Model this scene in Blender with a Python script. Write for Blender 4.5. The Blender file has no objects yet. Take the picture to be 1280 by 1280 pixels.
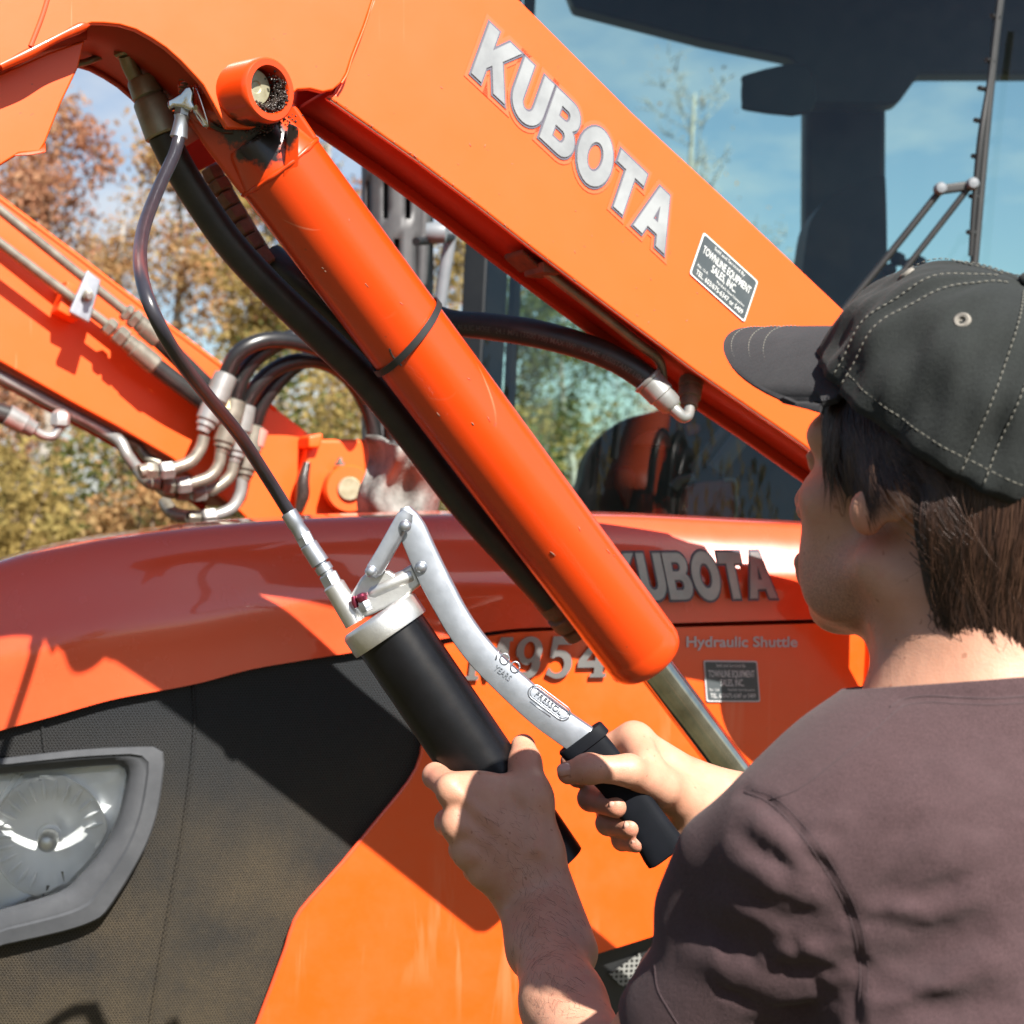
import bpy, bmesh, math, random
import numpy as np
from mathutils import Vector, Matrix, Quaternion
from math import radians, sin, cos, pi, sqrt, atan2

# ------------------------------------------------------------------ camera, sky, sun, exposure
SC = bpy.context.scene
COL = SC.collection
F = 2000.0            # focal length in pixels of a 1280 px wide picture
CAMZ = 1.6
cam = bpy.data.cameras.new('camera')
cam.sensor_width = 36.0
cam.lens = 36.0 * F / 1280.0
cam.clip_start = 0.05
cam.clip_end = 2000
cam.dof.use_dof = True
cam.dof.focus_distance = 1.30
cam.dof.aperture_fstop = 11.0
camo = bpy.data.objects.new('camera', cam)
COL.objects.link(camo)
camo.location = (0, 0, CAMZ)
camo.rotation_euler = (pi / 2, 0, 0)
SC.camera = camo

SUN_D = Vector((-0.60, 1.0, -1.16)).normalized()      # direction the light travels
SUN_S = -SUN_D
sun_el = math.asin(SUN_S.z)
sun_az = atan2(SUN_S.x, SUN_S.y)                      # clockwise from +Y
world = bpy.data.worlds.new('World')
SC.world = world
world.use_nodes = True
wn, wl = world.node_tree.nodes, world.node_tree.links
wn.clear()
w_out = wn.new('ShaderNodeOutputWorld')
w_bg = wn.new('ShaderNodeBackground')
w_sky = wn.new('ShaderNodeTexSky')
w_sky.sky_type = 'NISHITA'
w_sky.sun_disc = False
w_sky.sun_elevation = sun_el
w_sky.sun_rotation = sun_az
w_sky.air_density = 1.0
w_sky.dust_density = 0.9
w_sky.ozone_density = 1.5
w_bg.inputs['Strength'].default_value = 0.05
# fair-weather clouds all round the sky
w_tc = wn.new('ShaderNodeTexCoord')
w_map = wn.new('ShaderNodeMapping')
w_map.inputs['Scale'].default_value = (1.0, 1.0, 2.6)
w_map.inputs['Location'].default_value = (0.3, 0.1, 0.0)
w_no = wn.new('ShaderNodeTexNoise')
w_no.inputs['Scale'].default_value = 4.6
w_no.inputs['Detail'].default_value = 7
w_no.inputs['Roughness'].default_value = 0.55
w_ra = wn.new('ShaderNodeValToRGB')
w_ra.color_ramp.elements[0].position = 0.46
w_ra.color_ramp.elements[1].position = 0.60
w_mx = wn.new('ShaderNodeMix')
w_mx.data_type = 'RGBA'
w_mx.inputs[7].default_value = (5.6, 5.8, 6.1, 1)
wl.new(w_tc.outputs['Generated'], w_map.inputs['Vector'])
wl.new(w_map.outputs['Vector'], w_no.inputs['Vector'])
wl.new(w_no.outputs['Fac'], w_ra.inputs['Fac'])
w_mul = wn.new('ShaderNodeMath'); w_mul.operation = 'MULTIPLY'; w_mul.inputs[1].default_value = 0.75
# heaped low in the sky, thin overhead
w_sep = wn.new('ShaderNodeSeparateXYZ'); wl.new(w_tc.outputs['Generated'], w_sep.inputs[0])
w_lo = wn.new('ShaderNodeMapRange'); w_lo.inputs['From Min'].default_value = 0.45; w_lo.inputs['From Max'].default_value = 0.18
w_lo.inputs['To Min'].default_value = 0.0; w_lo.inputs['To Max'].default_value = 1.0
wl.new(w_sep.outputs[2], w_lo.inputs['Value'])
w_mu2 = wn.new('ShaderNodeMath'); w_mu2.operation = 'MULTIPLY'
wl.new(w_ra.outputs['Color'], w_mul.inputs[0])
wl.new(w_mul.outputs[0], w_mu2.inputs[0]); wl.new(w_lo.outputs[0], w_mu2.inputs[1])
wl.new(w_mu2.outputs[0], w_mx.inputs[0])
wl.new(w_sky.outputs['Color'], w_mx.inputs[6])
wl.new(w_mx.outputs[2], w_bg.inputs['Color'])
wl.new(w_bg.outputs['Background'], w_out.inputs['Surface'])

sun = bpy.data.lights.new('sun', 'SUN')
sun.energy = 5.0
sun.angle = radians(0.5)
sun.color = (1.0, 0.95, 0.87)
suno = bpy.data.objects.new('sun', sun)
COL.objects.link(suno)
suno.rotation_euler = SUN_D.to_track_quat('-Z', 'Y').to_euler()
suno.location = (3, -8, 10)

SC.view_settings.view_transform = 'Standard'
SC.view_settings.look = 'None'
SC.view_settings.gamma = 1.0
SC.view_settings.use_curve_mapping = False
SC.view_settings.exposure = 1.5
SC.cycles.max_bounces = 8
SC.cycles.transparent_max_bounces = 12
SC.cycles.caustics_reflective = False
SC.cycles.caustics_refractive = False

random.seed(4)
RNG = np.random.default_rng(7)

# ------------------------------------------------------------------ geometry helpers
C0 = Vector((0, 0, CAMZ))


def P(u, v, D):
    """the point D metres in front of the camera on the sight line (u, v)"""
    return Vector(((u - 640) / F * D, D, CAMZ - (v - 640) / F * D))


def px(r, D):
    return r * D / F


YAW = radians(12)
T = Vector((cos(YAW), sin(YAW), 0))        # towards the rear of the tractor
N = Vector((sin(YAW), -cos(YAW), 0))       # out of its near side
Z = Vector((0, 0, 1))


class Pl:
    def __init__(s, o, n, t):
        s.o, s.n, s.t = o.copy(), n.normalized(), t.normalized()

    def at(s, u, v, off=0.0):
        r = P(u, v, 1.0) - C0
        t = (s.o + s.n * off - C0).dot(s.n) / r.dot(s.n)
        return C0 + r * t


def tag(o, label=None, cat=None, group=None, kind=None):
    if label: o['label'] = label
    if cat: o['category'] = cat
    if group: o['group'] = group
    if kind: o['kind'] = kind
    return o


def obj(name, verts, faces, mat, parent=None, smooth=True, angle=None, uv=None):
    me = bpy.data.meshes.new(name)
    me.from_pydata([tuple(v) for v in verts], [], [tuple(f) for f in faces])
    return finish(name, me, mat, parent, smooth, angle, uv)


def finish(name, me, mat, parent, smooth=True, angle=None, uv=None):
    me.update()
    if smooth:
        me.polygons.foreach_set('use_smooth', [True] * len(me.polygons))
        if angle is not None:
            me.set_sharp_from_angle(angle=radians(angle))
    if uv is not None:
        lay = me.uv_layers.new(name='UVMap')
        idx = np.zeros(len(me.loops), dtype=np.int32)
        me.loops.foreach_get('vertex_index', idx)
        lay.data.foreach_set('uv', np.asarray(uv, dtype=np.float32)[idx].ravel())
    if mat is not None:
        me.materials.append(mat)
    o = bpy.data.objects.new(name, me)
    COL.objects.link(o)
    if parent is not None:
        o.parent = parent
        o.matrix_parent_inverse = Matrix.Translation(-WL.get(parent.name, Vector((0, 0, 0))))
    return o


WL = {}       # world location of each parent empty (mesh parents stay at the origin)


def thing(name, loc, label, cat, group=None):
    o = bpy.data.objects.new(name, None)
    o.empty_display_size = 0.05
    o.location = loc
    COL.objects.link(o)
    WL[o.name] = Vector(loc)
    tag(o, label, cat, group)
    return o


def part_empty(name, parent):
    """an Empty that gathers sub-parts; sits at the world origin"""
    o = bpy.data.objects.new(name, None)
    o.empty_display_size = 0.05
    COL.objects.link(o)
    o.parent = parent
    o.matrix_parent_inverse = Matrix.Translation(-WL.get(parent.name, Vector((0, 0, 0))))
    return o


def bevel(o, w=0.003, seg=2, ang=35):
    m = o.modifiers.new('bevel', 'BEVEL')
    m.width = w; m.segments = seg; m.limit_method = 'ANGLE'; m.angle_limit = radians(ang)
    m.harden_normals = False
    wn_ = o.modifiers.new('wn', 'WEIGHTED_NORMAL'); wn_.keep_sharp = False
    return o


def plate(name, pts, depth, mat, parent=None, bev=0.002, smooth=True):
    """pts: list of 3-D points of one flat outline; extruded by the vector depth"""
    n = len(pts)
    V = [Vector(p) for p in pts] + [Vector(p) + depth for p in pts]
    nrm = Vector((0, 0, 0))
    for i in range(n):
        a, b = V[i], V[(i + 1) % n]
        nrm += a.cross(b)
    flip = nrm.dot(depth) > 0
    top = list(range(n)); bot = list(range(n, 2 * n))
    f = []
    if flip:
        f.append(top[::-1]); f.append(bot)
        f += [(i, (i + 1) % n, n + (i + 1) % n, n + i) for i in range(n)]
    else:
        f.append(top); f.append(bot[::-1])
        f += [(i, n + i, n + (i + 1) % n, (i + 1) % n) for i in range(n)]
    o = obj(name, V, f, mat, parent, smooth, 30)
    if bev:
        bevel(o, bev)
    return o


def box(name, c, ax, ay, az, mat, parent=None, bev=0.002):
    """box from centre and three half-axis vectors"""
    pts = [c - ax - ay - az, c + ax - ay - az, c + ax + ay - az, c - ax + ay - az]
    return plate(name, pts, az * 2, mat, parent, bev)


def catmull(pts, n=8, closed=False):
    pts = [Vector(p) for p in pts]
    out = []
    m = len(pts)
    for i in range(m - 1):
        p0 = pts[i - 1] if i > 0 else pts[0] * 2 - pts[1]
        p1, p2 = pts[i], pts[i + 1]
        p3 = pts[i + 2] if i + 2 < m else pts[-1] * 2 - pts[-2]
        for k in range(n):
            t = k / n
            out.append(0.5 * ((2 * p1) + (-p0 + p2) * t + (2 * p0 - 5 * p1 + 4 * p2 - p3) * t * t + (-p0 + 3 * p1 - 3 * p2 + p3) * t ** 3))
    out.append(pts[-1])
    return out


def cat1(vals, n=8):
    return [v.x for v in catmull([Vector((x, 0, 0)) for x in vals], n)]


def frames(path):
    fr = []
    t0 = (path[1] - path[0]).normalized()
    up = Vector((0, 0, 1)) if abs(t0.z) < 0.9 else Vector((1, 0, 0))
    x = t0.cross(up).normalized(); y = x.cross(t0).normalized()
    prev = t0
    for i in range(len(path)):
        a = path[max(0, i - 1)]; b = path[min(len(path) - 1, i + 1)]
        t = (b - a).normalized()
        q = prev.rotation_difference(t)
        x = q @ x; y = q @ y
        prev = t
        fr.append((x.copy(), y.copy(), t))
    return fr


def tube_geo(path, rad, seg=16, caps=True):
    fr = frames(path)
    V, Fc = [], []
    for p, r, (x, y, t) in zip(path, rad, fr):
        for k in range(seg):
            a = 2 * pi * k / seg
            V.append(p + (x * cos(a) + y * sin(a)) * r)
    for i in range(len(path) - 1):
        for k in range(seg):
            a = i * seg + k; b = i * seg + (k + 1) % seg
            Fc.append((a, b, b + seg, a + seg))
    if caps:
        Fc.append(tuple(range(seg))[::-1])
        Fc.append(tuple(range((len(path) - 1) * seg, len(path) * seg)))
    return V, Fc


def tube(name, pts, r, mat, parent=None, seg=16, n=8, caps=True, spline=True):
    path = catmull(pts, n) if spline and len(pts) > 2 else [Vector(p) for p in pts]
    if hasattr(r, '__len__'):
        rad = cat1(r, n) if spline and len(pts) > 2 else list(r)
    else:
        rad = [r] * len(path)
    V, Fc = tube_geo(path, rad, seg, caps)
    return obj(name, V, Fc, mat, parent, True, 50)


def lathe_geo(p0, axis, prof, seg=32, phase=0.0, ref=None):
    axis = axis.normalized()
    up = ref if ref is not None else (Vector((0, 0, 1)) if abs(axis.z) < 0.9 else Vector((1, 0, 0)))
    x = axis.cross(up).normalized(); y = axis.cross(x).normalized()
    V, Fc = [], []
    for t, r in prof:
        for k in range(seg):
            a = 2 * pi * k / seg + phase
            V.append(p0 + axis * t + (x * cos(a) + y * sin(a)) * max(r, 1e-5))
    m = len(prof)
    for i in range(m - 1):
        for k in range(seg):
            a = i * seg + k; b = i * seg + (k + 1) % seg
            Fc.append((b, a, a + seg, b + seg))
    Fc.append(tuple(range(seg)))
    Fc.append(tuple(range((m - 1) * seg, m * seg))[::-1])
    return V, Fc


def lathe(name, p0, axis, prof, mat, parent=None, seg=32, angle=40, phase=0.0, ref=None):
    V, Fc = lathe_geo(p0, axis, prof, seg, phase, ref)
    return obj(name, V, Fc, mat, parent, True, angle)


def join_geo(*gs):
    V, Fc = [], []
    for v, f in gs:
        o = len(V)
        V += list(v)
        Fc += [tuple(i + o for i in q) for q in f]
    return V, Fc


def nut_geo(p0, axis, L, r, phase=0.0):
    c = r * 0.12
    return lathe_geo(p0, axis, [(0, r * 0.86), (c, r), (L - c, r), (L, r * 0.86)], 6, phase)


def grid_poly(poly, step):
    """fill a (concave) 2-D outline and cut it along a square grid"""
    bm = bmesh.new()
    vs = [bm.verts.new((p[0], p[1], 0)) for p in poly]
    bm.faces.new(vs)
    bmesh.ops.triangulate(bm, faces=bm.faces[:])
    xs = [p[0] for p in poly]; ys = [p[1] for p in poly]
    for ax, lo, hi in ((0, min(xs), max(xs)), (1, min(ys), max(ys))):
        k = math.floor(lo / step) + 1
        while k * step < hi:
            co = [0, 0, 0]; no = [0, 0, 0]
            co[ax] = k * step + 0.013; no[ax] = 1
            bmesh.ops.bisect_plane(bm, geom=bm.verts[:] + bm.edges[:] + bm.faces[:], dist=1e-4, plane_co=co, plane_no=no)
            k += 1
    bmesh.ops.remove_doubles(bm, verts=bm.verts[:], dist=1e-3)
    bm.verts.index_update()
    V = [(v.co.x, v.co.y) for v in bm.verts]
    Fc = [tuple(v.index for v in f.verts) for f in bm.faces]
    bm.free()
    return V, Fc


def smooth_poly(pts, n=6):
    """closed Catmull-Rom outline in 2-D"""
    m = len(pts)
    out = []
    for i in range(m):
        p0, p1, p2, p3 = [Vector((*pts[(i + k) % m], 0)) for k in (-1, 0, 1, 2)]
        for k in range(n):
            t = k / n
            q = 0.5 * ((2 * p1) + (-p0 + p2) * t + (2 * p0 - 5 * p1 + 4 * p2 - p3) * t * t + (-p0 + 3 * p1 - 3 * p2 + p3) * t ** 3)
            out.append((q.x, q.y))
    return out


def curve2d(pts, n=6):
    return [(q.x, q.y) for q in catmull([Vector((*p, 0)) for p in pts], n)]


def orient(V, Fc, toward=C0):
    """flip faces so that they look towards the point"""
    out = []
    for f in Fc:
        a, b, c = V[f[0]], V[f[1]], V[f[2]]
        n = (b - a).cross(c - a)
        out.append(f if n.dot(toward - a) >= 0 else f[::-1])
    return out


def inside(p, poly):
    x, y = p; r = False
    for i in range(len(poly)):
        (x1, y1), (x2, y2) = poly[i - 1], poly[i]
        if (y1 > y) != (y2 > y) and x < (x2 - x1) * (y - y1) / (y2 - y1) + x1: r = not r
    return r


def patch(name, poly, fn, step, mat, parent=None, thick=0.0, uvf=None, hole=None):
    V2, Fc = grid_poly(poly, step)
    if hole:
        Fc = [f for f in Fc if not inside((sum(V2[i][0] for i in f) / len(f), sum(V2[i][1] for i in f) / len(f)), hole)]
    V = [fn(u, v) for u, v in V2]
    Fc = orient(V, Fc)
    uv = [uvf(p) for p in V] if uvf else None
    if thick:
        # walls and a back, pushed straight into the tractor
        n0 = len(V)
        cnt = {}
        for f in Fc:
            for i in range(len(f)):
                e = (f[i], f[(i + 1) % len(f)])
                cnt[e] = 1
        rim = [e for e in cnt if (e[1], e[0]) not in cnt]
        wv = {}
        for a, b_ in rim:
            for q in (a, b_):
                if q not in wv:
                    wv[q] = len(V); V.append(V[q] - N * (thick * 0.12)); V.append(V[q] - N * thick)
                    if uv is not None: uv += [uv[q], uv[q]]
        Fc = list(Fc)
        for a, b_ in rim:
            Fc.append((b_, a, wv[a], wv[b_])); Fc.append((wv[b_], wv[a], wv[a] + 1, wv[b_] + 1))
    return obj(name, V, Fc, mat, parent, True, 40 if thick else None, uv)


# ------------------------------------------------------------------ flat lettering
def fill2d(splines, extrude=0.0, bev=0.0, offset=0.0):
    cu = bpy.data.curves.new('c', 'CURVE')
    cu.dimensions = '2D'; cu.fill_mode = 'BOTH'
    cu.extrude = extrude; cu.bevel_depth = bev; cu.bevel_resolution = 1; cu.offset = offset
    for s in splines:
        sp = cu.splines.new('POLY')
        sp.points.add(len(s) - 1)
        for p, q in zip(sp.points, s):
            p.co = (q[0], q[1], 0, 1)
        sp.use_cyclic_u = True
    return cu_mesh(cu)


def cu_mesh(cu):
    o = bpy.data.objects.new('c', cu)
    COL.objects.link(o)
    dg = bpy.context.evaluated_depsgraph_get()
    dg.update()
    me = o.evaluated_get(dg).to_mesh()
    V = [v.co.copy() for v in me.vertices]
    Fc = [tuple(p.vertices) for p in me.polygons]
    o.evaluated_get(dg).to_mesh_clear()
    bpy.data.objects.remove(o)
    bpy.data.curves.remove(cu)
    return V, Fc


def text2d(s, offset=0.0, extrude=0.0, shear=0.0, space=1.0):
    cu = bpy.data.curves.new('t', 'FONT')
    cu.body = s
    cu.size = 1.0
    cu.offset = offset
    cu.extrude = extrude
    cu.shear = shear
    cu.space_character = space
    cu.resolution_u = 3
    V, Fc = cu_mesh(cu)
    return V, Fc


def arc(cx, cy, rx, ry, a0, a1, n=10):
    return [(cx + rx * cos(radians(a0 + (a1 - a0) * i / n)), cy + ry * sin(radians(a0 + (a1 - a0) * i / n))) for i in range(n + 1)]


GLY = {
    'K': (0.92, [[(0, 0), (.27, 0), (.27, .28), (.37, .40), (.60, 0), (.92, 0), (.56, .60), (.90, 1), (.57, 1), (.27, .63), (.27, 1), (0, 1)]]),
    'U': (0.84, [[(0, 1), (0, .36)] + arc(.42, .36, .42, .37, 180, 360, 14)[1:] + [(.84, 1), (.57, 1), (.57, .36)] + arc(.42, .36, .15, .15, 360, 180, 8)[1:] + [(.27, 1)]]),
    'B': (0.84, [[(0, 0), (.50, 0)] + arc(.53, .29, .31, .29, -90, 62, 9) + arc(.50, .74, .29, .26, -28, 90, 9) + [(0, 1)],
                 [(.26, .20)] + [(.26, .42), (.46, .42)] + arc(.46, .31, .10, .11, 90, -90, 6) ,
                 [(.26, .60), (.26, .80), (.44, .80)] + arc(.44, .70, .09, .10, 90, -90, 6)]),
    'O': (0.94, [arc(.47, .5, .47, .53, 0, 360, 28)[:-1], arc(.47, .5, .20, .27, 360, 0, 22)[:-1]]),
    'T': (0.80, [[(.265, 0), (.535, 0), (.535, .76), (.80, .76), (.80, 1), (0, 1), (0, .76), (.265, .76)]]),
    'A': (0.96, [[(0, 0), (.27, 0), (.335, .20), (.625, .20), (.69, 0), (.96, 0), (.63, 1), (.33, 1)], [(.41, .40), (.48, .70), (.55, .40)]]),
    # slab-serif figures of the model badge
    'M': (1.15, [[(0, 0), (.36, 0), (.36, .10), (.27, .10), (.27, .72), (.53, 0), (.62, 0), (.88, .72), (.88, .10), (.79, .10), (.79, 0), (1.17, 0), (1.17, .10), (1.09, .10), (1.09, .90), (1.17, .90), (1.17, 1), (.85, 1), (.60, .32), (.35, 1), (0, 1), (0, .90), (.09, .90), (.09, .10), (0, .10)]]),
    '9': (0.72, [arc(.35, .67, .35, .34, 205, -20, 18) + [(.66, .42)] + arc(.30, .36, .38, .37, 10, -85, 8) + [(.06, .03), (.04, .20), (.18, .17)] + arc(.28, .34, .17, .20, -60, 20, 5) + arc(.33, .64, .28, .31, 290, 205, 6)[1:],
                 arc(.35, .68, .15, .21, 360, 0, 16)[:-1]]),
    '5': (0.70, [[(.10, 1), (.66, 1), (.62, .80), (.25, .80), (.22, .66)] + arc(.32, .33, .36, .34, 95, -120, 16) + [(.0, .10), (.06, .26)] + arc(.28, .32, .19, .20, -130, 130, 12) + [(.06, .50)]]),
    '4': (0.78, [[(.36, 0), (.80, 0), (.80, .09), (.70, .09), (.70, .24), (.82, .24), (.82, .40), (.70, .40), (.70, 1), (.46, 1), (.0, .40), (.0, .24), (.46, .24), (.46, .09), (.36, .09)], [(.46, .40), (.22, .40), (.46, .72)]]),
    '0': (0.72, [arc(.36, .5, .36, .52, 0, 360, 24)[:-1], arc(.36, .5, .14, .34, 360, 0, 20)[:-1]]),
}


def place2d(V, o, ex, ey, ez):
    return [o + ex * p.x + ey * p.y + ez * p.z for p in V]
# ------------------------------------------------------------------ materials
MATS = {}


def nt(name):
    m = bpy.data.materials.new(name)
    m.use_nodes = True
    MATS[name] = m
    t = m.node_tree
    b = t.nodes['Principled BSDF']
    return m, t, b


def rgba(c):
    return (c[0], c[1], c[2], 1.0)


def noise(t, scale, detail=4, rough=0.55, vec=None, dist=0.0, coord='Object'):
    n = t.nodes.new('ShaderNodeTexNoise')
    n.inputs['Scale'].default_value = scale
    n.inputs['Detail'].default_value = detail
    n.inputs['Roughness'].default_value = rough
    n.inputs['Distortion'].default_value = dist
    if vec is None:
        tc = t.nodes.new('ShaderNodeTexCoord')
        vec = tc.outputs[coord]
    t.links.new(vec, n.inputs['Vector'])
    return n.outputs['Fac']


def ramp(t, fac, stops):
    r = t.nodes.new('ShaderNodeValToRGB')
    e = r.color_ramp.elements
    while len(e) < len(stops):
        e.new(0.5)
    for el, (p, c) in zip(e, stops):
        el.position = p
        el.color = rgba(c) if hasattr(c, '__len__') else (c, c, c, 1)
    t.links.new(fac, r.inputs['Fac'])
    return r.outputs['Color']


def mixc(t, fac, a, b, mode='MIX'):
    m = t.nodes.new('ShaderNodeMix')
    m.data_type = 'RGBA'; m.blend_type = mode
    for sock, val in ((m.inputs[0], fac), (m.inputs[6], a), (m.inputs[7], b)):
        if hasattr(val, 'links'):
            t.links.new(val, sock)
        elif hasattr(val, '__len__'):
            sock.default_value = rgba(val)
        else:
            sock.default_value = val
    return m.outputs[2]


def mth(t, op, a, b=None, clamp=False):
    m = t.nodes.new('ShaderNodeMath')
    m.operation = op; m.use_clamp = clamp
    for sock, val in ((m.inputs[0], a), (m.inputs[1], b)):
        if val is None: continue
        if hasattr(val, 'links'):
            t.links.new(val, sock)
        else:
            sock.default_value = val
    return m.outputs[0]


def bump(t, b, h, strength=0.2, dist=0.001):
    n = t.nodes.new('ShaderNodeBump')
    n.inputs['Strength'].default_value = strength
    n.inputs['Distance'].default_value = dist
    t.links.new(h, n.inputs['Height'])
    prev = b.inputs['Normal']
    if prev.links:
        t.links.new(prev.links[0].from_socket, n.inputs['Normal'])
    t.links.new(n.outputs['Normal'], b.inputs['Normal'])


def simple(name, c, rough=0.5, metal=0.0, c2=None, ns=20, coat=0.0, bs=0.0, bscale=200, bdist=0.0005, spec=0.5, rvar=0.0):
    m, t, b = nt(name)
    b.inputs['Base Color'].default_value = rgba(c)
    b.inputs['Roughness'].default_value = rough
    b.inputs['Metallic'].default_value = metal
    b.inputs['Specular IOR Level'].default_value = spec
    b.inputs['Coat Weight'].default_value = coat
    b.inputs['Coat Roughness'].default_value = 0.06
    if c2 is not None:
        f = noise(t, ns, 6, 0.6)
        t.links.new(ramp(t, f, [(0.35, c), (0.7, c2)]), b.inputs['Base Color'])
    if rvar:
        f = noise(t, ns * 1.7, 4)
        r = t.nodes.new('ShaderNodeMapRange')
        r.inputs['To Min'].default_value = rough - rvar
        r.inputs['To Max'].default_value = rough + rvar
        t.links.new(f, r.inputs['Value'])
        t.links.new(r.outputs[0], b.inputs['Roughness'])
    if bs:
        bump(t, b, noise(t, bscale, 3), bs, bdist)
    return m


ORANGE = (0.84, 0.088, 0.006)


def paint(name, base=ORANGE, rough=0.33, coat=0.5, dirt=0.25, dust=0.0, fade=0.0, coatr=0.05, stains=(), drips=0.0):
    m, t, b = nt(name)
    c = mixc(t, noise(t, 3.0, 3), base, (base[0] * 0.93, base[1] * 0.88, base[2] * 0.9))
    # sparse scratches and specks of dirt
    sp = ramp(t, noise(t, 140, 2, 0.5), [(0.705, 0.0), (0.745, 1.0)])
    msk = ramp(t, noise(t, 9, 3, 0.6), [(0.50, 0.0), (0.68, 1.0)])
    c = mixc(t, mth(t, 'MULTIPLY', mth(t, 'MULTIPLY', sp, msk), dirt), c, (0.10, 0.035, 0.02))
    # hairline scratches
    tc = t.nodes.new('ShaderNodeTexCoord')
    mp = t.nodes.new('ShaderNodeMapping')
    mp.inputs['Rotation'].default_value = (0.3, 0.5, 0.9)
    mp.inputs['Scale'].default_value = (9, 420, 9)
    t.links.new(tc.outputs['Object'], mp.inputs['Vector'])
    sc = ramp(t, noise(t, 1.0, 2, 0.5, mp.outputs[0]), [(0.715, 0.0), (0.75, 1.0)])
    ms2 = ramp(t, noise(t, 6, 2), [(0.52, 0.0), (0.66, 1.0)])
    c = mixc(t, mth(t, 'MULTIPLY', mth(t, 'MULTIPLY', sc, ms2), 0.30), c, (0.72, 0.30, 0.17))
    if dust:
        d = ramp(t, noise(t, 14, 6, 0.7), [(0.40, 0.0), (0.8, 1.0)])
        c = mixc(t, mth(t, 'MULTIPLY', d, dust), c, (0.66, 0.24, 0.13))
    if fade:
        d = ramp(t, noise(t, 1.6, 2, 0.5), [(0.30, 0.0), (0.75, 1.0)])
        c = mixc(t, mth(t, 'MULTIPLY', d, fade), c, (0.80, 0.20, 0.10))
    if drips:
        # pale runs left by rain on the panel
        tcd = t.nodes.new('ShaderNodeTexCoord'); mpd = t.nodes.new('ShaderNodeMapping')
        mpd.inputs['Scale'].default_value = (34, 34, 3.2)
        t.links.new(tcd.outputs['Object'], mpd.inputs['Vector'])
        dr = ramp(t, noise(t, 1.0, 3, 0.6, mpd.outputs[0], 0.4), [(0.54, 0.0), (0.66, 1.0)])
        dm = ramp(t, noise(t, 4.0, 2), [(0.46, 0.0), (0.62, 1.0)])
        c = mixc(t, mth(t, 'MULTIPLY', mth(t, 'MULTIPLY', dr, dm), drips), c, (0.80, 0.20, 0.09))
    for pt, rad in stains:
        # old grease worked out of the joint
        vm = t.nodes.new('ShaderNodeVectorMath'); vm.operation = 'DISTANCE'
        t.links.new(t.nodes.new('ShaderNodeTexCoord').outputs['Object'], vm.inputs[0])
        vm.inputs[1].default_value = tuple(pt)
        dn = mth(t, 'SUBTRACT', vm.outputs['Value'], mth(t, 'MULTIPLY', noise(t, 70, 5, 0.65), rad * 1.3))
        k_ = ramp(t, mth(t, 'DIVIDE', dn, rad), [(0.10, 1.0), (0.34, 0.0)])
        c = mixc(t, k_, c, (0.014, 0.010, 0.009))
    t.links.new(c, b.inputs['Base Color'])
    r = t.nodes.new('ShaderNodeMapRange')
    r.inputs['To Min'].default_value = rough - 0.07
    r.inputs['To Max'].default_value = rough + 0.10
    t.links.new(noise(t, 18, 5), r.inputs['Value'])
    t.links.new(r.outputs[0], b.inputs['Roughness'])
    b.inputs['Coat Weight'].default_value = coat
    b.inputs['Coat Roughness'].default_value = coatr
    bump(t, b, noise(t, 160, 2), 0.05, 0.0006)
    bump(t, b, noise(t, 7, 2), 0.05, 0.004)
    return m


M_arm = paint('loader_paint', rough=0.42, coat=0.15, dirt=0.5, coatr=0.2)
M_cyl = paint('cylinder_paint', base=(0.62, 0.048, 0.003), rough=0.30, coat=0.35, dirt=0.8, coatr=0.12, stains=[(P(318, 166, 1.505), 0.035), (P(290, 160, 1.51), 0.022), (P(352, 160, 1.505), 0.020)])
M_hood = paint('hood_paint', base=(0.82, 0.076, 0.020), rough=0.24, coat=0.9, dirt=0.15, dust=0.08, fade=0.08, coatr=0.03)
M_side = paint('side_panel_paint', base=(0.84, 0.088, 0.006), rough=0.30, coat=0.4, dirt=0.3, dust=0.12, coatr=0.1, drips=0.45)
M_far = paint('far_arm_paint', base=(0.84, 0.092, 0.006), rough=0.45, coat=0.1, dirt=0.15, coatr=0.2)
M_edge = simple('raw_plate_edge', (0.16, 0.055, 0.028), 0.8, 0, (0.07, 0.03, 0.02), 60, bs=0.4, bscale=180, bdist=0.001)
M_shade_grime = paint('shaded_grimy_inner_paint', base=(0.40, 0.028, 0.004), rough=0.55, coat=0.0, dirt=0.9)  # orange darkened to stand for shade inside the booms, plus grime specks

M_rubber = simple('hose_rubber', (0.010, 0.010, 0.011), 0.45, 0, (0.026, 0.025, 0.023), 30, bs=0.25, bscale=260, bdist=0.0005, rvar=0.1)
M_gunhose = simple('smooth_hose_rubber', (0.022, 0.021, 0.028), 0.30, 0, (0.03, 0.028, 0.035), 30, bs=0.1, bscale=150)
M_black = simple('black_plastic', (0.011, 0.012, 0.013), 0.5, 0, (0.022, 0.022, 0.022), 12, bs=0.15, bscale=300)
M_barrel = simple('black_enamel', (0.0025, 0.0025, 0.003), 0.33, 0, (0.004, 0.004, 0.005), 40, bs=0.06, bscale=420, bdist=0.0003, rvar=0.05, spec=0.28)
M_loop = simple('loop_hose_rubber', (0.009, 0.009, 0.010), 0.32, 0, (0.018, 0.018, 0.018), 30, bs=0.1, bscale=200)
M_grip = simple('grip_rubber', (0.003, 0.004, 0.006), 0.65, 0, (0.005, 0.006, 0.009), 40, bs=0.15, bscale=500, bdist=0.0003, spec=0.12)
M_zinc = simple('zinc_plate', (0.40, 0.425, 0.465), 0.42, 0.9, (0.33, 0.355, 0.39), 60, bs=0.12, bscale=300, bdist=0.0003, rvar=0.08)
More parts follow.
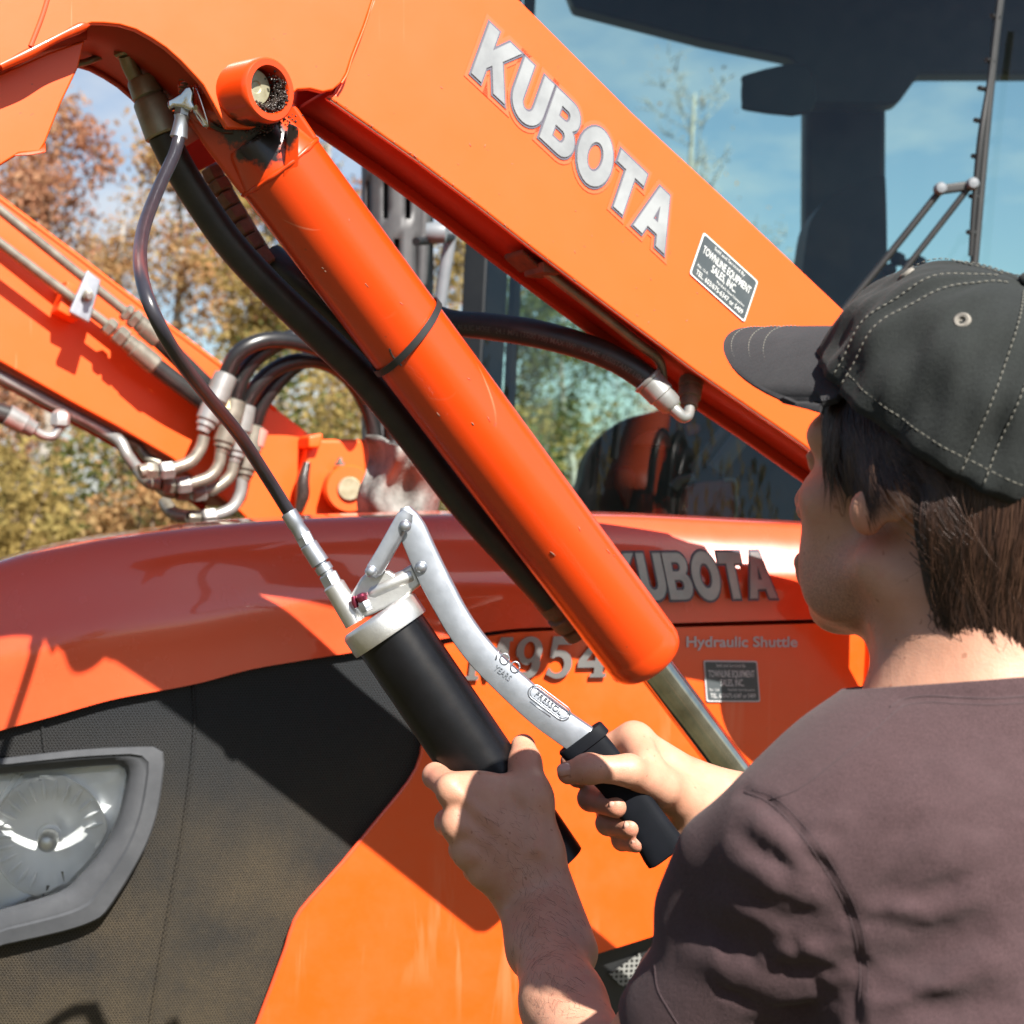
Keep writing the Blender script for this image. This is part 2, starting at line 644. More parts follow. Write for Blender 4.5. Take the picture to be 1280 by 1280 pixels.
M_cast = simple('cast_aluminium', (0.62, 0.62, 0.60), 0.42, 0.9, (0.50, 0.50, 0.49), 90, bs=0.35, bscale=700, bdist=0.0004)
M_chrome = simple('chrome', (0.30, 0.295, 0.26), 0.07, 1.0, (0.66, 0.65, 0.60), 18, rvar=0.03)
M_steel = simple('fitting_steel', (0.24, 0.225, 0.185), 0.42, 0.5, (0.15, 0.135, 0.11), 45, bs=0.25, bscale=150, rvar=0.1)
M_ferrule = simple('olive_ferrule', (0.30, 0.275, 0.19), 0.5, 0.55, (0.20, 0.18, 0.12), 50, bs=0.2, bscale=140, rvar=0.1)
M_brightfit = simple('bright_fitting', (0.32, 0.325, 0.32), 0.36, 0.5, (0.23, 0.23, 0.215), 40, bs=0.15, bscale=140)
M_rust = simple('dirty_fitting', (0.23, 0.13, 0.085), 0.8, 0.1, (0.12, 0.07, 0.05), 60, bs=0.6, bscale=220, bdist=0.0015)
M_pin = simple('pin_face', (0.42, 0.40, 0.28), 0.5, 0.55, (0.30, 0.27, 0.17), 80, bs=0.3, bscale=300)
M_grease = simple('black_grease', (0.018, 0.014, 0.012), 0.22, 0, (0.05, 0.035, 0.03), 200, bs=0.5, bscale=500, bdist=0.001)
M_silver = simple('silver_decal', (0.36, 0.37, 0.37), 0.32, 0.35, (0.22, 0.225, 0.23), 16)
M_badge = simple('badge_chrome', (0.27, 0.27, 0.265), 0.34, 0.8, (0.33, 0.33, 0.32), 30)
M_outline = simple('letter_outline', (0.09, 0.085, 0.11), 0.5)
M_halo = simple('decal_backing', (0.84, 0.10, 0.03), 0.42)
M_decal = simple('decal_black', (0.045, 0.055, 0.060), 0.38, 0, (0.06, 0.07, 0.075), 40)
M_decalw = simple('decal_white', (0.52, 0.53, 0.52), 0.5)
M_decalgrey = simple('decal_grey_letters', (0.50, 0.50, 0.50), 0.5)
M_print = simple('hose_print', (0.085, 0.085, 0.08), 0.7)
M_rag = simple('rag_cloth', (0.23, 0.23, 0.215), 0.9, 0, (0.05, 0.045, 0.04), 18, bs=0.6, bscale=90, bdist=0.004)
M_tape = simple('yellow_tape', (0.75, 0.66, 0.38), 0.6)
M_redtag = simple('pink_tape', (0.70, 0.22, 0.18), 0.6)
M_valve = simple('purple_anodised', (0.30, 0.05, 0.09), 0.25, 0.85)
M_bezel = simple('weathered_bezel', (0.042, 0.045, 0.051), 0.72, 0, (0.064, 0.067, 0.074), 24, bs=0.2, bscale=420, rvar=0.08)
M_frame = simple('cab_frame', (0.008, 0.010, 0.012), 0.5, 0, (0.013, 0.015, 0.017), 10, spec=0.3)
M_greypost = simple('grey_post', (0.13, 0.145, 0.16), 0.4, 0.1, (0.17, 0.185, 0.20), 20)
M_guard = simple('guard_grey', (0.050, 0.050, 0.053), 0.5, 0.2, (0.07, 0.07, 0.072), 30)
M_seat = simple('seat_vinyl', (0.007, 0.008, 0.008), 0.6, 0, (0.012, 0.013, 0.013), 14, spec=0.3)
M_redrefl = simple('reflection_red', (0.16, 0.012, 0.008), 0.4)  # stands for the orange loader mirrored in the windscreen
M_foamgrey = simple('column_grey', (0.12, 0.105, 0.11), 0.5)


def glass_mat(name, tint, refl=1.0, rough=0.02, dirt=0.0):
    m, t, b = nt(name)
    t.nodes.remove(b)
    out = t.nodes['Material Output']
    tr = t.nodes.new('ShaderNodeBsdfTransparent')
    tr.inputs['Color'].default_value = rgba(tint)
    gl = t.nodes.new('ShaderNodeBsdfGlossy')
    gl.inputs['Roughness'].default_value = rough
    fr = t.nodes.new('ShaderNodeFresnel')
    fr.inputs['IOR'].default_value = 1.5
    mx = t.nodes.new('ShaderNodeMixShader')
    f = mth(t, 'MULTIPLY', fr.outputs[0], refl, True)
    t.links.new(f, mx.inputs[0])
    t.links.new(tr.outputs[0], mx.inputs[1])
    t.links.new(gl.outputs[0], mx.inputs[2])
    last = mx
    if dirt:
        df = t.nodes.new('ShaderNodeBsdfDiffuse')
        df.inputs['Color'].default_value = (0.5, 0.5, 0.5, 1)
        m2 = t.nodes.new('ShaderNodeMixShader')
        nn = ramp(t, noise(t, 30, 6, 0.7), [(0.35, 0.3), (0.75, 1.0)])
        t.links.new(mth(t, 'MULTIPLY', nn, dirt), m2.inputs[0])
        t.links.new(mx.outputs[0], m2.inputs[1])
        t.links.new(df.outputs[0], m2.inputs[2])
        last = m2
    t.links.new(last.outputs[0], out.inputs['Surface'])
    return m


M_glass = glass_mat('tinted_cab_glass', (0.68, 0.91, 0.81), 1.5, 0.01, 0.006)
M_lens = glass_mat('headlight_lens', (0.95, 0.97, 0.97), 1.0, 0.02, 0.05)

m, t, b = nt('headlight_reflector')
b.inputs['Base Color'].default_value = (0.95, 0.96, 0.97, 1)
b.inputs['Metallic'].default_value = 0.06
b.inputs['Roughness'].default_value = 0.22
bump(t, b, noise(t, 24, 2), 0.35, 0.006)
M_reflector = m

# perforated grille sheet: a hexagonal field of holes, UV in metres
m, t, b = nt('perforated_sheet')
uvn = t.nodes.new('ShaderNodeUVMap')
sep = t.nodes.new('ShaderNodeSeparateXYZ')
t.links.new(uvn.outputs[0], sep.inputs[0])
PIT = 0.0037


def dots(ox, oy):
    a = mth(t, 'FRACT', mth(t, 'ADD', mth(t, 'DIVIDE', sep.outputs[0], PIT), ox))
    c = mth(t, 'FRACT', mth(t, 'ADD', mth(t, 'DIVIDE', sep.outputs[1], PIT * 1.732), oy))
    dx = mth(t, 'SUBTRACT', a, 0.5)
    dy = mth(t, 'MULTIPLY', mth(t, 'SUBTRACT', c, 0.5), 1.732)
    return mth(t, 'SQRT', mth(t, 'ADD', mth(t, 'MULTIPLY', dx, dx), mth(t, 'MULTIPLY', dy, dy)))


dmin = mth(t, 'MINIMUM', dots(0, 0), dots(0.5, 0.5))
hole = ramp(t, dmin, [(0.34, 1.0), (0.40, 0.0)])
dustn = ramp(t, noise(t, 4.5, 6, 0.68), [(0.36, 0.0), (0.66, 1.0)])
fine = noise(t, 260, 3, 0.7)
geo = t.nodes.new('ShaderNodeTexCoord')
gs = t.nodes.new('ShaderNodeSeparateXYZ')
t.links.new(geo.outputs['Object'], gs.inputs[0])
mr = t.nodes.new('ShaderNodeMapRange')
mr.inputs['From Min'].default_value = 1.36
mr.inputs['From Max'].default_value = 1.10
t.links.new(gs.outputs[2], mr.inputs['Value'])
dustm = mth(t, 'MULTIPLY', mth(t, 'MULTIPLY', mr.outputs[0], mth(t, 'ADD', dustn, 0.35)), mth(t, 'ADD', fine, 0.35), True)
sheet = mixc(t, dustm, (0.021, 0.024, 0.028), (0.074, 0.058, 0.038))
c = mixc(t, hole, sheet, mixc(t, mth(t, 'MULTIPLY', dustm, 0.5), (0.003, 0.003, 0.003), (0.035, 0.027, 0.018)))
clod = ramp(t, noise(t, 26, 4, 0.6), [(0.735, 0.0), (0.765, 1.0)])
c = mixc(t, mth(t, 'MULTIPLY', clod, ramp(t, fine, [(0.45, 0.0), (0.55, 1.0)])), c, (0.33, 0.28, 0.19))
t.links.new(c, b.inputs['Base Color'])
b.inputs['Roughness'].default_value = 0.6
b.inputs['Specular IOR Level'].default_value = 0.25
bump(t, b, mth(t, 'SUBTRACT', 1.0, hole), 0.6, 0.0012)
M_mesh = m

# skin
def skin(name, reds=(), stubble=()):
    m, t, b = nt(name)
    c = ramp(t, noise(t, 22, 4, 0.6), [(0.30, (0.38, 0.185, 0.118)), (0.55, (0.44, 0.232, 0.154)), (0.80, (0.50, 0.28, 0.194))])
    c = mixc(t, ramp(t, noise(t, 60, 3, 0.6), [(0.55, 0.0), (0.75, 0.40)]), c, (0.42, 0.155, 0.11))
    fr = ramp(t, noise(t, 190, 1, 0.4), [(0.735, 0.0), (0.77, 1.0)])
    c = mixc(t, mth(t, 'MULTIPLY', fr, 0.55), c, (0.20, 0.075, 0.04))
    for pt, rad in stubble:
        vm = t.nodes.new('ShaderNodeVectorMath'); vm.operation = 'DISTANCE'
        t.links.new(t.nodes.new('ShaderNodeTexCoord').outputs['Object'], vm.inputs[0])
        vm.inputs[1].default_value = tuple(pt)
        k_ = ramp(t, mth(t, 'DIVIDE', vm.outputs['Value'], rad), [(0.4, 1.0), (1.0, 0.0)])
        dt = ramp(t, noise(t, 700, 2, 0.6), [(0.42, 0.05), (0.60, 0.48)])
        c = mixc(t, mth(t, 'MULTIPLY', k_, dt), c, (0.17, 0.10, 0.075))
    for pt, rad in reds:
        vm = t.nodes.new('ShaderNodeVectorMath'); vm.operation = 'DISTANCE'
        t.links.new(t.nodes.new('ShaderNodeTexCoord').outputs['Object'], vm.inputs[0])
        vm.inputs[1].default_value = tuple(pt)
        c = mixc(t, ramp(t, mth(t, 'DIVIDE', vm.outputs['Value'], rad), [(0.25, 0.55), (1.0, 0.0)]), c, (0.44, 0.145, 0.095))
    t.links.new(c, b.inputs['Base Color'])
    b.inputs['Roughness'].default_value = 0.50
    b.inputs['Specular IOR Level'].default_value = 0.4
    b.inputs['Subsurface Weight'].default_value = 0.12
    b.inputs['Subsurface Radius'].default_value = (0.9, 0.35, 0.2)
    b.inputs['Subsurface Scale'].default_value = 0.006
    v = t.nodes.new('ShaderNodeTexVoronoi')
    v.inputs['Scale'].default_value = 620
    tc = t.nodes.new('ShaderNodeTexCoord')
    t.links.new(tc.outputs['Object'], v.inputs['Vector'])
    bump(t, b, v.outputs['Distance'], 0.18, 0.0005)
    v2 = t.nodes.new('ShaderNodeTexVoronoi'); v2.feature = 'DISTANCE_TO_EDGE'; v2.inputs['Scale'].default_value = 430
    t.links.new(tc.outputs['Object'], v2.inputs['Vector'])
    bump(t, b, ramp(t, v2.outputs['Distance'], [(0.0, 0.0), (0.12, 1.0)]), 0.13, 0.0004)
    bump(t, b, noise(t, 95, 3), 0.16, 0.0014)
    bump(t, b, noise(t, 34, 2), 0.25, 0.004)
    return m


M_skin = None
M_nail = simple('fingernail', (0.42, 0.22, 0.165), 0.28, 0, (0.47, 0.27, 0.21), 60)

# jersey and twill
def cloth(name, c1, c2, c3, thread=900, rough=0.9, fuzz=0.25, bs=0.5, blot=16):
    m, t, b = nt(name)
    c = ramp(t, noise(t, blot, 5, 0.65), [(0.30, c1), (0.52, c2), (0.75, c3)])
    c = mixc(t, ramp(t, noise(t, 1100, 3, 0.7), [(0.40, 0.0), (0.62, 0.8)]), c, tuple(x * 1.65 for x in c2))
    t.links.new(c, b.inputs['Base Color'])
    b.inputs['Roughness'].default_value = rough
    b.inputs['Specular IOR Level'].default_value = 0.2
    b.inputs['Sheen Weight'].default_value = fuzz
    b.inputs['Sheen Roughness'].default_value = 0.6
    w = t.nodes.new('ShaderNodeTexWave')
    w.inputs['Scale'].default_value = thread
    w.inputs['Distortion'].default_value = 1.5
    tc = t.nodes.new('ShaderNodeTexCoord')
    t.links.new(tc.outputs['Object'], w.inputs['Vector'])
    bump(t, b, w.outputs['Fac'], bs * 0.5, 0.0004)
    bump(t, b, noise(t, 420, 3, 0.7), bs, 0.0007)
    bump(t, b, noise(t, 40, 3), 0.3, 0.002)
    return m


M_shirt = cloth('shirt_jersey', (0.032, 0.017, 0.018), (0.041, 0.0235, 0.0255), (0.053, 0.033, 0.035), 700, 0.9, 0.06)
M_seam = simple('shirt_seam', (0.045, 0.027, 0.030), 0.9)
M_cap = cloth('cap_twill', (0.005, 0.0064, 0.0064), (0.009, 0.011, 0.0105), (0.020, 0.0225, 0.0215), 800, 0.85, 0.06, 0.6, 17)
M_brim = cloth('brim_twill', (0.011, 0.011, 0.0125), (0.016, 0.016, 0.018), (0.024, 0.024, 0.025), 800, 0.85, 0.06, 0.35, 40)
M_stitch = simple('stitch_thread', (0.125, 0.12, 0.10), 0.8)
M_eyelet = simple('eyelet_thread', (0.19, 0.175, 0.15), 0.8, 0, (0.11, 0.10, 0.09), 200)
m, t, b = nt('brown_hair')
at = t.nodes.new('ShaderNodeAttribute'); at.attribute_name = 'tone'
t.links.new(ramp(t, at.outputs['Fac'], [(0.0, (0.010, 0.005, 0.0035)), (0.50, (0.030, 0.0135, 0.0085)), (0.85, (0.062, 0.031, 0.019)), (1.0, (0.11, 0.062, 0.042))]), b.inputs['Base Color'])
b.inputs['Roughness'].default_value = 0.40
b.inputs['Specular IOR Level'].default_value = 0.35
M_hair = m
M_scalp = simple('hair_undercoat', (0.013, 0.008, 0.006), 0.7, 0, (0.022, 0.012, 0.009), 150, bs=0.6, bscale=300, bdist=0.002)
# ------------------------------------------------------------------ ground and sky line
gv = [(-400, -400, 0), (400, -400, 0), (400, 900, 0), (-400, 900, 0)]
m, t, b = nt('autumn_grass')
t.links.new(ramp(t, noise(t, 0.8, 6, 0.65), [(0.3, (0.030, 0.034, 0.012)), (0.55, (0.060, 0.050, 0.020)), (0.75, (0.10, 0.065, 0.030))]), b.inputs['Base Color'])
b.inputs['Roughness'].default_value = 0.95
bump(t, b, noise(t, 30, 4), 0.6, 0.03)
tag(obj('ground', gv, [(0, 1, 2, 3)], m, None, False), kind='structure')

# ------------------------------------------------------------------ tractor
O_H = P(860, 775, 2.10)
O_H.z = 0.0
HP = Pl(Vector((O_H.x, O_H.y, 0)), N, T)
tractor = thing('tractor', Vector((O_H.x, O_H.y, 0)) - N * 0.35 + T * 0.5,
                'orange farm tractor with black mesh nose and glazed cab behind the man', 'tractor')


def st(p):
    d = p - HP.o
    return d.dot(T), d.dot(N), p.z


def wd(s, w, z):
    return HP.o + T * s + N * w + Z * z


S_CR = st(HP.at(236, 1000))[0]          # where the nose starts to curve away


def w_plan(s):
    d = max(0.0, S_CR - s)
    return -0.62 * d * d


def w_low(s, z):
    return w_plan(s) - 0.10 * (1.42 - z) ** 2


def hood(u, v, off=0.0):
    w = 0.0
    for _ in range(25):
        p = HP.at(u, v, w)
        s, _w, z = st(p)
        w = w_low(s, z) + off
    return HP.at(u, v, w)


def uv_sz(p):
    s, w, z = st(p)
    return (s - (0.5 * w if w < 0 else 0), z)


# upper hood cover: bottom edge and silhouette read off as heights along the hood
bot = [st(hood(u, v)) for u, v in ((-260, 1010), (-120, 948), (0, 912), (70, 894), (140, 873), (250, 854), (310, 836), (440, 815), (560, 797), (640, 785), (860, 778), (1078, 772), (1120, 771))]
TOPW = -0.055
tops = []
for u, v in ((-260, 800), (-120, 742), (0, 700), (60, 684), (120, 673), (200, 663), (300, 653), (400, 647), (560, 642), (700, 642), (800, 644), (900, 649), (1000, 654), (1120, 660)):
    w = TOPW
    for _ in range(20):
        p = HP.at(u, v, w)
        w = w_plan(st(p)[0]) + TOPW
    tops.append(st(HP.at(u, v, w)))


def sm_interp(x, pts):
    xs = np.array([q[0] for q in pts]); zs = np.array([q[2] for q in pts])
    g = np.linspace(xs[0], xs[-1], 400)
    y = np.interp(g, xs, zs)
    k = np.exp(-np.linspace(-2, 2, 31) ** 2); k /= k.sum()
    y = np.convolve(np.pad(y, 15, 'edge'), k, 'valid')
    return np.interp(x, g, y)


s_lo = max(bot[0][0], tops[0][0]); s_hi = st(hood(1080, 772))[0]
NS, NQ = 110, 26
hv, hf = [], []
for i in range(NS + 1):
    s = s_lo + (s_hi - s_lo) * i / NS
    zb = float(sm_interp(s, bot)); ztp = float(sm_interp(s, tops))
    row = []
    for j in range(NQ + 1):
        a = pi / 2 * (j / NQ)
        q = sin(a) ** 0.85
        wz = -0.075 * (1 - max(0.0, cos(a)) ** 0.75)
        zz = zb + (ztp - zb) * q
        # a soft crease runs along the cover just above its lower edge
        w = w_plan(s) + 0.005 + wz + 0.006 * math.exp(-((q - 0.42) / 0.16) ** 2)
        row.append(wd(s, w, zz))
    for w, dz in ((-0.14, 0.004), (-0.24, 0.004), (-0.36, 0.0), (-0.46, -0.01), (-0.56, -0.04), (-0.62, -0.12), (-0.635, -0.3)):
        row.append(wd(s, w_plan(s) + w, ztp + dz))
    row.insert(0, wd(s, w_plan(s) - 0.006, zb - 0.002))
    row.insert(0, wd(s, w_plan(s) - 0.030, zb + 0.006))
    hv += row
M1 = NQ + 1 + 7 + 2
for i in range(NS):
    for j in range(M1 - 1):
        a = i * M1 + j
        hf.append((a, a + M1, a + M1 + 1, a + 1))
hf.append(tuple(range(M1)))
hf.append(tuple(range(NS * M1, NS * M1 + M1))[::-1])
obj('hood_cover', hv, hf, M_hood, tractor, True, 40)

# perforated grille sheet under the cover, runs on behind the side panel
gpoly = [(-60, 880), (-60, 1400), (560, 1400), (560, 1000), (640, 860), (640, 790), (560, 790), (440, 806), (310, 826), (250, 843), (140, 862), (0, 900)]
patch('grille_mesh', gpoly, lambda u, v: hood(u, v, -0.007), 22, M_mesh, tractor, 0.002, uv_sz, hole=smooth_poly([(-60, 964), (0, 958), (99, 946), (180, 944), (183, 960), (176, 1010), (160, 1050), (130, 1090), (95, 1130), (0, 1160), (-60, 1172)], 3))
# the folded seam where the two grille sheets meet, and the short one over the headlight
for nm, pts in (('grille_seam', [(241, 856), (243, 905), (238, 965), (228, 1040), (214, 1120), (200, 1200), (186, 1290), (178, 1340)]),
                ('grille_seam', [(52, 894), (54, 920), (57, 944)])):
    path = [hood(u, v, -0.0065) for u, v in curve2d(pts, 5)]
    V, Fc = tube_geo(path, [0.0022] * len(path), 8)
    obj(nm, V, Fc, M_mesh, tractor, True, None, [uv_sz(p) for p in V])

# orange side panel with the model badge
EDGE = [(302, 1332), (322, 1280), (340, 1233), (358, 1184), (363, 1166), (369, 1150), (377, 1137), (388, 1124), (430, 1077), (470, 1028), (500, 992), (512, 976), (521, 961), (527, 944), (531, 915), (537, 870), (546, 836)]
sp = [(556, 806), (600, 797), (640, 791)] + [(700, 788), (860, 784), (1000, 780), (1080, 777)] + \
     [(1082, 830), (1072, 900), (1058, 960), (1050, 1060), (1030, 1090), (980, 1122), (840, 1163), (735, 1196), (700, 1206), (664, 1300), (640, 1400), (300, 1400)] + \
     EDGE
patch('side_panel', sp, lambda u, v: hood(u, v, 0.006), 18, M_side, tractor, 0.022)
V, Fc = tube_geo([hood(u, v, 0.0035) for u, v in EDGE], [0.0030] * len(EDGE), 10)
obj('panel_edge', V, Fc, M_hood, tractor, True)
# black cooling vent below the panel
vp = [(690, 1200), (735, 1188), (840, 1155), (985, 1112), (1040, 1080), (1040, 1420), (640, 1420), (664, 1290)]
patch('lower_skirt', vp, lambda u, v: hood(u, v, -0.020), 30, M_black, tractor, 0.01)
m, t, b = nt('coarse_vent_mesh')
tc = t.nodes.new('ShaderNodeUVMap')
vv = t.nodes.new('ShaderNodeTexVoronoi'); vv.inputs['Scale'].default_value = 150; vv.inputs['Randomness'].default_value = 0.0
t.links.new(tc.outputs[0], vv.inputs['Vector'])
hh = ramp(t, vv.outputs['Distance'], [(0.28, 1.0), (0.36, 0.0)])
t.links.new(mixc(t, hh, (0.20, 0.20, 0.19), (0.008, 0.008, 0.008)), b.inputs['Base Color'])
patch('vent_mesh', [(762, 1218), (800, 1192), (806, 1210), (790, 1235), (776, 1232)], lambda u, v: hood(u, v, -0.012), 12, m, tractor, 0.003, uv_sz)

# cowl to the right of the hood
V = []
for v in (770, 800, 840, 880, 920, 960, 1010):
    for u, off in ((1082 - (v - 770) * 0.05, 0.004), (1090 - (v - 770) * 0.05, 0.016), (1108 - (v - 770) * 0.05, 0.016), (1118 - (v - 770) * 0.05, -0.02), (1122 - (v - 770) * 0.05, -0.03)):
        V.append(HP.at(u, v, off))
obj('cowl_post', V, orient(V, [(r * 5 + k, r * 5 + k + 1, r * 5 + 6 + k, r * 5 + 5 + k) for r in range(6) for k in range(4)]), M_side, tractor, True, 50)
V = [HP.at(1108, 765, -0.03), HP.at(1320, 700, -0.03), HP.at(1320, 1050, -0.03), HP.at(1080, 1050, -0.03)]
pnl = plate('cowl_panel', V, -N * 0.01, M_cyl, tractor, 0)
for u, v in ((1122, 815), (1112, 880), (1150, 790)):
    lathe('rivet', HP.at(u, v, -0.03), N, [(0, 0.004), (0.0015, 0.0036), (0.003, 0.002), (0.0032, 0)], M_rust, pnl, 12)

# headlight
outer = smooth_poly([(-60, 954), (0, 948), (99, 937), (170, 933.5), (195, 934), (205, 942), (205, 960), (199, 1006), (188, 1045), (168, 1086), (135, 1138), (118, 1152), (80, 1165), (0, 1183), (-60, 1196)], 5)
inner = smooth_poly([(-60, 974), (0, 968), (75, 961), (138, 956), (152, 957), (158, 966), (157, 980), (150, 1012), (141, 1036), (126, 1064), (100, 1094), (74, 1115), (0, 1137), (-60, 1150)], 5)


def resample(poly, n):
    a = np.array(poly + [poly[0]])
    d = np.r_[0, np.cumsum(np.hypot(*np.diff(a, axis=0).T))]
    # start where the outline is at the far right top corner
    q = np.linspace(0, d[-1], n, endpoint=False)
    return np.c_[np.interp(q, d, a[:, 0]), np.interp(q, d, a[:, 1])]


ctr = np.array([40, 1050.0])


def by_angle(poly, n=96):
    a = resample(poly, 1200)
    an = np.arctan2(a[:, 1] - ctr[1], a[:, 0] - ctr[0])
    o = np.argsort(an)
    q = np.linspace(-pi, pi, n, endpoint=False)
    return np.c_[np.interp(q, an[o], a[o, 0], period=2 * pi), np.interp(q, an[o], a[o, 1], period=2 * pi)]


oo, ii = by_angle(outer), by_angle(inner)
rings = []
for f, off in ((0.0, -0.014), (0.0, 0.008), (0.04, 0.012), (0.40, 0.014), (0.47, 0.011), (0.55, 0.011), (0.86, 0.005), (0.93, 0.0), (1.0, -0.006), (1.0, -0.055)):
    q = oo + (ii - oo) * min(f, 1.0)
    rings.append([hood(u, v, off) for u, v in q])
nA = len(oo)
V = [p for r in rings for p in r]
Fc = [(r * nA + k, r * nA + (k + 1) % nA, (r + 1) * nA + (k + 1) % nA, (r + 1) * nA + k) for r in range(len(rings) - 1) for k in range(nA)]
headlight = obj('headlight', V, orient(V, Fc), M_bezel, tractor, True, 38)
# lens
lv = [hood(*ctr, -0.001)]
lf = []
for f, off in ((0.35, -0.001), (0.7, -0.003), (0.9, -0.007), (1.0, -0.013)):
    lv += [hood(u, v, off) for u, v in ctr + (ii - ctr) * f]
lf += [(0, 1 + k, 1 + (k + 1) % nA) for k in range(nA)]
for r in range(3):
    lf += [(1 + r * nA + k, 1 + (r + 1) * nA + k, 1 + (r + 1) * nA + (k + 1) % nA, 1 + r * nA + (k + 1) % nA) for k in range(nA)]
obj('lens', lv, orient(lv, lf), M_lens, headlight, True)
# reflector shell: a chrome tray with a round bowl in it
bc = np.array([62.0, 1046.0])
rv = []
nb = nA
an = np.linspace(-pi, pi, nb, endpoint=False)
circ = lambda r, e=1.05: np.c_[bc[0] + r * np.cos(an), bc[1] + r * e * np.sin(an)]
sh = [(ii, -0.016), (ctr + (ii - ctr) * 0.985, -0.045), (None, 74, -0.050), (None, 73, -0.040), (None, 68, -0.050), (None, 58, -0.062), (None, 44, -0.074), (None, 28, -0.084), (None, 17, -0.090), (None, 15, -0.094)]
for e in sh:
    if e[0] is None:
        q = circ(e[1])
        # clip the bowl to the tray
        q = np.where((np.hypot(*(q - ctr).T) > 0.93 * np.hypot(*(ii - ctr).T))[:, None] & np.full((nb, 2), e[1] > 50), ctr + (ii - ctr) * 0.93, q)
        off = e[2]
    else:
        q, off = e
    rv += [hood(u, v, off) for u, v in q]
rf = [(r * nb + k, r * nb + (k + 1) % nb, (r + 1) * nb + (k + 1) % nb, (r + 1) * nb + k) for r in range(len(sh) - 1) for k in range(nb)]
rf.append(tuple(range((len(sh) - 1) * nb, len(sh) * nb)))
obj('reflector', rv, orient(rv, rf), M_reflector, headlight, True, 28)
hn = (hood(62, 1046, 0.1) - hood(62, 1046, 0.0)).normalized()
lathe('bulb_shield', hood(62, 1046, -0.088), N, [(0, 0.011), (0.030, 0.0125), (0.036, 0.0125), (0.040, 0.011), (0.043, 0.007), (0.044, 0)], M_cast, headlight, 28)
for a, b_ in (((-60, 1096), (28, 968)), ((-60, 1080), (20, 967))):
    tube('lens_rib', [hood(*a, -0.004), hood((a[0] + b_[0]) / 2, (a[1] + b_[1]) / 2, -0.003), hood(*b_, -0.008)], 0.0012, M_lens, headlight, 8)

for k in range(26):
    a = 2 * pi * k / 26
    q0 = bc + np.array([cos(a), sin(a)]) * 47; q1 = bc + np.array([cos(a), sin(a)]) * 70
    if np.hypot(*(q1 - ctr)) > 0.9 * np.hypot(*(ii - ctr).T)[int(((atan2(q1[1] - ctr[1], q1[0] - ctr[0]) + pi) / (2 * pi)) * nA) % nA]: continue
    tube('reflector_flute', [hood(*q0, -0.0700), hood(*((q0 + q1) / 2), -0.0590), hood(*q1, -0.0475)], [0.0012, 0.0026, 0.0012], M_reflector, headlight, 8)
# black under-structure so that nothing shows through the gaps
V = [wd(-1.3, -0.16, 0.3), wd(0.35, -0.16, 0.3), wd(0.35, -0.16, 1.40), wd(-1.0, -0.22, 1.36)]
plate('engine_frame', V, -N * 0.25, M_black, tractor, 0.01)


# lettering stuck on panels
def letters(word, o, ex, ey, nrm, mat, parent, gap=0.10, ext=0.002, bev=0.0012, outline=None, grow=0.05, name='letter', halo=None):
    x = 0.0
    for ch in word:
        w, sp_ = GLY[ch]
        k = ey.length
        V, Fc = fill2d(sp_, 0.5, 0.0)
        def tr(p, z0, zs):
            return o + ex * (p.x + x) + ey * p.y + nrm * (z0 + (p.z + 0.5) * zs)
        V3 = [tr(p, ext * 0.45, ext) for p in V]
        lo = obj(name, V3, Fc, mat, parent, True, 30)
        if bev:
            bm_ = lo.modifiers.new('b', 'BEVEL'); bm_.width = bev; bm_.segments = 2; bm_.limit_method = 'ANGLE'
        if outline is not None:
            V, Fc = fill2d(sp_, 0.5, 0.0, grow)
            obj('letter_outline', [tr(p, 0.0003, ext * 0.45 + 0.0002) for p in V], Fc, outline, lo, True, 30)
        if halo is not None:
            V, Fc = fill2d([sp_[0]], 0.5, 0.0, grow * 2.6)
            obj('letter_backing', [tr(p, 0.0001, 0.0002) for p in V], Fc, halo, lo, True, 30)
        x += w + gap


def decal_text(lines, o, ex, ey, nrm, mat, parent, lift):
    """lines: (text, x centre, baseline, cap height, width scale, offset)"""
    for s, cx, by, hgt, wid, off in lines:
        V, Fc = text2d(s, off)
        x0 = min(p.x for p in V); x1 = max(p.x for p in V)
        k = hgt / 0.70
        sx = wid / (x1 - x0)
        V3 = [o + ex * (cx + (p.x - (x0 + x1) / 2) * sx) + ey * (by + p.y * k) + nrm * lift for p in V]
        obj('lettering', V3, orient(V3, Fc), mat, parent, False)


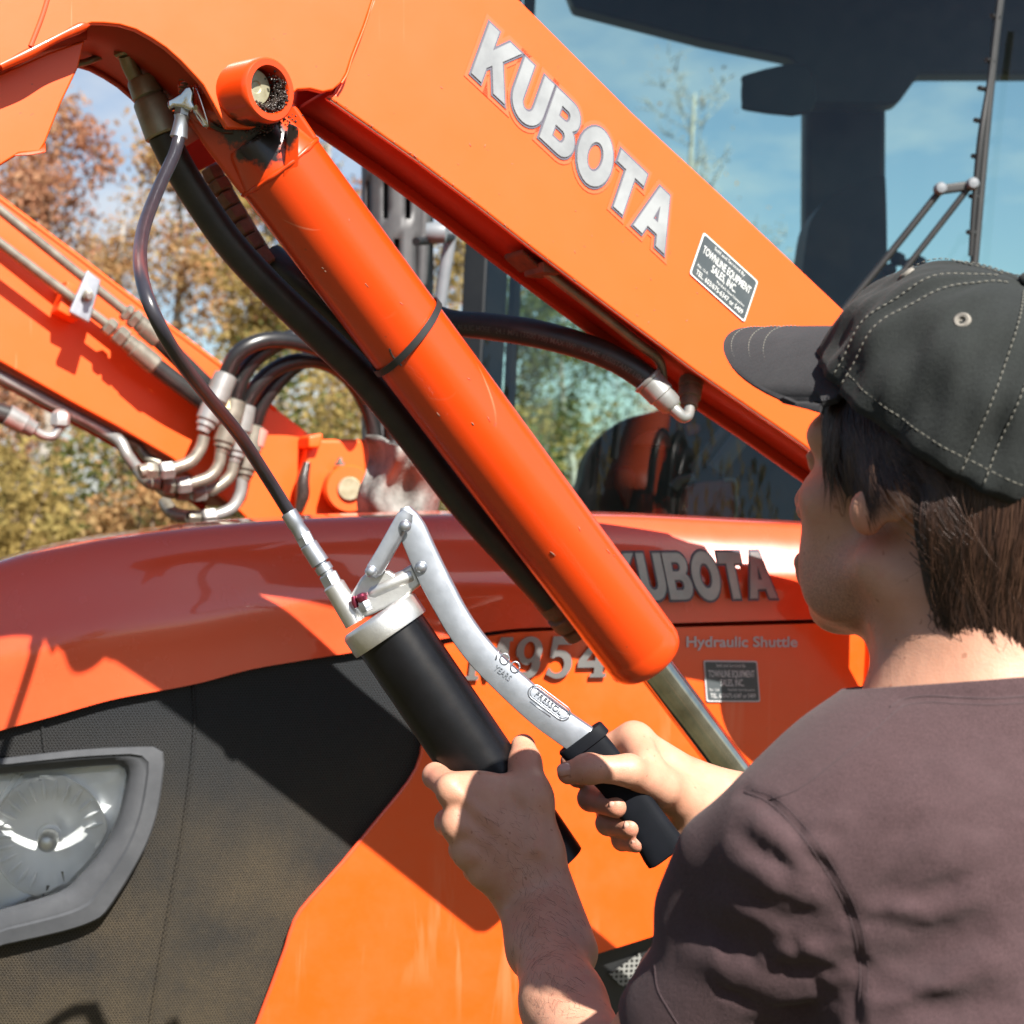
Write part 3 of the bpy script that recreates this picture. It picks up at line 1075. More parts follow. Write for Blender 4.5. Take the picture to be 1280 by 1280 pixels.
def dealer_decal(quad, at, nrm, parent, bg, ink, rim, lift=0.0006):
    """quad: tl, tr, br, bl outline in the photo, laid on the panel it is stuck to"""
    tl, tr_, br, bl = [at(*q) for q in quad]
    ex = ((tr_ - tl) + (br - bl)) / 2; ey = ((tl - bl) + (tr_ - br)) / 2; o = bl
    def ring(f):
        g = lambda x, y: o + ex * x + ey * y
        r = []
        rx, ry = 0.03, 0.03 * ex.length / ey.length
        for cx, cy, a0 in ((1 - f - rx, 1 - f * 1.6 - ry, 0), (f + rx, 1 - f * 1.6 - ry, 90), (f + rx, f * 1.6 + ry, 180), (1 - f - rx, f * 1.6 + ry, 270)):
            r += [g(cx + rx * cos(radians(a0 + 30 * k)), cy + ry * sin(radians(a0 + 30 * k))) for k in range(4)]
        return r
    d = plate('dealer_decal', [p + nrm * lift * 2 for p in ring(0.0)], -nrm * lift, rim, parent, 0)
    plate('decal_field', [p + nrm * lift * 2.6 for p in ring(0.022)], -nrm * lift * 0.5, bg, d, 0)
    decal_text([('Sold and Serviced By', 0.5, 0.845, 0.075, 0.55, 0.0), ('TOWNLINE EQUIPMENT', 0.5, 0.60, 0.165, 0.86, 0.012), ('SALES, INC.', 0.5, 0.385, 0.165, 0.44, 0.012),
                ('Rte. 12-A', 0.16, 0.265, 0.06, 0.18, 0.0), ('Plainfield, New Hampshire', 0.66, 0.265, 0.06, 0.50, 0.0), ('TEL. 603/675-6347 or 5409', 0.5, 0.095, 0.11, 0.84, 0.006)], o, ex, ey, nrm, ink, d, lift * 2.9)
    return d


hn_up = N
hs = lambda u, v, off=0.0: HP.at(u, v, off)
emb = part_empty('hood_lettering', tractor)
SIDE_OFF = 0.0175
oK = HP.at(745, 751, SIDE_OFF)
ex = (HP.at(937, 748, SIDE_OFF) - HP.at(838, 749.5, SIDE_OFF)) / 2.76
ey = HP.at(826.0, 691, SIDE_OFF) - HP.at(838, 749.5, SIDE_OFF)
oB = HP.at(838, 749.5, SIDE_OFF)
oK = oB - ex * (0.92 + 0.84 + 2 * 0.06)
letters('KUBOTA', oK, ex, ey, N, M_silver, emb, 0.06, 0.0018, 0.0, M_outline, 0.055)
mb = part_empty('model_badge', tractor)
o9 = HP.at(580, 850, 0.0085); e1 = (HP.at(757, 846, 0.0085) - o9) / (1.15 + 0.72 + 0.70 + 0.82 + 3 * 0.14)
letters('M9540', o9, e1, HP.at(590, 797, 0.0085) - HP.at(584, 850, 0.0085), N, M_badge, mb, 0.14, 0.003, 0.0)
V, Fc = text2d('Hydraulic Shuttle', 0.022)
x0 = min(p.x for p in V); x1 = max(p.x for p in V)
oH = HP.at(858, 808.5, 0.0078); eH = HP.at(997, 808.5, 0.0078) - oH; uH = HP.at(858, 795.5, 0.0078) - oH
V3 = [oH + eH * ((p.x - x0) / (x1 - x0)) + uH * (p.y / 0.7) for p in V]
obj('model_lettering', V3, orient(V3, Fc), M_decalgrey, tractor, False)
dealer_decal([(878, 825), (946, 826), (949, 877), (883, 877)], lambda u, v: HP.at(u, v, 0.0070), N, tractor, M_decal, M_decalgrey, M_decalgrey)

# exhaust guard and hand rail behind the loader
gx, gy = P(497, 300, 3.2), None
def guard_pt(a, z, r):
    return Vector((gx.x + r * sin(a), gx.y - r * cos(a), z))
R_G = 0.072
gv, gf = [], []
z0, z1 = 1.45, 2.35
nz, na = 46, 40
cells = {}
def slot(i, j):
    return (j % 6 in (1, 2, 3, 4)) and (i % 4 == (0 if (j // 6) % 2 == 0 else 2)) and i < 26
for j in range(nz + 1):
    for i in range(na):
        gv.append(guard_pt(2 * pi * i / na - 1.6, z0 + (z1 - z0) * j / nz, R_G))
for j in range(nz):
    for i in range(na):
        if not slot(i, j):
            gf.append((j * na + i, j * na + (i + 1) % na, (j + 1) * na + (i + 1) % na, (j + 1) * na + i))
gd = obj('exhaust_guard', gv, gf, M_guard, tractor, True)
sm = gd.modifiers.new('s', 'SOLIDIFY'); sm.thickness = 0.004; sm.offset = -1
lathe('exhaust_pipe', Vector((gx.x, gx.y, 1.3)), Z, [(0, 0.040), (1.25, 0.040), (1.25, 0.036), (0.9, 0.036)], M_black, gd, 24)
tube('guard_edge', [P(531, 215, 3.16), P(527, 330, 3.16), P(520, 480, 3.16)], 0.013, M_guard, gd, 12, 4)
hr = [P(578, 170, 3.1), P(569, 260, 3.1), P(556, 340, 3.1), P(545, 420, 3.1), P(533, 520, 3.1)]
tube('hand_rail', hr, 0.0125, M_greypost, tractor, 14)
tube('mirror_arm', [P(520, 302, 2.9), P(545, 300, 3.0), P(566, 296, 3.1)], 0.008, M_frame, tractor, 10)
lathe('marker_lamp', P(533, 291, 2.95), Vector((1, 0, 0)), [(0, 0.018), (0.02, 0.021), (0.035, 0.019), (0.04, 0.0)], M_greypost, tractor, 16)

# cab: bowed windscreen, frame, roof, seat, console, rear pillar, sun visor, wiper
cl_b, cr_b = P(590, 700, 3.45), P(1460, 700, 2.75)
across = (cr_b - cl_b); across.z = 0
cn = Vector((across.y, -across.x, 0)).normalized()
if cn.y > 0: cn = -cn
def cab(x, z, off=0.0):
    """x 0..1 across the windscreen, z world height, off towards the viewer"""
    bow = 0.10 * (1 - (2 * x - 1) ** 2)
    rake = -0.10 * (z - 1.5)
    p = cl_b + across * x + cn * (bow + rake + off)
    return Vector((p.x, p.y, z))
CW = across.length
cv, cf = [], []
nx_, nz_ = 24, 10
for j in range(nz_ + 1):
    for i in range(nx_ + 1):
        cv.append(cab(i / nx_, 1.20 + 1.80 * j / nz_))
for j in range(nz_):
    for i in range(nx_):
        a = j * (nx_ + 1) + i
        cf.append((a, a + 1, a + nx_ + 2, a + nx_ + 1))
cabo = part_empty('cab', tractor)
obj('windscreen', cv, orient(cv, cf), M_glass, cabo, True)
def strip(name, pts, half, depth, mat, parent, bv=0.006):
    """square bar along a path"""
    path = catmull(pts, 5)
    V, Fc = [], []
    for i, p in enumerate(path):
        t_ = (path[min(i + 1, len(path) - 1)] - path[max(i - 1, 0)]).normalized()
        sd = t_.cross(cn).normalized() * half
        V += [p - sd, p + sd, p + sd - cn * depth, p - sd - cn * depth]
    for i in range(len(path) - 1):
        for k in range(4):
            a = i * 4 + k; b_ = i * 4 + (k + 1) % 4
            Fc.append((a, b_, b_ + 4, a + 4))
    Fc += [(0, 1, 2, 3), tuple(range(len(V) - 4, len(V)))[::-1]]
    o = obj(name, V, Fc, mat, parent, True, 30)
    bevel(o, bv)
    return o
strip('pillar', [cab(-0.022, z, 0.012) for z in (1.15, 1.7, 2.3, 3.0)], 0.030, 0.10, M_frame, cabo)
strip('pillar', [cab(1.03, z, 0.012) for z in (1.15, 1.7, 2.3, 3.0)], 0.035, 0.10, M_frame, cabo)
strip('door_frame', [cab(0.045, z, -0.02) for z in (1.15, 1.7, 2.3, 3.0)], 0.008, 0.03, M_bezel, cabo, 0.003)
# roof, its lower front edge steps down towards the middle
rp = [(-0.05, 3.10), (1.06, 3.10), (1.06, 2.90), (0.5, 2.96), (-0.05, 3.02)]
plate('roof', [cab(x, z, -0.03) for x, z in rp], -cn * 1.25, M_frame, cabo, 0.01)
# inside
def cabin(u, v, D): return P(u, v, D)
def slab(name, poly, D, th, mat, parent=cabo, bv=0.02):
    return plate(name, [P(u, v, D) for u, v in poly], Vector((0, th, 0)), mat, parent, bv)
slab('headliner', [(690, -60), (1340, -60), (1340, 92), (1150, 92), (1124, 128), (1108, 131), (1006, 130), (996, 82), (990, 72), (880, 50), (716, 8)], 3.9, 0.08, M_frame, cabo, 0.01)
slab('rear_pillar', [(1007, 60), (1109, 60), (1108, 700), (1004, 700)], 4.15, 0.08, M_frame)
slab('sun_visor', smooth_poly([(934, 92), (1010, 80), (1014, 140), (936, 137), (928, 128), (928, 102)], 3), 3.75, 0.02, M_frame, cabo, 0.006)
slab('seat_back', smooth_poly([(1012, 720), (1000, 420), (1008, 300), (1022, 262), (1046, 240), (1080, 226), (1102, 219), (1108, 240), (1110, 420), (1112, 720)], 4), 3.7, 0.14, M_seat, cabo, 0.03)
slab('dash_console', smooth_poly([(720, 720), (726, 600), (742, 555), (772, 528), (808, 516), (860, 508), (940, 520), (1010, 560), (1060, 620), (1120, 720)], 4), 3.55, 0.35, M_seat, cabo, 0.03)
slab('red_reflection', smooth_poly([(790, 556), (800, 543), (822, 537), (836, 546), (838, 560), (822, 558), (805, 556)], 4), 3.53, 0.03, M_redrefl, cabo, 0.01)  # solid red pieces in place of the loader's reflection in the glass
slab('red_reflection', [(768, 584), (786, 582), (797, 594), (792, 612), (784, 640), (770, 610)], 3.53, 0.03, M_redrefl, cabo, 0.01)
slab('red_reflection', smooth_poly([(856, 530), (874, 530), (874, 540), (862, 544)], 3), 3.53, 0.03, M_redrefl, cabo, 0.005)
tube('pipe_reflection', [P(912, 530, 3.45), P(866, 588, 3.45)], 0.012, M_foamgrey, cabo, 12, spline=False)  # grey bars standing in for hydraulic pipes reflected in the glass
tube('pipe_reflection', [P(934, 536, 3.42), P(894, 588, 3.42)], 0.020, M_foamgrey, cabo, 14, spline=False)
slab('control_panel', smooth_poly([(856, 650), (858, 615), (870, 604), (905, 600), (918, 598), (921, 606), (921, 650)], 3), 3.40, 0.05, M_redrefl, cabo, 0.006)
tube('panel_rim', [P(905, 600, 3.39), P(918, 601, 3.39), P(920, 620, 3.39), P(920, 650, 3.39)], 0.004, M_greypost, cabo, 8)
tube('lever_base', [P(842, 610, 3.38), P(850, 600, 3.38), P(868, 596, 3.38)], [0.012, 0.010, 0.008], M_foamgrey, cabo, 10)
slab('far_window_post', [(590, 300), (606, 300), (600, 660), (578, 660)], 4.4, 0.05, M_frame)
# little plant-like cluster of knobs on the seat arm
for u, v, r in ((1122, 322, 10), (1136, 330, 9), (1150, 326, 8), (1112, 336, 9), (1158, 336, 8)):
    lathe('lever_knob', P(u, v + r, 3.6), Z, [(0, px(r, 3.6) * 0.6), (px(r, 3.6) * .6, px(r, 3.6)), (px(r, 3.6) * 1.3, px(r, 3.6) * 0.9), (px(r, 3.6) * 1.8, 0.001)], M_seat, cabo, 14)
# wiper
wp = part_empty('wiper', tractor)
DW = 2.80
def W(u, v, d=0.0): return P(u, v, DW - d)
tube('wiper_blade', [W(1254, -30), W(1243, 60), W(1232, 170), W(1223, 270), W(1217, 338)], 0.0075, M_black, wp, 10)
tube('wiper_spine', [W(1252, -30, .02), W(1238, 90, .02), W(1226, 170, .025), W(1218, 250, .02), W(1213, 320, .015)], [0.004, 0.004, 0.006, 0.005, 0.004], M_black, wp, 8)
for u, v in ((1247, 20), (1240, 75), (1231, 110), (1226, 150), (1223, 195), (1220, 245), (1217, 290)):
    tube('wiper_clip', [W(u - 7, v, .022), W(u + 3, v + 2, .0)], 0.0045, M_black, wp, 8, spline=False)
box('wiper_link', W(1192, 235, .03), Vector((0.030, 0, 0.004)), Vector((0, 0.006, 0)), Vector((-0.001, 0, 0.008)), M_black, wp, 0.003)
for u, v in ((1174, 237), (1214, 231)):
    lathe('wiper_pivot', W(u, v, .03), Vector((0, -1, 0)), [(0, 0.011), (0.012, 0.011), (0.016, 0.008), (0.017, 0)], M_greypost, wp, 14)
tube('wiper_arm', [W(1174, 240, .03), W(1110, 320, .02), W(1040, 405, .01)], 0.0062, M_black, wp, 8)
tube('wiper_arm', [W(1210, 236, .03), W(1160, 300, .02), W(1085, 395, .01)], 0.0055, M_black, wp, 8)
# ------------------------------------------------------------------ front loader
YAW = radians(30)             # the booms stand at their own angle to the tapering hood
T = Vector((cos(YAW), sin(YAW), 0))
N = Vector((sin(YAW), -cos(YAW), 0))
O_A = P(800, 300, 1.725)
AP = Pl(O_A, N, T)
A = AP.at
loader = thing('front_loader', Vector((O_A.x, O_A.y, 0)), 'orange front loader with lift cylinder, hoses and silver lettering on its long boom', 'loader')
DEP = 0.085                                  # width of the boom
low_edge = [(408, 121), (440, 143), (520, 199), (600, 259), (665, 310), (760, 382), (870, 464), (990, 546), (1110, 632), (1196, 694)]
arm_px = [(440, -120), (525, -120), (586, -62), (650, 0), (790, 140), (922, 262), (1066, 398), (1078, 480), (1106, 566), (1200, 640)] + low_edge[::-1] + [(420, 116), (430, 96), (440, 64), (466, 0)]
plate('boom_plate', [A(u, v) for u, v in arm_px], -N * 0.010, M_arm, loader, 0.0028)
# edge of the plate, flame cut and dirty
V, Fc = [], []
for u, v in low_edge:
    a = A(u, v, -0.0005); b_ = A(u, v, -0.0095)
    V += [a - Z * 0.0004, b_ - Z * 0.0004, b_ - Z * 0.0016, a - Z * 0.0016]
for i in range(len(low_edge) - 1):
    for k in range(4):
        Fc.append((i * 4 + k, i * 4 + (k + 1) % 4, i * 4 + 4 + (k + 1) % 4, i * 4 + 4 + k))
obj('plate_edge', V, Fc, M_edge, loader, True, 30)
# far side plate, top plate and the closed belly of the boom
back_top = [(440, -60), (600, 60), (700, 150), (800, 240), (930, 356), (1030, 445), (1060, 520), (1196, 640)]
plate('boom_plate', [A(u, v) - N * DEP for u, v in back_top + low_edge[::-1]], -N * 0.010, M_shade_grime, loader, 0.002)
def sheet(name, a_pts, b_pts, th, mat, parent=loader, flip=False):
    V, Fc = [], []
    n = len(a_pts)
    for p, q in zip(a_pts, b_pts):
        V += [p, q]
    for i in range(n - 1):
        Fc.append((2 * i, 2 * i + 1, 2 * i + 3, 2 * i + 2))
    o = obj(name, V, Fc, mat, parent, True, 30)
    m_ = o.modifiers.new('s', 'SOLIDIFY'); m_.thickness = th; m_.offset = 0
    return o
inset = [A(u + 8, v - 11) for u, v in low_edge]
sheet('belly_plate', [p - N * 0.0105 for p in inset], [p - N * DEP for p in inset], 0.006, M_shade_grime)
tp = [(466, -60), (586, -62), (650, 0), (790, 140), (922, 262), (1050, 384)]
bt2 = [(470, -40), (586, 46), (660, 116), (800, 240), (930, 356), (1030, 446)]
sheet('top_plate', [A(u - 3, v + 3) - N * 0.0105 for u, v in tp], [A(u, v) - N * DEP for u, v in bt2], 0.006, M_arm)
# steel pipe clipped under the boom
tube('boom_pipe', [A(700, 335) - N * 0.028, A(760, 381) - N * 0.028, A(815, 424) - N * 0.03, A(846, 446) - N * 0.035, A(862, 470) - N * 0.05], 0.0055, M_steel, loader, 12)
box('pipe_clip', A(697, 333) - N * 0.03 , T * 0.012, N * 0.02, Z * 0.006, M_edge, loader)
box('pipe_clip', A(676, 320) - N * 0.04, T * 0.010 - Z * 0.007, N * 0.02, Z * 0.003, M_edge, loader)

KDEP = 0.15
# front section of the boom: overlaps the main plate, with the arched cut-out
arch = [(-50, 98), (-20, 90), (0, 84), (18, 76), (34, 68), (48, 60), (66, 50), (84, 41), (100, 35), (115, 30), (130, 29), (150, 31), (170, 37), (190, 48), (208, 60), (226, 76), (243, 94), (254, 106), (264, 124), (276, 146), (284, 160)]
rnd = random.Random(3)
arch_r = [(u, v + (rnd.uniform(-2.2, 2.2) if u < 120 else 0)) for u, v in arch]
fpx = [(-50, -120), (500, -120), (465, 2), (455, 32), (440, 70), (433, 92), (426, 104), (417, 112), (404, 115), (388, 111), (372, 112), (352, 130), (318, 160)] + arch_r[::-1]
plate('knee_plate', [A(u, v, 0.0095) for u, v in fpx], -N * 0.009, M_arm, loader, 0.0018)
# weld seam and scratch lines on it
tube('weld_seam', [A(u, v, 0.0100) for u, v in ((466, 0), (456, 32), (441, 70), (434, 92), (427, 104))], 0.0012, M_far, loader, 8)
tube('weld_seam', [A(u, v, 0.0095) for u, v in ((62, -10), (52, 22), (38, 58))], 0.0022, M_hood, loader, 8)
tube('weld_seam', [A(u, v, 0.006) for u, v in ((0, 83), (34, 67), (66, 50), (100, 34), (112, 30))], [0.004, 0.005, 0.004, 0.005, 0.002], M_cyl, loader, 8)
# web and far plate of the knee, both in shade
sheet('arch_web', [A(u + 1, v - 9, -0.0005) for u, v in arch], [A(u + 1, v - 9) - N * KDEP for u, v in arch], 0.006, M_shade_grime)
plate('knee_plate', [A(u, v) - N * KDEP for u, v in [(-50, -60), (470, -60), (404, 130), (318, 175), (290, 176)] + arch[::-1]], -N * 0.010, M_shade_grime, loader, 0.002)
# lower link seen through the arch, its flange folded at the bottom
B1 = lambda u, v, d=0.0: A(u, v, -0.022 + d)
plate('lower_boom', [B1(*q) for q in ((-60, 132), (-20, 100), (20, 84), (60, 66), (106, 50), (98, 84), (76, 130), (57, 178), (50, 190), (24, 192), (0, 207), (-60, 232))], -N * 0.008, M_arm, loader, 0.002)
V = [B1(57, 178, .001), B1(58, 190, .012), B1(40, 193, .018), B1(18, 194, .012), B1(24, 191, .001), B1(50, 188, .001)]
plate('folded_lip', V, -N * 0.004, M_cyl, loader, 0.001)
sheet('lower_web', [B1(-60, 92), B1(0, 66), B1(50, 46), B1(108, 34)], [B1(-60, 125), B1(0, 94), B1(50, 66), B1(108, 50)], 0.006, M_shade_grime)
tube('grease_line', [A(97, 80, -0.13), A(112, 76, -0.12), A(128, 69, -0.12), A(131, 67, -0.125)], 0.0034, M_steel, loader, 10)

# pin boss with its greasy pin
bx = (N * 0.93 + T * 0.30 + Z * -0.05).normalized()
bc0 = A(338, 112, 0.040)
Rb = px(41, 1.47)
lathe('pin_boss', bc0 - bx * 0.10, bx, [(0, Rb), (0.094, Rb), (0.0985, Rb * 0.97), (0.1, Rb * 0.92), (0.1, Rb * 0.74), (0.098, Rb * 0.70), (0.085, Rb * 0.69), (0.03, Rb * 0.69)], M_cyl, loader, 48)
pin = lathe('pin', bc0 - bx * 0.06 - T * 0.006 + Z * 0.003, bx, [(0, Rb * 0.56), (0.046, Rb * 0.56), (0.0485, Rb * 0.52), (0.0485, 0.006), (0.0475, 0.005), (0.0475, 0)], M_pin, loader, 36)
tube('weld_bead', [bc0 - bx * 0.064 + (T * cos(a) * 1.0 + Z * sin(a)) * (Rb * 1.0) for a in [radians(k) for k in range(60, 300, 20)]], 0.0042, M_cyl, loader, 8)
tube('weld_bead', [bc0 - bx * 0.054 + (T * cos(a) + Z * sin(a)) * (Rb * 1.0) for a in [radians(k) for k in range(75, 200, 18)]], [0.003, 0.005, 0.0035, 0.005, 0.003, 0.005, 0.003], M_cyl, loader, 8)
OCT = [(0, 2, 4), (2, 1, 4), (1, 3, 4), (3, 0, 4), (2, 0, 5), (1, 2, 5), (3, 1, 5), (0, 3, 5)]


def lumps(pts_):
    V, Fc = [], []
    for c_, s_ in pts_:
        q = [c_ + Vector(d) * s_ * rnd.uniform(0.7, 1.3) for d in ((-1, 0, 0), (1, 0, 0), (0, -1, 0), (0, 1, 0), (0, 0, 1), (0, 0, -1))]
        o_ = len(V); V += q
        Fc += [tuple(o_ + i for i in f) for f in OCT]
    return V, Fc


gl2 = []
for k in range(1000):
    a = radians(rnd.gauss(-42, 42)); r = Rb * rnd.uniform(0.42, 0.71) if rnd.random() < 2 else 0
    gl2.append((bc0 + bx * (rnd.uniform(-0.020, -0.004) if r < Rb * .72 else rnd.uniform(-0.001, 0.0015)) + (T * cos(a) + Z * sin(a)) * r, rnd.uniform(0.0006, 0.0017)))
gv, gf = lumps(gl2)
tag(obj('old_grease', gv, gf, M_grease, loader, True), kind='stuff')

# lift cylinder
c0, c1 = P(322, 172, 1.55), P(812, 826, 1.78)
ca = (c1 - c0).normalized(); cl = (c1 - c0).length
R0, R1 = px(57, 1.55), px(50.5, 1.78)
R0 = (R0 + R1) / 2 * 1.02; R1 = R0 * 0.985
cyl = lathe('lift_cylinder', c0, ca, [(-0.004, 0.010), (-0.004, R0 * 0.80), (0.0, R0 * 0.86), (0.030, R0), (0.031, R0 * 1.012), (0.037, R0 * 1.012), (0.040, R0), (cl * 0.5, (R0 + R1) / 2), (cl - 0.030, R1), (cl - 0.028, R1 * 0.992), (cl - 0.024, R1), (cl - 0.012, R1 * 0.99), (cl - 0.004, R1 * 0.93), (cl, R1 * 0.84), (cl, 0.02)], M_cyl, loader, 64, 38)
# rod end lug between the plates, flat cheeks and gusset
cx_ = ca.cross(Vector((0, -1, 0))).normalized()
cyv = cx_.cross(ca).normalized()
if cyv.y > 0: cyv = -cyv
lug = [(-0.085, -0.030), (-0.085, 0.012), (-0.055, 0.040), (-0.010, 0.048), (0.034, 0.046), (0.040, 0.0), (0.034, -0.046), (-0.02, -0.046), (-0.06, -0.044)]
up_right = cx_ if cx_.x > 0 else -cx_
plate('rod_lug', [c0 + ca * a + up_right * b_ + cyv * 0.020 for a, b_ in lug], -cyv * 0.050, M_cyl, cyl, 0.004)
plate('lug_gusset', [c0 + ca * 0.052 + up_right * 0.006 + cyv * 0.040, c0 + ca * 0.012 + up_right * 0.036 + cyv * 0.052, c0 + ca * 0.003 + up_right * 0.031 + cyv * 0.056, c0 + ca * 0.040 + up_right * -0.004 + cyv * 0.046], -cyv * 0.02, M_cyl, cyl, 0.0015)
tube('weld_bead', [c0 + ca * 0.034 + (up_right * cos(a) + cyv * sin(a)) * (R0 * 1.0) for a in [radians(k) for k in range(0, 181, 15)]], [0.002, 0.003, 0.0022, 0.003, 0.002, 0.003, 0.0025, 0.003, 0.002, 0.003, 0.002, 0.003, 0.002], M_cyl, cyl, 8)
# grease film in the crook under the boss
gl2 = []
for k in range(160):
    u = rnd.gauss(322, 24); v = 161 + rnd.gauss(0, 4) - abs(u - 322) * 0.25
    gl2.append((P(u, v, 1.503 + rnd.uniform(-.006, .004)), rnd.uniform(0.0006, 0.0018)))
V, Fc = lumps(gl2)
tag(obj('grease_smear', V, Fc, M_grease, cyl, True), kind='stuff')
lathe('cylinder_rod', c1 - ca * 0.02, ca, [(0, px(23, 1.80)), (0.62, px(23, 1.80))], M_chrome, loader, 40)
lathe('rod_wiper', c1 - ca * 0.002, ca, [(0, px(27, 1.78)), (0.006, px(27, 1.78)), (0.008, px(24, 1.78))], M_black, cyl, 32)
# cable tie round the barrel and the hose next to it
tie_t = (P(507, 420, 1.637) - c0).dot(ca)
tie = []
for k in range(49):
    a = 2 * pi * k / 48
    q = up_right * cos(a) + cyv * sin(a)
    ext = 0.0
    if -up_right.dot(q) > 0.1:
        ext = 0.0
    tie.append(c0 + ca * (tie_t - 0.010 * cos(a)) + q * (R0 * 1.004 + 0.0016 + ext))
V, Fc = [], []
for i, p in enumerate(tie):
    q = (p - c0 - ca * ca.dot(p - c0)).normalized()
    V += [p - ca * 0.0036, p + ca * 0.0036, p + ca * 0.0036 + q * 0.0016, p - ca * 0.0036 + q * 0.0016]
for i in range(len(tie) - 1):
    for k in range(4):
        Fc.append((i * 4 + k, i * 4 + (k + 1) % 4, i * 4 + 4 + (k + 1) % 4, i * 4 + 4 + k))
obj('cable_tie', V, Fc, M_black, cyl, True, 40)
tube('scratch', [c0 + ca * t_ + (up_right * cos(radians(a)) + cyv * sin(radians(a))) * (R0 * 0.998) for t_, a in ((0.235, 118), (0.243, 121), (0.256, 119))], 0.0011, M_grease, cyl, 6)

for k in range(14):
    t_ = rnd.uniform(0.05, cl - 0.03); a = radians(rnd.uniform(20, 160)); L_ = rnd.uniform(0.0006, 0.0035); da = rnd.uniform(-0.02, 0.02)
    pth = [c0 + ca * (t_ + L_ * q) + (up_right * cos(a + da * q) + cyv * sin(a + da * q)) * (R0 * 0.994 + 0.0002) for q in (-1, 0, 1)]
    V, Fc = tube_geo(pth, [0.0003, rnd.uniform(0.0003, 0.0008), 0.0002], 5)
    if k == 0: chv, chf = [], []
    o_ = len(chv); chv += V; chf += [tuple(i + o_ for i in f) for f in Fc]
tag(obj('paint_chips', chv, chf, M_rust, cyl, True), kind='stuff')
chv, chf = [], []
for k in range(60):
    if k < 34:
        i = rnd.randrange(0, 7); f = rnd.random(); q0, q1 = low_edge[i], low_edge[i + 1]
        c_ = A(q0[0] + (q1[0] - q0[0]) * f, q0[1] + (q1[1] - q0[1]) * f - rnd.uniform(0, 5), 0.0)
    else:
        c_ = A(rnd.uniform(450, 930), 0, 0.0); u_ = 640 + F * c_.x / c_.y
        c_ = A(u_, 60 + (u_ - 450) * 0.80 + rnd.uniform(-50, 60), 0.0)
    d_ = (T * rnd.uniform(-1, 1) + Z * rnd.uniform(-1, 1)).normalized(); L_ = rnd.uniform(0.0004, 0.0022)
    V, Fc = tube_geo([c_ - d_ * L_, c_, c_ + d_ * L_], [0.0002, rnd.uniform(0.0003, 0.0007), 0.0002], 5)
    o_ = len(chv); chv += V; chf += [tuple(i + o_ for i in f) for f in Fc]
tag(obj('paint_chips', chv, chf, M_rust, loader, True), kind='stuff')

# big hose from the knee fitting down behind the cylinder
def px_tube(name, pts, r_px, mat, parent=loader, seg=18, n=8, spline=True):
    p3 = [P(*q) for q in pts]
    r3 = [px(r_px[i] if hasattr(r_px, '__len__') else r_px, q[2]) for i, q in enumerate(pts)]
    if not spline:
        V, Fc = tube_geo(p3, r3, seg)
        return obj(name, V, Fc, mat, parent, True, 40)
    return tube(name, p3, r3, mat, parent, seg, n)
hose = px_tube('hydraulic_hose', [(203, 168, 1.55), (222, 206, 1.56), (250, 252, 1.575), (290, 308, 1.595), (340, 362, 1.62), (405, 424, 1.655), (460, 478, 1.685), (520, 552, 1.715), (580, 630, 1.745), (650, 708, 1.78), (688, 752, 1.80)], [19.5, 19.5, 19.5, 19.5, 19.5, 20, 20, 20, 20, 19, 18], M_rubber, loader, 22)
def seg_fit(name, a, b_, prof, mat, parent, seg=28, nut=False):
    """turned fitting between two points; prof as (fraction, radius in px)"""
    pa, pb = P(*a), P(*b_); L = (pb - pa).length; D_ = (a[2] + b_[2]) / 2
    return lathe(name, pa, pb - pa, [(f * L, px(r, D_)) for f, r in prof], mat, parent, 6 if nut else seg, 35)
seg_fit('ferrule', (176, 98, 1.545), (206, 170, 1.55), [(0, 8), (0.0, 17), (0.04, 18.5), (0.30, 20), (0.33, 17.5), (0.36, 20.5), (0.40, 22), (0.97, 24.5), (1.0, 23), (1.0, 10)], M_ferrule, hose)
px_tube('elbow_pipe', [(158, 70, 1.53), (162, 82, 1.534), (169, 96, 1.54), (178, 112, 1.546)], 10, M_ferrule, hose, 18)
seg_fit('hex_nut', (157, 56, 1.53), (159, 72, 1.53), [(0, 12), (0, 15), (0.85, 16.5), (1, 14)], M_ferrule, hose, nut=True)
seg_fit('hex_nut', (157, 30, 1.53), (157, 57, 1.53), [(0, 12), (0.1, 13.5), (0.9, 13.5), (1, 12)], M_ferrule, hose, nut=True)
seg_fit('hose_end', (682, 745, 1.80), (722, 792, 1.83), [(0, 17), (0.02, 19), (0.35, 19), (0.40, 15), (0.46, 15), (0.48, 20), (0.72, 20), (0.74, 13), (0.8, 13), (0.82, 17), (1, 17)], M_rust, hose, 20)
# stacked dirty couplings behind the cylinder
cp = px_tube('hose_coupling', [(266, 208, 1.70), (280, 236, 1.70), (302, 272, 1.70), (330, 318, 1.70), (352, 345, 1.70)], [9, 10, 10, 10, 10], M_rust, loader, 12)
for a, b_, r in (((263, 210, 1.685), (271, 226, 1.685), 14), ((272, 226, 1.685), (280, 240, 1.685), 15), ((280, 243, 1.685), (291, 259, 1.685), 14), ((290, 262, 1.685), (299, 276, 1.685), 16), ((300, 279, 1.685), (310, 294, 1.685), 14), ((311, 297, 1.685), (322, 312, 1.685), 15), ((323, 314, 1.685), (336, 332, 1.685), 14)):
    seg_fit('hex_nut', a, b_, [(0, r * .85), (0.1, r), (0.9, r), (1, r * .85)], M_rust, cp, nut=True)
px_tube('coupling_hose', [(262, 200, 1.72), (264, 207, 1.72), (268, 216, 1.70)], 8, M_black, cp, 10)
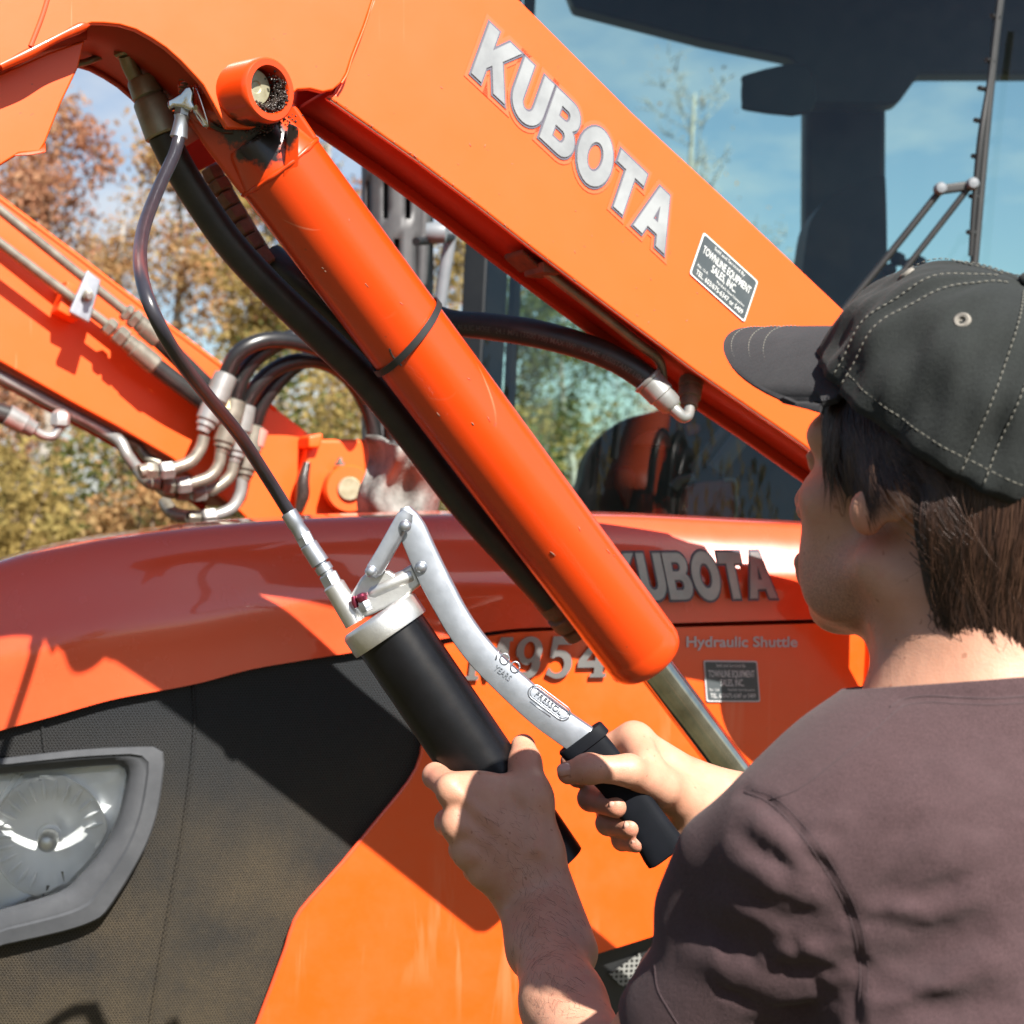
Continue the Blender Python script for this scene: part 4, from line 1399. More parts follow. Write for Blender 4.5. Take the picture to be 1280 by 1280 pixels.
px_tube('coupling_hose', [(338, 322, 1.70), (376, 352, 1.69), (420, 390, 1.70), (464, 436, 1.715), (514, 494, 1.735), (574, 576, 1.76), (634, 650, 1.785), (704, 732, 1.81)], 19, M_rubber, cp, 14)

# hose crossing to the boom fitting
h2p = [(505, 380, 1.88), (560, 402, 1.84), (610, 408, 1.82), (665, 416, 1.80), (720, 430, 1.79), (765, 447, 1.785), (800, 468, 1.785), (817, 484, 1.785)]
h2 = px_tube('cross_hose', h2p, [15.5, 16, 17, 17.5, 17, 16.5, 16.5, 16], M_rubber, loader, 22)
seg_fit('ferrule', (808, 474, 1.785), (842, 510, 1.785), [(0, 15), (0, 19.5), (0.03, 21), (0.10, 20), (0.12, 18.5), (0.55, 18), (0.58, 16.5), (0.9, 14.5), (1.0, 10), (1.0, 4)], M_brightfit, h2, 28)
px_tube('elbow_pipe', [(836, 505, 1.785), (846, 515, 1.783), (853, 521, 1.785), (860, 519, 1.79), (862, 508, 1.80)], [9, 8, 7.5, 7, 7], M_brightfit, h2, 16)
seg_fit('adaptor', (861, 510, 1.80), (864, 474, 1.82), [(0, 8), (0.02, 11), (0.3, 11), (0.33, 14), (0.58, 15), (0.62, 12), (0.7, 15.5), (0.95, 15.5), (1, 10)], M_rust, h2, 16)
# the printing on that hose follows its bend
V, Fc = text2d('HYDRAULIC HOSE   24.1 MPa (3500 PSI) MAX WP   FLAME RESISTANT USMSHA', 0.008)
x0 = min(p.x for p in V); x1 = max(p.x for p in V)
hp = catmull([P(*q) for q in h2p], 10); hr_ = cat1([px(r, q[2]) for r, q in zip([15.5, 16, 17, 17.5, 17, 16.5, 16.5, 16], h2p)], 10)
dd = [0.0]
for i in range(1, len(hp)): dd.append(dd[-1] + (hp[i] - hp[i - 1]).length)
def on_hose(x, y):
    s_ = dd[10] + (dd[-1] - dd[10]) * x
    i = max(0, min(len(dd) - 2, next((k for k in range(len(dd) - 1) if dd[k + 1] >= s_), len(dd) - 2)))
    f = (s_ - dd[i]) / (dd[i + 1] - dd[i])
    p = hp[i].lerp(hp[i + 1], f); r = hr_[i] + (hr_[i + 1] - hr_[i]) * f
    t_ = (hp[i + 1] - hp[i]).normalized()
    vw = (C0 - p).normalized(); vw = (vw - t_ * vw.dot(t_)).normalized()
    sd = t_.cross(vw).normalized()
    if sd.z < 0: sd = -sd
    a = -0.42 + y * 0.40
    return p + (vw * cos(a) + sd * sin(a)) * (r + 0.0004)
V3 = [on_hose((p.x - x0) / (x1 - x0), p.y / 0.7) for p in V]
obj('hose_lettering', V3, orient(V3, Fc), M_print, h2, False)

# boom lettering and dealer decal
lt = part_empty('boom_lettering', loader)
ok = A(588, 92, 0.0004); e1 = A(829, 318, 0.0004) - ok
wsum = sum(GLY[c_][0] for c_ in 'KUBOTA') + 5 * 0.07
letters('KUBOTA', ok, e1 / wsum, A(611, 29, 0.0004) - ok, N, M_silver, lt, 0.07, 0.0016, 0.0, M_outline, 0.045, halo=M_halo)
dealer_decal([(877, 291), (947, 352), (928, 404), (861, 342)], lambda u, v: A(u, v, 0.0003), N, loader, M_decal, M_decalw, M_decalw)

# pivot post of the loader, hidden by the man's head but casting its shade on the hood
post = smooth_poly([(1056, 650), (1066, 640), (1092, 636), (1130, 634), (1152, 640), (1168, 660), (1196, 740), (1220, 810), (1228, 900), (1200, 900), (1150, 820), (1090, 752), (1064, 700)], 4)
MP = Pl(P(1120, 600, 1.94), N, T)
plate('loader_post', [MP.at(u, v) for u, v in post], -N * 0.05, M_arm, loader, 0.004)

# ------------------------------------------------------------------ the other boom, beyond the hood
FP = Pl(P(200, 470, 2.75), N, T)
Bf = FP.at
far_px = [(-80, 188), (0, 245), (100, 320), (200, 397), (280, 457), (345, 510), (400, 552), (470, 548), (470, 680), (340, 680), (300, 640), (215, 573), (150, 535), (90, 503), (0, 452), (-80, 406)]
farb = plate('boom_plate', [Bf(u, v) for u, v in far_px], -N * 0.012, M_far, loader, 0.004)
flo = [(-80, 406), (0, 452), (90, 503), (150, 535), (215, 573), (300, 640)]
plate('boom_plate', [Bf(u, v) - N * 0.19 for u, v in [(-80, 250), (345, 540)] + flo[::-1]], -N * 0.012, M_shade_grime, loader, 0.003)
sheet('belly_plate', [Bf(u + 4, v - 10) - N * 0.013 for u, v in flo], [Bf(u + 4, v - 10) - N * 0.19 for u, v in flo], 0.008, M_shade_grime)
fto = [(-80, 188), (0, 245), (100, 320), (200, 397), (280, 457), (345, 510)]
sheet('top_plate', [Bf(u, v + 3) - N * 0.0 for u, v in fto], [Bf(u, v + 3) - N * 0.19 for u, v in fto], 0.008, M_far)
def fb(u, v, o): return Bf(u, v, o)
def ftube(name, pts, r, mat, parent=loader, seg=14, spline=True):
    return tube(name, [fb(*q) for q in pts], [px(x, 2.75) for x in r] if hasattr(r, '__len__') else px(r, 2.75), mat, parent, seg, 7, True, spline)
def ffit(name, a, b_, prof, mat, parent, nut=False, seg=20):
    pa, pb = fb(*a), fb(*b_); L = (pb - pa).length
    return lathe(name, pa, pb - pa, [(f * L, px(r, 2.75)) for f, r in prof], mat, parent, 6 if nut else seg, 35)
# steel pipes on the face, clamp with its bolt, couplings, then rubber
for (p0, p1, q0, q1, h0, h1) in (((-60, 214), (155, 388), (155, 388), (199, 424), (199, 424), (268, 492)), ((-60, 258), (132, 404), (132, 404), (195, 458), (195, 458), (276, 520))):
    pipe = ftube('steel_pipe', [(*p0, 0.055), ((p0[0] + p1[0]) / 2, (p0[1] + p1[1]) / 2, 0.055), (*p1, 0.055)], 6, M_steel, loader, spline=False)
    d = Vector((q1[0] - q0[0], q1[1] - q0[1]))
    g = lambda f: (q0[0] + d.x * f, q0[1] + d.y * f, 0.055)
    ffit('hex_nut', g(0.0), g(0.17), [(0, 9), (0.2, 11.5), (0.8, 11.5), (1, 9)], M_steel, pipe, True)
    ffit('hex_nut', g(0.20), g(0.40), [(0, 10), (0.15, 12.5), (0.85, 12.5), (1, 10)], M_steel, pipe, True)
    ffit('ferrule', g(0.40), g(1.0), [(0, 9), (0.05, 11), (0.25, 11), (0.28, 12.5), (0.95, 13), (1, 11)], M_steel, pipe)
    ftube('rubber_hose', [g(0.98), ((q1[0] * .6 + h1[0] * .4), (q1[1] * .6 + h1[1] * .4), 0.05), (*h1, 0.035), (h1[0] + 30, h1[1] + 28, 0.0)], 11, M_rubber, pipe)
cb = [(109, 337), (127, 350), (112, 404), (86, 390)]
clamp = plate('pipe_clamp', [fb(u, v, 0.082) for u, v in cb], -N * 0.010, M_greypost, loader, 0.003)
clamp.data.materials[0] = M_zinc
ffit('clamp_bolt', (110, 369, 0.082), (110, 369, 0.094), [(0, 7), (0.9, 7), (1, 5)], M_steel, clamp, True)
ffit('clamp_bolt', (110, 369, 0.09), (112, 370, 0.104), [(0, 4), (1, 3.5)], M_brightfit, clamp)
plate('clamp_block', [fb(u, v, 0.05) for u, v in ((84, 350), (104, 362), (98, 402), (72, 388))], -N * 0.05, M_far, clamp, 0.003)
# long pipe under the near lower edge, bending out to the manifold
lp = ftube('steel_pipe', [(-60, 440, -0.03), (0, 470, -0.03), (80, 512, -0.03), (132, 540, -0.03), (150, 552, -0.01), (160, 570, 0.0), (176, 588, 0.0), (205, 592, 0.0)], 7.5, M_brightfit)
ftube('steel_pipe', [(150, 548, -0.04), (172, 558, -0.04), (184, 572, -0.03), (200, 580, -0.02)], 6.5, M_steel)
px_h = ((((255, 545), (250, 562), (238, 577), (218, 585), (205, 588)), (262, 492), (253, 540), (283, 468)),
        (((276, 565), (273, 582), (262, 596), (240, 604), (226, 606)), (286, 528), (276, 566), (294, 500)),
        (((292, 578), (288, 594), (276, 606), (262, 613), (245, 616)), (301, 540), (292, 578), (306, 506)),
        (((303, 598), (300, 618), (291, 634), (276, 642), (258, 646)), (313, 560), (304, 600), (318, 532)))
arcs = [[(283, 468), (294, 446), (312, 432), (338, 425), (372, 428), (408, 440), (440, 462), (462, 500)],
        [(294, 500), (303, 470), (322, 446), (350, 428), (386, 417), (424, 420), (456, 440), (480, 480), (492, 550)],
        [(306, 508), (318, 486), (340, 464), (368, 452), (400, 452), (428, 466), (450, 492), (464, 524), (470, 560)],
        [(318, 532), (326, 508), (342, 484), (368, 458), (404, 440), (442, 434), (474, 448), (496, 486), (506, 550)]]
for i, (elb, fa, fbb, top_) in enumerate(px_h):
    o_ = 0.12 - 0.026 * i
    hh_ = ftube('loop_hose', [(*q, o_ + 0.02 * math.sin(k * 0.6)) for k, q in enumerate(arcs[i])], 10.2, M_loop, loader, 18)
    ff = ffit('ferrule', (*top_, o_), (*fbb, o_), [(0, 11), (0.02, 14.5), (0.45, 15), (0.48, 12.5), (0.55, 12.5), (0.57, 14.5), (0.80, 14), (0.83, 11.5), (0.9, 11.5), (0.92, 9), (1, 8)], M_brightfit if i in (0, 2) else M_steel, hh_, False, 24)
    ftube('elbow_pipe', [(*q, o_) for q in elb], 7.5, M_brightfit if i == 3 else M_steel, hh_)
    ex_, ey_ = elb[-1]
    ffit('hex_nut', (ex_ + 12, ey_ - 1, o_), (ex_ - 6, ey_ + 1, o_), [(0, 9), (0.15, 11.5), (0.85, 11.5), (1, 9)], M_brightfit, hh_, True)
    ffit('hex_nut', (ex_ - 9, ey_ + 1, o_), (ex_ - 24, ey_ + 0, o_), [(0, 9), (0.15, 10.5), (0.85, 10.5), (1, 9)], M_steel, hh_, True)
    ftube('manifold_pipe', [(ex_ - 22, ey_, o_), (ex_ - 40, ey_ - 4, o_ - 0.02), (ex_ - 52, ey_ - 18, o_ - 0.06)] if i else [(ex_ - 22, ey_, o_), (ex_ - 30, ey_ + 2, o_)], 8.5, M_steel, hh_)
    if i == 0:
        plate('yellow_tag', [fb(*q) for q in ((266, 484, .12), (282, 486, .13), (287, 500, .125), (288, 511, .12), (280, 510, .13), (276, 500, .13), (264, 494, .12))], -N * 0.002, M_tape, hh_, 0.0005)
    if i == 3:
        ffit('pink_tape', (322, 536, o_), (316, 556, o_), [(0, 13), (0, 14), (1, 14), (1, 13)], M_redtag, hh_)
# short hose end at the far left
sh_ = ftube('short_hose', [(-60, 500, 0.05), (-20, 510, 0.05), (12, 520, 0.05)], 12, M_rubber)
ffit('ferrule', (8, 518, 0.05), (44, 538, 0.05), [(0, 12), (0.02, 13.5), (0.6, 13), (0.65, 11.5), (0.95, 10), (1, 7)], M_brightfit, sh_)
ftube('elbow_pipe', [(42, 537, 0.05), (54, 544, 0.05), (66, 545, 0.05), (73, 537, 0.05), (75, 528, 0.05)], 5.5, M_brightfit, sh_)
ffit('hex_nut', (75, 534, 0.05), (76, 512, 0.05), [(0, 9), (0.1, 11.5), (0.7, 11.5), (0.85, 9), (1, 5)], M_brightfit, sh_, True)
# pivot of the far boom
pv = plate('pivot_bracket', [fb(*q) for q in ((376, 690, .03), (378, 600, .03), (386, 560, .03), (396, 549, .03), (452, 549, .03), (458, 556, .03), (460, 640, .03), (458, 690, .03))], -N * 0.06, M_far, loader, 0.012)
plate('bracket_flange', [fb(*q) for q in ((386, 545, .05), (404, 541, .05), (404, 548, .05), (400, 560, .05), (386, 560, .05))], -N * 0.05, M_far, pv, 0.004)
ffit('pivot_boss', (430, 612, .02), (437, 611, .085), [(0, 31), (0.95, 31), (1, 29), (1, 17)], M_far, pv, False, 36)
ffit('pivot_pin', (436, 611, .05), (437, 611, .092), [(0, 15.5), (0.95, 15.5), (1, 14)], M_pin, pv, False, 28)
ffit('grease_nipple', (425, 582, .05), (425, 572, .05), [(0, 7), (0.4, 7), (0.5, 4), (1, 3)], M_steel, pv, True)
ftube('grease_seam', [(384, 578, .034), (379, 600, .036), (378, 620, .036), (372, 640, .034)], [5, 8, 9, 5], M_grease, pv, 8)
# orange guard rail running down behind the rag
tube('guard_rail', [P(552, 596, 2.5), P(516, 650, 2.45), P(480, 705, 2.4)], 0.0055, M_far, loader, 10)

# rag draped over the hose bundle
rg, rf_ = [], []
rw, rh = 30, 34
for j in range(rh + 1):
    for i in range(rw + 1):
        x, y = i / rw, j / rh
        u = 456 + 92 * x - 6 * y + 6 * sin(y * 7 + x * 3)
        v = 546 + 118 * y + 8 * sin(x * 6.0) - 16 * x * (1 - y) * sin(x * 9)
        if j == 0: v -= 5 * sin(x * 13)
        d = 2.42 - 0.05 * sin(x * pi) + 0.018 * sin(x * 11 + y * 3) + 0.014 * sin(y * 9 - x * 6)
        rg.append(P(u, v, d))
for j in range(rh):
    for i in range(rw):
        a = j * (rw + 1) + i
        rf_.append((a, a + 1, a + rw + 2, a + rw + 1))
rag = obj('rag', rg, orient(rg, rf_), M_rag, None, True)
mm = rag.modifiers.new('s', 'SOLIDIFY'); mm.thickness = 0.004
tag(rag, 'stained cream rag draped behind the hood beside the far pivot pin', 'rag')
# ------------------------------------------------------------------ grease gun
GD = 1.45
g0, g1 = P(481, 781, GD), P(690, 1088, GD)
ga = (g1 - g0).normalized(); gl_ = (g1 - g0).length
gun = thing('grease_gun', g1, 'black lever grease gun with bright zinc handle held in both hands', 'grease gun')
RB = px(46.5, GD)
tilt_n = Vector((0, -1, 0))
gr = ga.cross(Vector((0, -1, 0))).normalized()          # in the picture plane, across the barrel
if gr.x < 0: gr = -gr
gf_ = gr.cross(ga).normalized()
if gf_.y > 0: gf_ = -gf_
brl = lathe('barrel', g0 + ga * 0.006, ga, [(0, RB * 0.9), (0, RB), (gl_ - 0.012, RB), (gl_ - 0.008, RB * 0.994), (gl_ - 0.008, RB * 0.93), (gl_ - 0.03, RB * 0.92), (gl_ - 0.03, 0.005)], M_barrel, gun, 64, 40)
hd = lathe('head_cap', g0 - ga * 0.012, ga, [(0, 0.012), (0, RB * 1.02), (0.002, RB * 1.10), (0.0045, RB * 1.135), (0.0205, RB * 1.135), (0.0225, RB * 1.12), (0.0225, RB * 1.0), (0.020, RB * 0.99)], M_cast, gun, 64, 35)
G = lambda u, v, f=0.0: P(u, v, GD) + gf_ * f
# cast bridge on top of the cap with its pump sleeve
plate('pump_casting', [G(*q, 0.010) for q in ((424, 770), (440, 742), (452, 722), (462, 712), (486, 712), (494, 718), (516, 704), (528, 730), (500, 752), (470, 766), (440, 778))], -gf_ * 0.022, M_cast, hd, 0.003)
sl0, sl1 = G(462, 742, 0.004), G(527, 714, 0.004)
lathe('pump_sleeve', sl0, sl1 - sl0, [(0, px(9, GD)), (0.004, px(11, GD)), (0.041, px(11, GD)), (0.043, px(10, GD))], M_cast, hd, 28)
lathe('plunger', sl1 - (sl1 - sl0).normalized() * 0.003, sl1 - sl0, [(0, px(7.5, GD)), (0.014, px(7.5, GD))], M_chrome, hd, 24)
# outlet: boss, nut, adaptor, hose end
def gfit(name, a, b_, prof, mat, parent, nut=False, f=0.004):
    pa, pb = G(*a, f), G(*b_, f); L = (pb - pa).length
    return lathe(name, pa, pb - pa, [(q * L, px(r, GD)) for q, r in prof], mat, parent, 6 if nut else 32, 35)
gfit('outlet_boss', (446, 778), (417, 730), [(0, 15), (0.96, 14), (1, 12)], M_cast, hd)
cpl = gfit('outlet_nut', (419, 734), (410, 717), [(0, 11), (0.08, 12.5), (0.92, 12.5), (1, 11)], M_zinc, gun, True)
gfit('coupler_body', (411, 719), (385, 679), [(0, 8), (0.02, 9), (0.10, 9), (0.12, 11), (0.30, 11), (0.32, 8), (0.36, 8), (0.38, 12), (0.94, 11.5), (0.97, 10), (1, 8)], M_zinc, cpl)
gfit('hex_nut', (386, 682), (378, 666), [(0, 9), (0.12, 11), (0.88, 11), (1, 9)], M_zinc, cpl, True)
gfit('hose_ferrule', (381, 672), (361, 640), [(0, 9), (0.03, 10.5), (0.45, 9.5), (0.5, 10.5), (0.97, 10.5), (1, 8.5)], M_zinc, cpl)
# supply hose up to the nipple
hpts = [(364, 645, 1.450), (336, 600, 1.415), (300, 545, 1.345), (262, 498, 1.265), (226, 452, 1.20), (200, 408, 1.165), (182, 366, 1.165), (175, 325, 1.21), (180, 284, 1.31), (198, 236, 1.42), (217, 195, 1.485), (225, 168, 1.50)]
gh = tube('grease_hose', [P(*q) for q in hpts], [px(8.6, min(1.36, q[2] * 0.5 + 0.64)) for q in hpts], M_gunhose, gun, 20, 8)
ja = ((228, 160, 1.500), (226, 178, 1.500))
def gseg(name, a, b_, prof, mat, parent, nut=False):
    pa, pb = P(*a), P(*b_); L = (pb - pa).length
    return lathe(name, pa, pb - pa, [(f * L, px(r, 1.500)) for f, r in prof], mat, parent, 6 if nut else 28, 35)
gseg('hose_ferrule', (228, 144, 1.500), (223, 173, 1.500), [(0, 9), (0.05, 10.5), (0.2, 9), (0.6, 9.5), (0.95, 11), (1, 9)], M_zinc, gh)
gseg('hex_nut', (229, 134, 1.500), (227, 148, 1.500), [(0, 8), (0.1, 10), (0.9, 10), (1, 8)], M_zinc, gh, True)
# spring jaw coupler: strap with a claw and a thumb lever
jaw = plate('jaw_strap', [P(*q) for q in ((208, 125, 1.490), (216, 121, 1.490), (224, 116, 1.490), (231, 108, 1.490), (239, 106, 1.490), (242, 116, 1.490), (240, 126, 1.490), (244, 134, 1.490), (238, 139, 1.490), (228, 134, 1.490), (218, 133, 1.490), (210, 137, 1.490))], Vector((0, 0.014, 0)), M_chrome, gh, 0.0025)
plate('thumb_lever', [P(*q) for q in ((240, 106, 1.485), (246, 110, 1.480), (252, 126, 1.480), (260, 150, 1.482), (261, 159, 1.483), (254, 159, 1.485), (246, 148, 1.488), (240, 138, 1.490), (243, 128, 1.490))], Vector((0, 0.006, 0)), M_chrome, jaw, 0.002)
for k in range(4):
    gseg('nipple_thread', (231 + 0.6 * k, 112 - 4.4 * k, 1.510), (231.3 + 0.6 * k, 109 - 4.4 * k, 1.510), [(0, 7), (0.3, 8.5), (0.7, 8.5), (1, 7)], M_rust, gh)
gseg('nipple_stem', (230, 118, 1.510), (234, 92, 1.510), [(0, 6.8), (1, 6.8)], M_rust, gh)
# link and lever: folded channels
def channel(name, path, w, depth, mat, parent, f0, taper=None, wall=0.0022):
    """folded strip along a path in the picture plane: face towards the viewer, flanges going back"""
    pts = catmull([G(*q, f0) for q in path], 8)
    V, Fc = [], []
    n = len(pts)
    for i, p in enumerate(pts):
        t_ = (pts[min(i + 1, n - 1)] - pts[max(i - 1, 0)]).normalized()
        sd = t_.cross(gf_).normalized()
        if sd.x < 0: sd = -sd
        hw = px(np.interp(i / (n - 1), taper[0], taper[1]) if taper else w, GD)
        c_ = px(3.4, GD); c2_ = px(6.5, GD)
        V += [p - sd * hw - gf_ * depth, p - sd * hw - gf_ * c_ * .6, p - sd * (hw - c_ * .25) - gf_ * c_ * .15, p - sd * (hw - c_), p + sd * (hw - c2_), p + sd * (hw - c2_ * .3) - gf_ * c2_ * .30, p + sd * hw - gf_ * c2_ * .8, p + sd * hw - gf_ * depth,
              p + sd * (hw - 0.002) - gf_ * depth, p + sd * (hw - 0.002) - gf_ * 0.003, p - sd * (hw - 0.002) - gf_ * 0.003, p - sd * (hw - 0.002) - gf_ * depth]
    m_ = 12
    for i in range(n - 1):
        for k in range(m_):
            Fc.append((i * m_ + k, i * m_ + (k + 1) % m_, (i + 1) * m_ + (k + 1) % m_, (i + 1) * m_ + k))
    Fc += [tuple(range(m_)), tuple(range((n - 1) * m_, n * m_))[::-1]]
    bm = bmesh.new()
    vs = [bm.verts.new(v) for v in V]
    for f in Fc: bm.faces.new([vs[i] for i in f])
    bmesh.ops.recalc_face_normals(bm, faces=bm.faces[:])
    me = bpy.data.meshes.new(name); bm.to_mesh(me); bm.free()
    return finish(name, me, mat, parent, True, 42)
lev = channel('lever', [(508, 634), (516, 660), (536, 706), (552, 738), (574, 778), (602, 816), (640, 854), (676, 886), (706, 908), (738, 930)], 20, 0.014, M_zinc, gun, 0.020,
              ([0, 0.05, 0.12, 0.26, 0.40, 0.62, 0.8, 1], [6, 13, 17.5, 18.5, 18, 18.5, 19.5, 20]))
lnk = channel('link', [(512, 640), (504, 654), (486, 686), (474, 706), (466, 718)], 11, 0.012, M_zinc, gun, 0.0265, ([0, 0.15, 0.85, 1], [7, 10.5, 10.5, 7]))
for u, v, f in ((509, 657, 0.0268), (467, 713, 0.0268), (528, 708, 0.0203)):
    q = G(u, v, f)
    lathe('rivet', q, gf_, [(0, px(7.6, GD)), (0.0018, px(7.2, GD)), (0.0036, px(5.2, GD)), (0.0042, px(4.4, GD)), (0.0046, px(2, GD)), (0.0047, 0)], M_zinc, lnk if f > 0.025 else lev, 24)
# purple bleed valve on its nut
bv = gfit('valve_nut', (462, 762), (457, 750), [(0, 7), (0.1, 8), (0.9, 8), (1, 7)], M_zinc, hd, True, 0.020)
gfit('bleed_valve', (458, 753), (453, 740), [(0, 4), (0.25, 4), (0.27, 6), (0.5, 7), (0.7, 7.5), (0.9, 6), (1, 3)], M_valve, bv, False, 0.021)
gfit('valve_barb', (448, 758), (444, 744), [(0, 3), (0.5, 4.5), (1, 3)], M_valve, bv, False, 0.018)
# embossed marks on the lever
V, Fc = [], []
def emb_line(poly, r=0.9, closed=True):
    pts = [G(u, v, 0.0202) for u, v in poly]
    if closed: pts.append(pts[0]); pts.append(pts[1])
    g = tube_geo(pts, [px(r, GD)] * len(pts), 6)
    return g
ed = Vector((0.80, 0.60))
en = Vector((0.60, -0.80))
def loc2(x, y):     # x along the lever, y across, in px, from the oval's centre
    return (686 + ed.x * x + en.x * y - 0, 875 + ed.y * x + en.y * y)
geos = [emb_line([loc2(x, y) for x, y in arc(21, 0, 9, 9, -90, 90, 8) + arc(-21, 0, 9, 9, 90, 270, 8)], 1.0),
        emb_line([loc2(x, y) for x, y in arc(21, 0, 6.5, 6.5, -90, 90, 8) + arc(-21, 0, 6.5, 6.5, 90, 270, 8)], 0.5),
        emb_line([loc2(-20, -13), loc2(12, -13)], 0.6, False),
        emb_line([(631 + 5.5 * cos(a), 821 + 6.5 * sin(a)) for a in np.linspace(0, 2 * pi, 16)[:-1]], 1.1),
        emb_line([(644 + 5.5 * cos(a), 831 + 6.5 * sin(a)) for a in np.linspace(0, 2 * pi, 16)[:-1]], 1.1),
        emb_line([(620, 822), (623, 812)], 1.0, False)]
gv_, gf2 = join_geo(*geos)
obj('embossing', gv_, gf2, M_zinc, lev, True)
def emb_text(s, cx, cy, hgt, wid, ang, off=0.0):
    V, Fc = text2d(s, off, 0.06)
    x0 = min(p.x for p in V); x1 = max(p.x for p in V)
    ca_, sa_ = cos(radians(ang)), sin(radians(ang))
    out = []
    for p in V:
        x = ((p.x - x0) / (x1 - x0) - 0.5) * wid; y = (p.y / 0.7 - 0.5) * hgt
        out.append(G(cx + x * ca_ + y * sa_, cy + x * sa_ - y * ca_, 0.0203 + p.z * 0.01))
    obj('embossed_lettering', out, Fc, M_zinc, lev, True, 30)
emb_text('PRESSOL', 686, 875, 8.5, 40, 37)
emb_text('YEARS', 629, 838, 7.5, 24, 38)
# rubber grip
gp0, gp1 = G(712, 906, 0.010), G(832, 1066, 0.006)
gpa = (gp1 - gp0).normalized()
gps = gpa.cross(gf_).normalized()
if gps.x < 0: gps = -gps
GL = (gp1 - gp0).length
prof = [(0.09, 0.0215, 0.013), (0.10, 0.0225, 0.0135), (0.165, 0.0225, 0.0135), (0.172, 0.0180, 0.0115), (0.26, 0.0178, 0.0115), (0.45, 0.0165, 0.0115), (0.6, 0.0163, 0.0115), (0.78, 0.0172, 0.012), (0.95, 0.0195, 0.0125), (1.0, 0.0192, 0.012), (1.012, 0.016, 0.009)]
V, Fc = [], []
ns_ = 28
for f, a_, b_ in prof:
    for k in range(ns_):
        a = 2 * pi * k / ns_
        x = math.copysign(abs(cos(a)) ** 0.62, cos(a)) * a_ * 1.06; y = math.copysign(abs(sin(a)) ** 0.62, sin(a)) * b_ * 1.0
        bend = gps * (0.004 * math.sin(f * pi))
        V.append(gp0 + gpa * (GL * f) + gps * x + gf_ * y + bend)
for i in range(len(prof) - 1):
    for k in range(ns_):
        Fc.append((i * ns_ + k, i * ns_ + (k + 1) % ns_, (i + 1) * ns_ + (k + 1) % ns_, (i + 1) * ns_ + k))
Fc += [tuple(range(ns_)), tuple(range((len(prof) - 1) * ns_, len(prof) * ns_))[::-1]]
bm = bmesh.new(); vs = [bm.verts.new(v) for v in V]
for f in Fc: bm.faces.new([vs[i] for i in f])
bmesh.ops.recalc_face_normals(bm, faces=bm.faces[:])
me = bpy.data.meshes.new('grip'); bm.to_mesh(me); bm.free()
finish('grip', me, M_grip, gun, True, 40)
from mathutils.bvhtree import BVHTree
# ------------------------------------------------------------------ the man: one continuous body grown from a distance field
KD = [1.0]         # distance and radius scale of the part being modelled
RS = [1.0]


def PP(u, v, D):
    return P(u, v, D * KD[0])


def scale(kd, rs=None):
    KD[0] = kd; RS[0] = kd if rs is None else rs


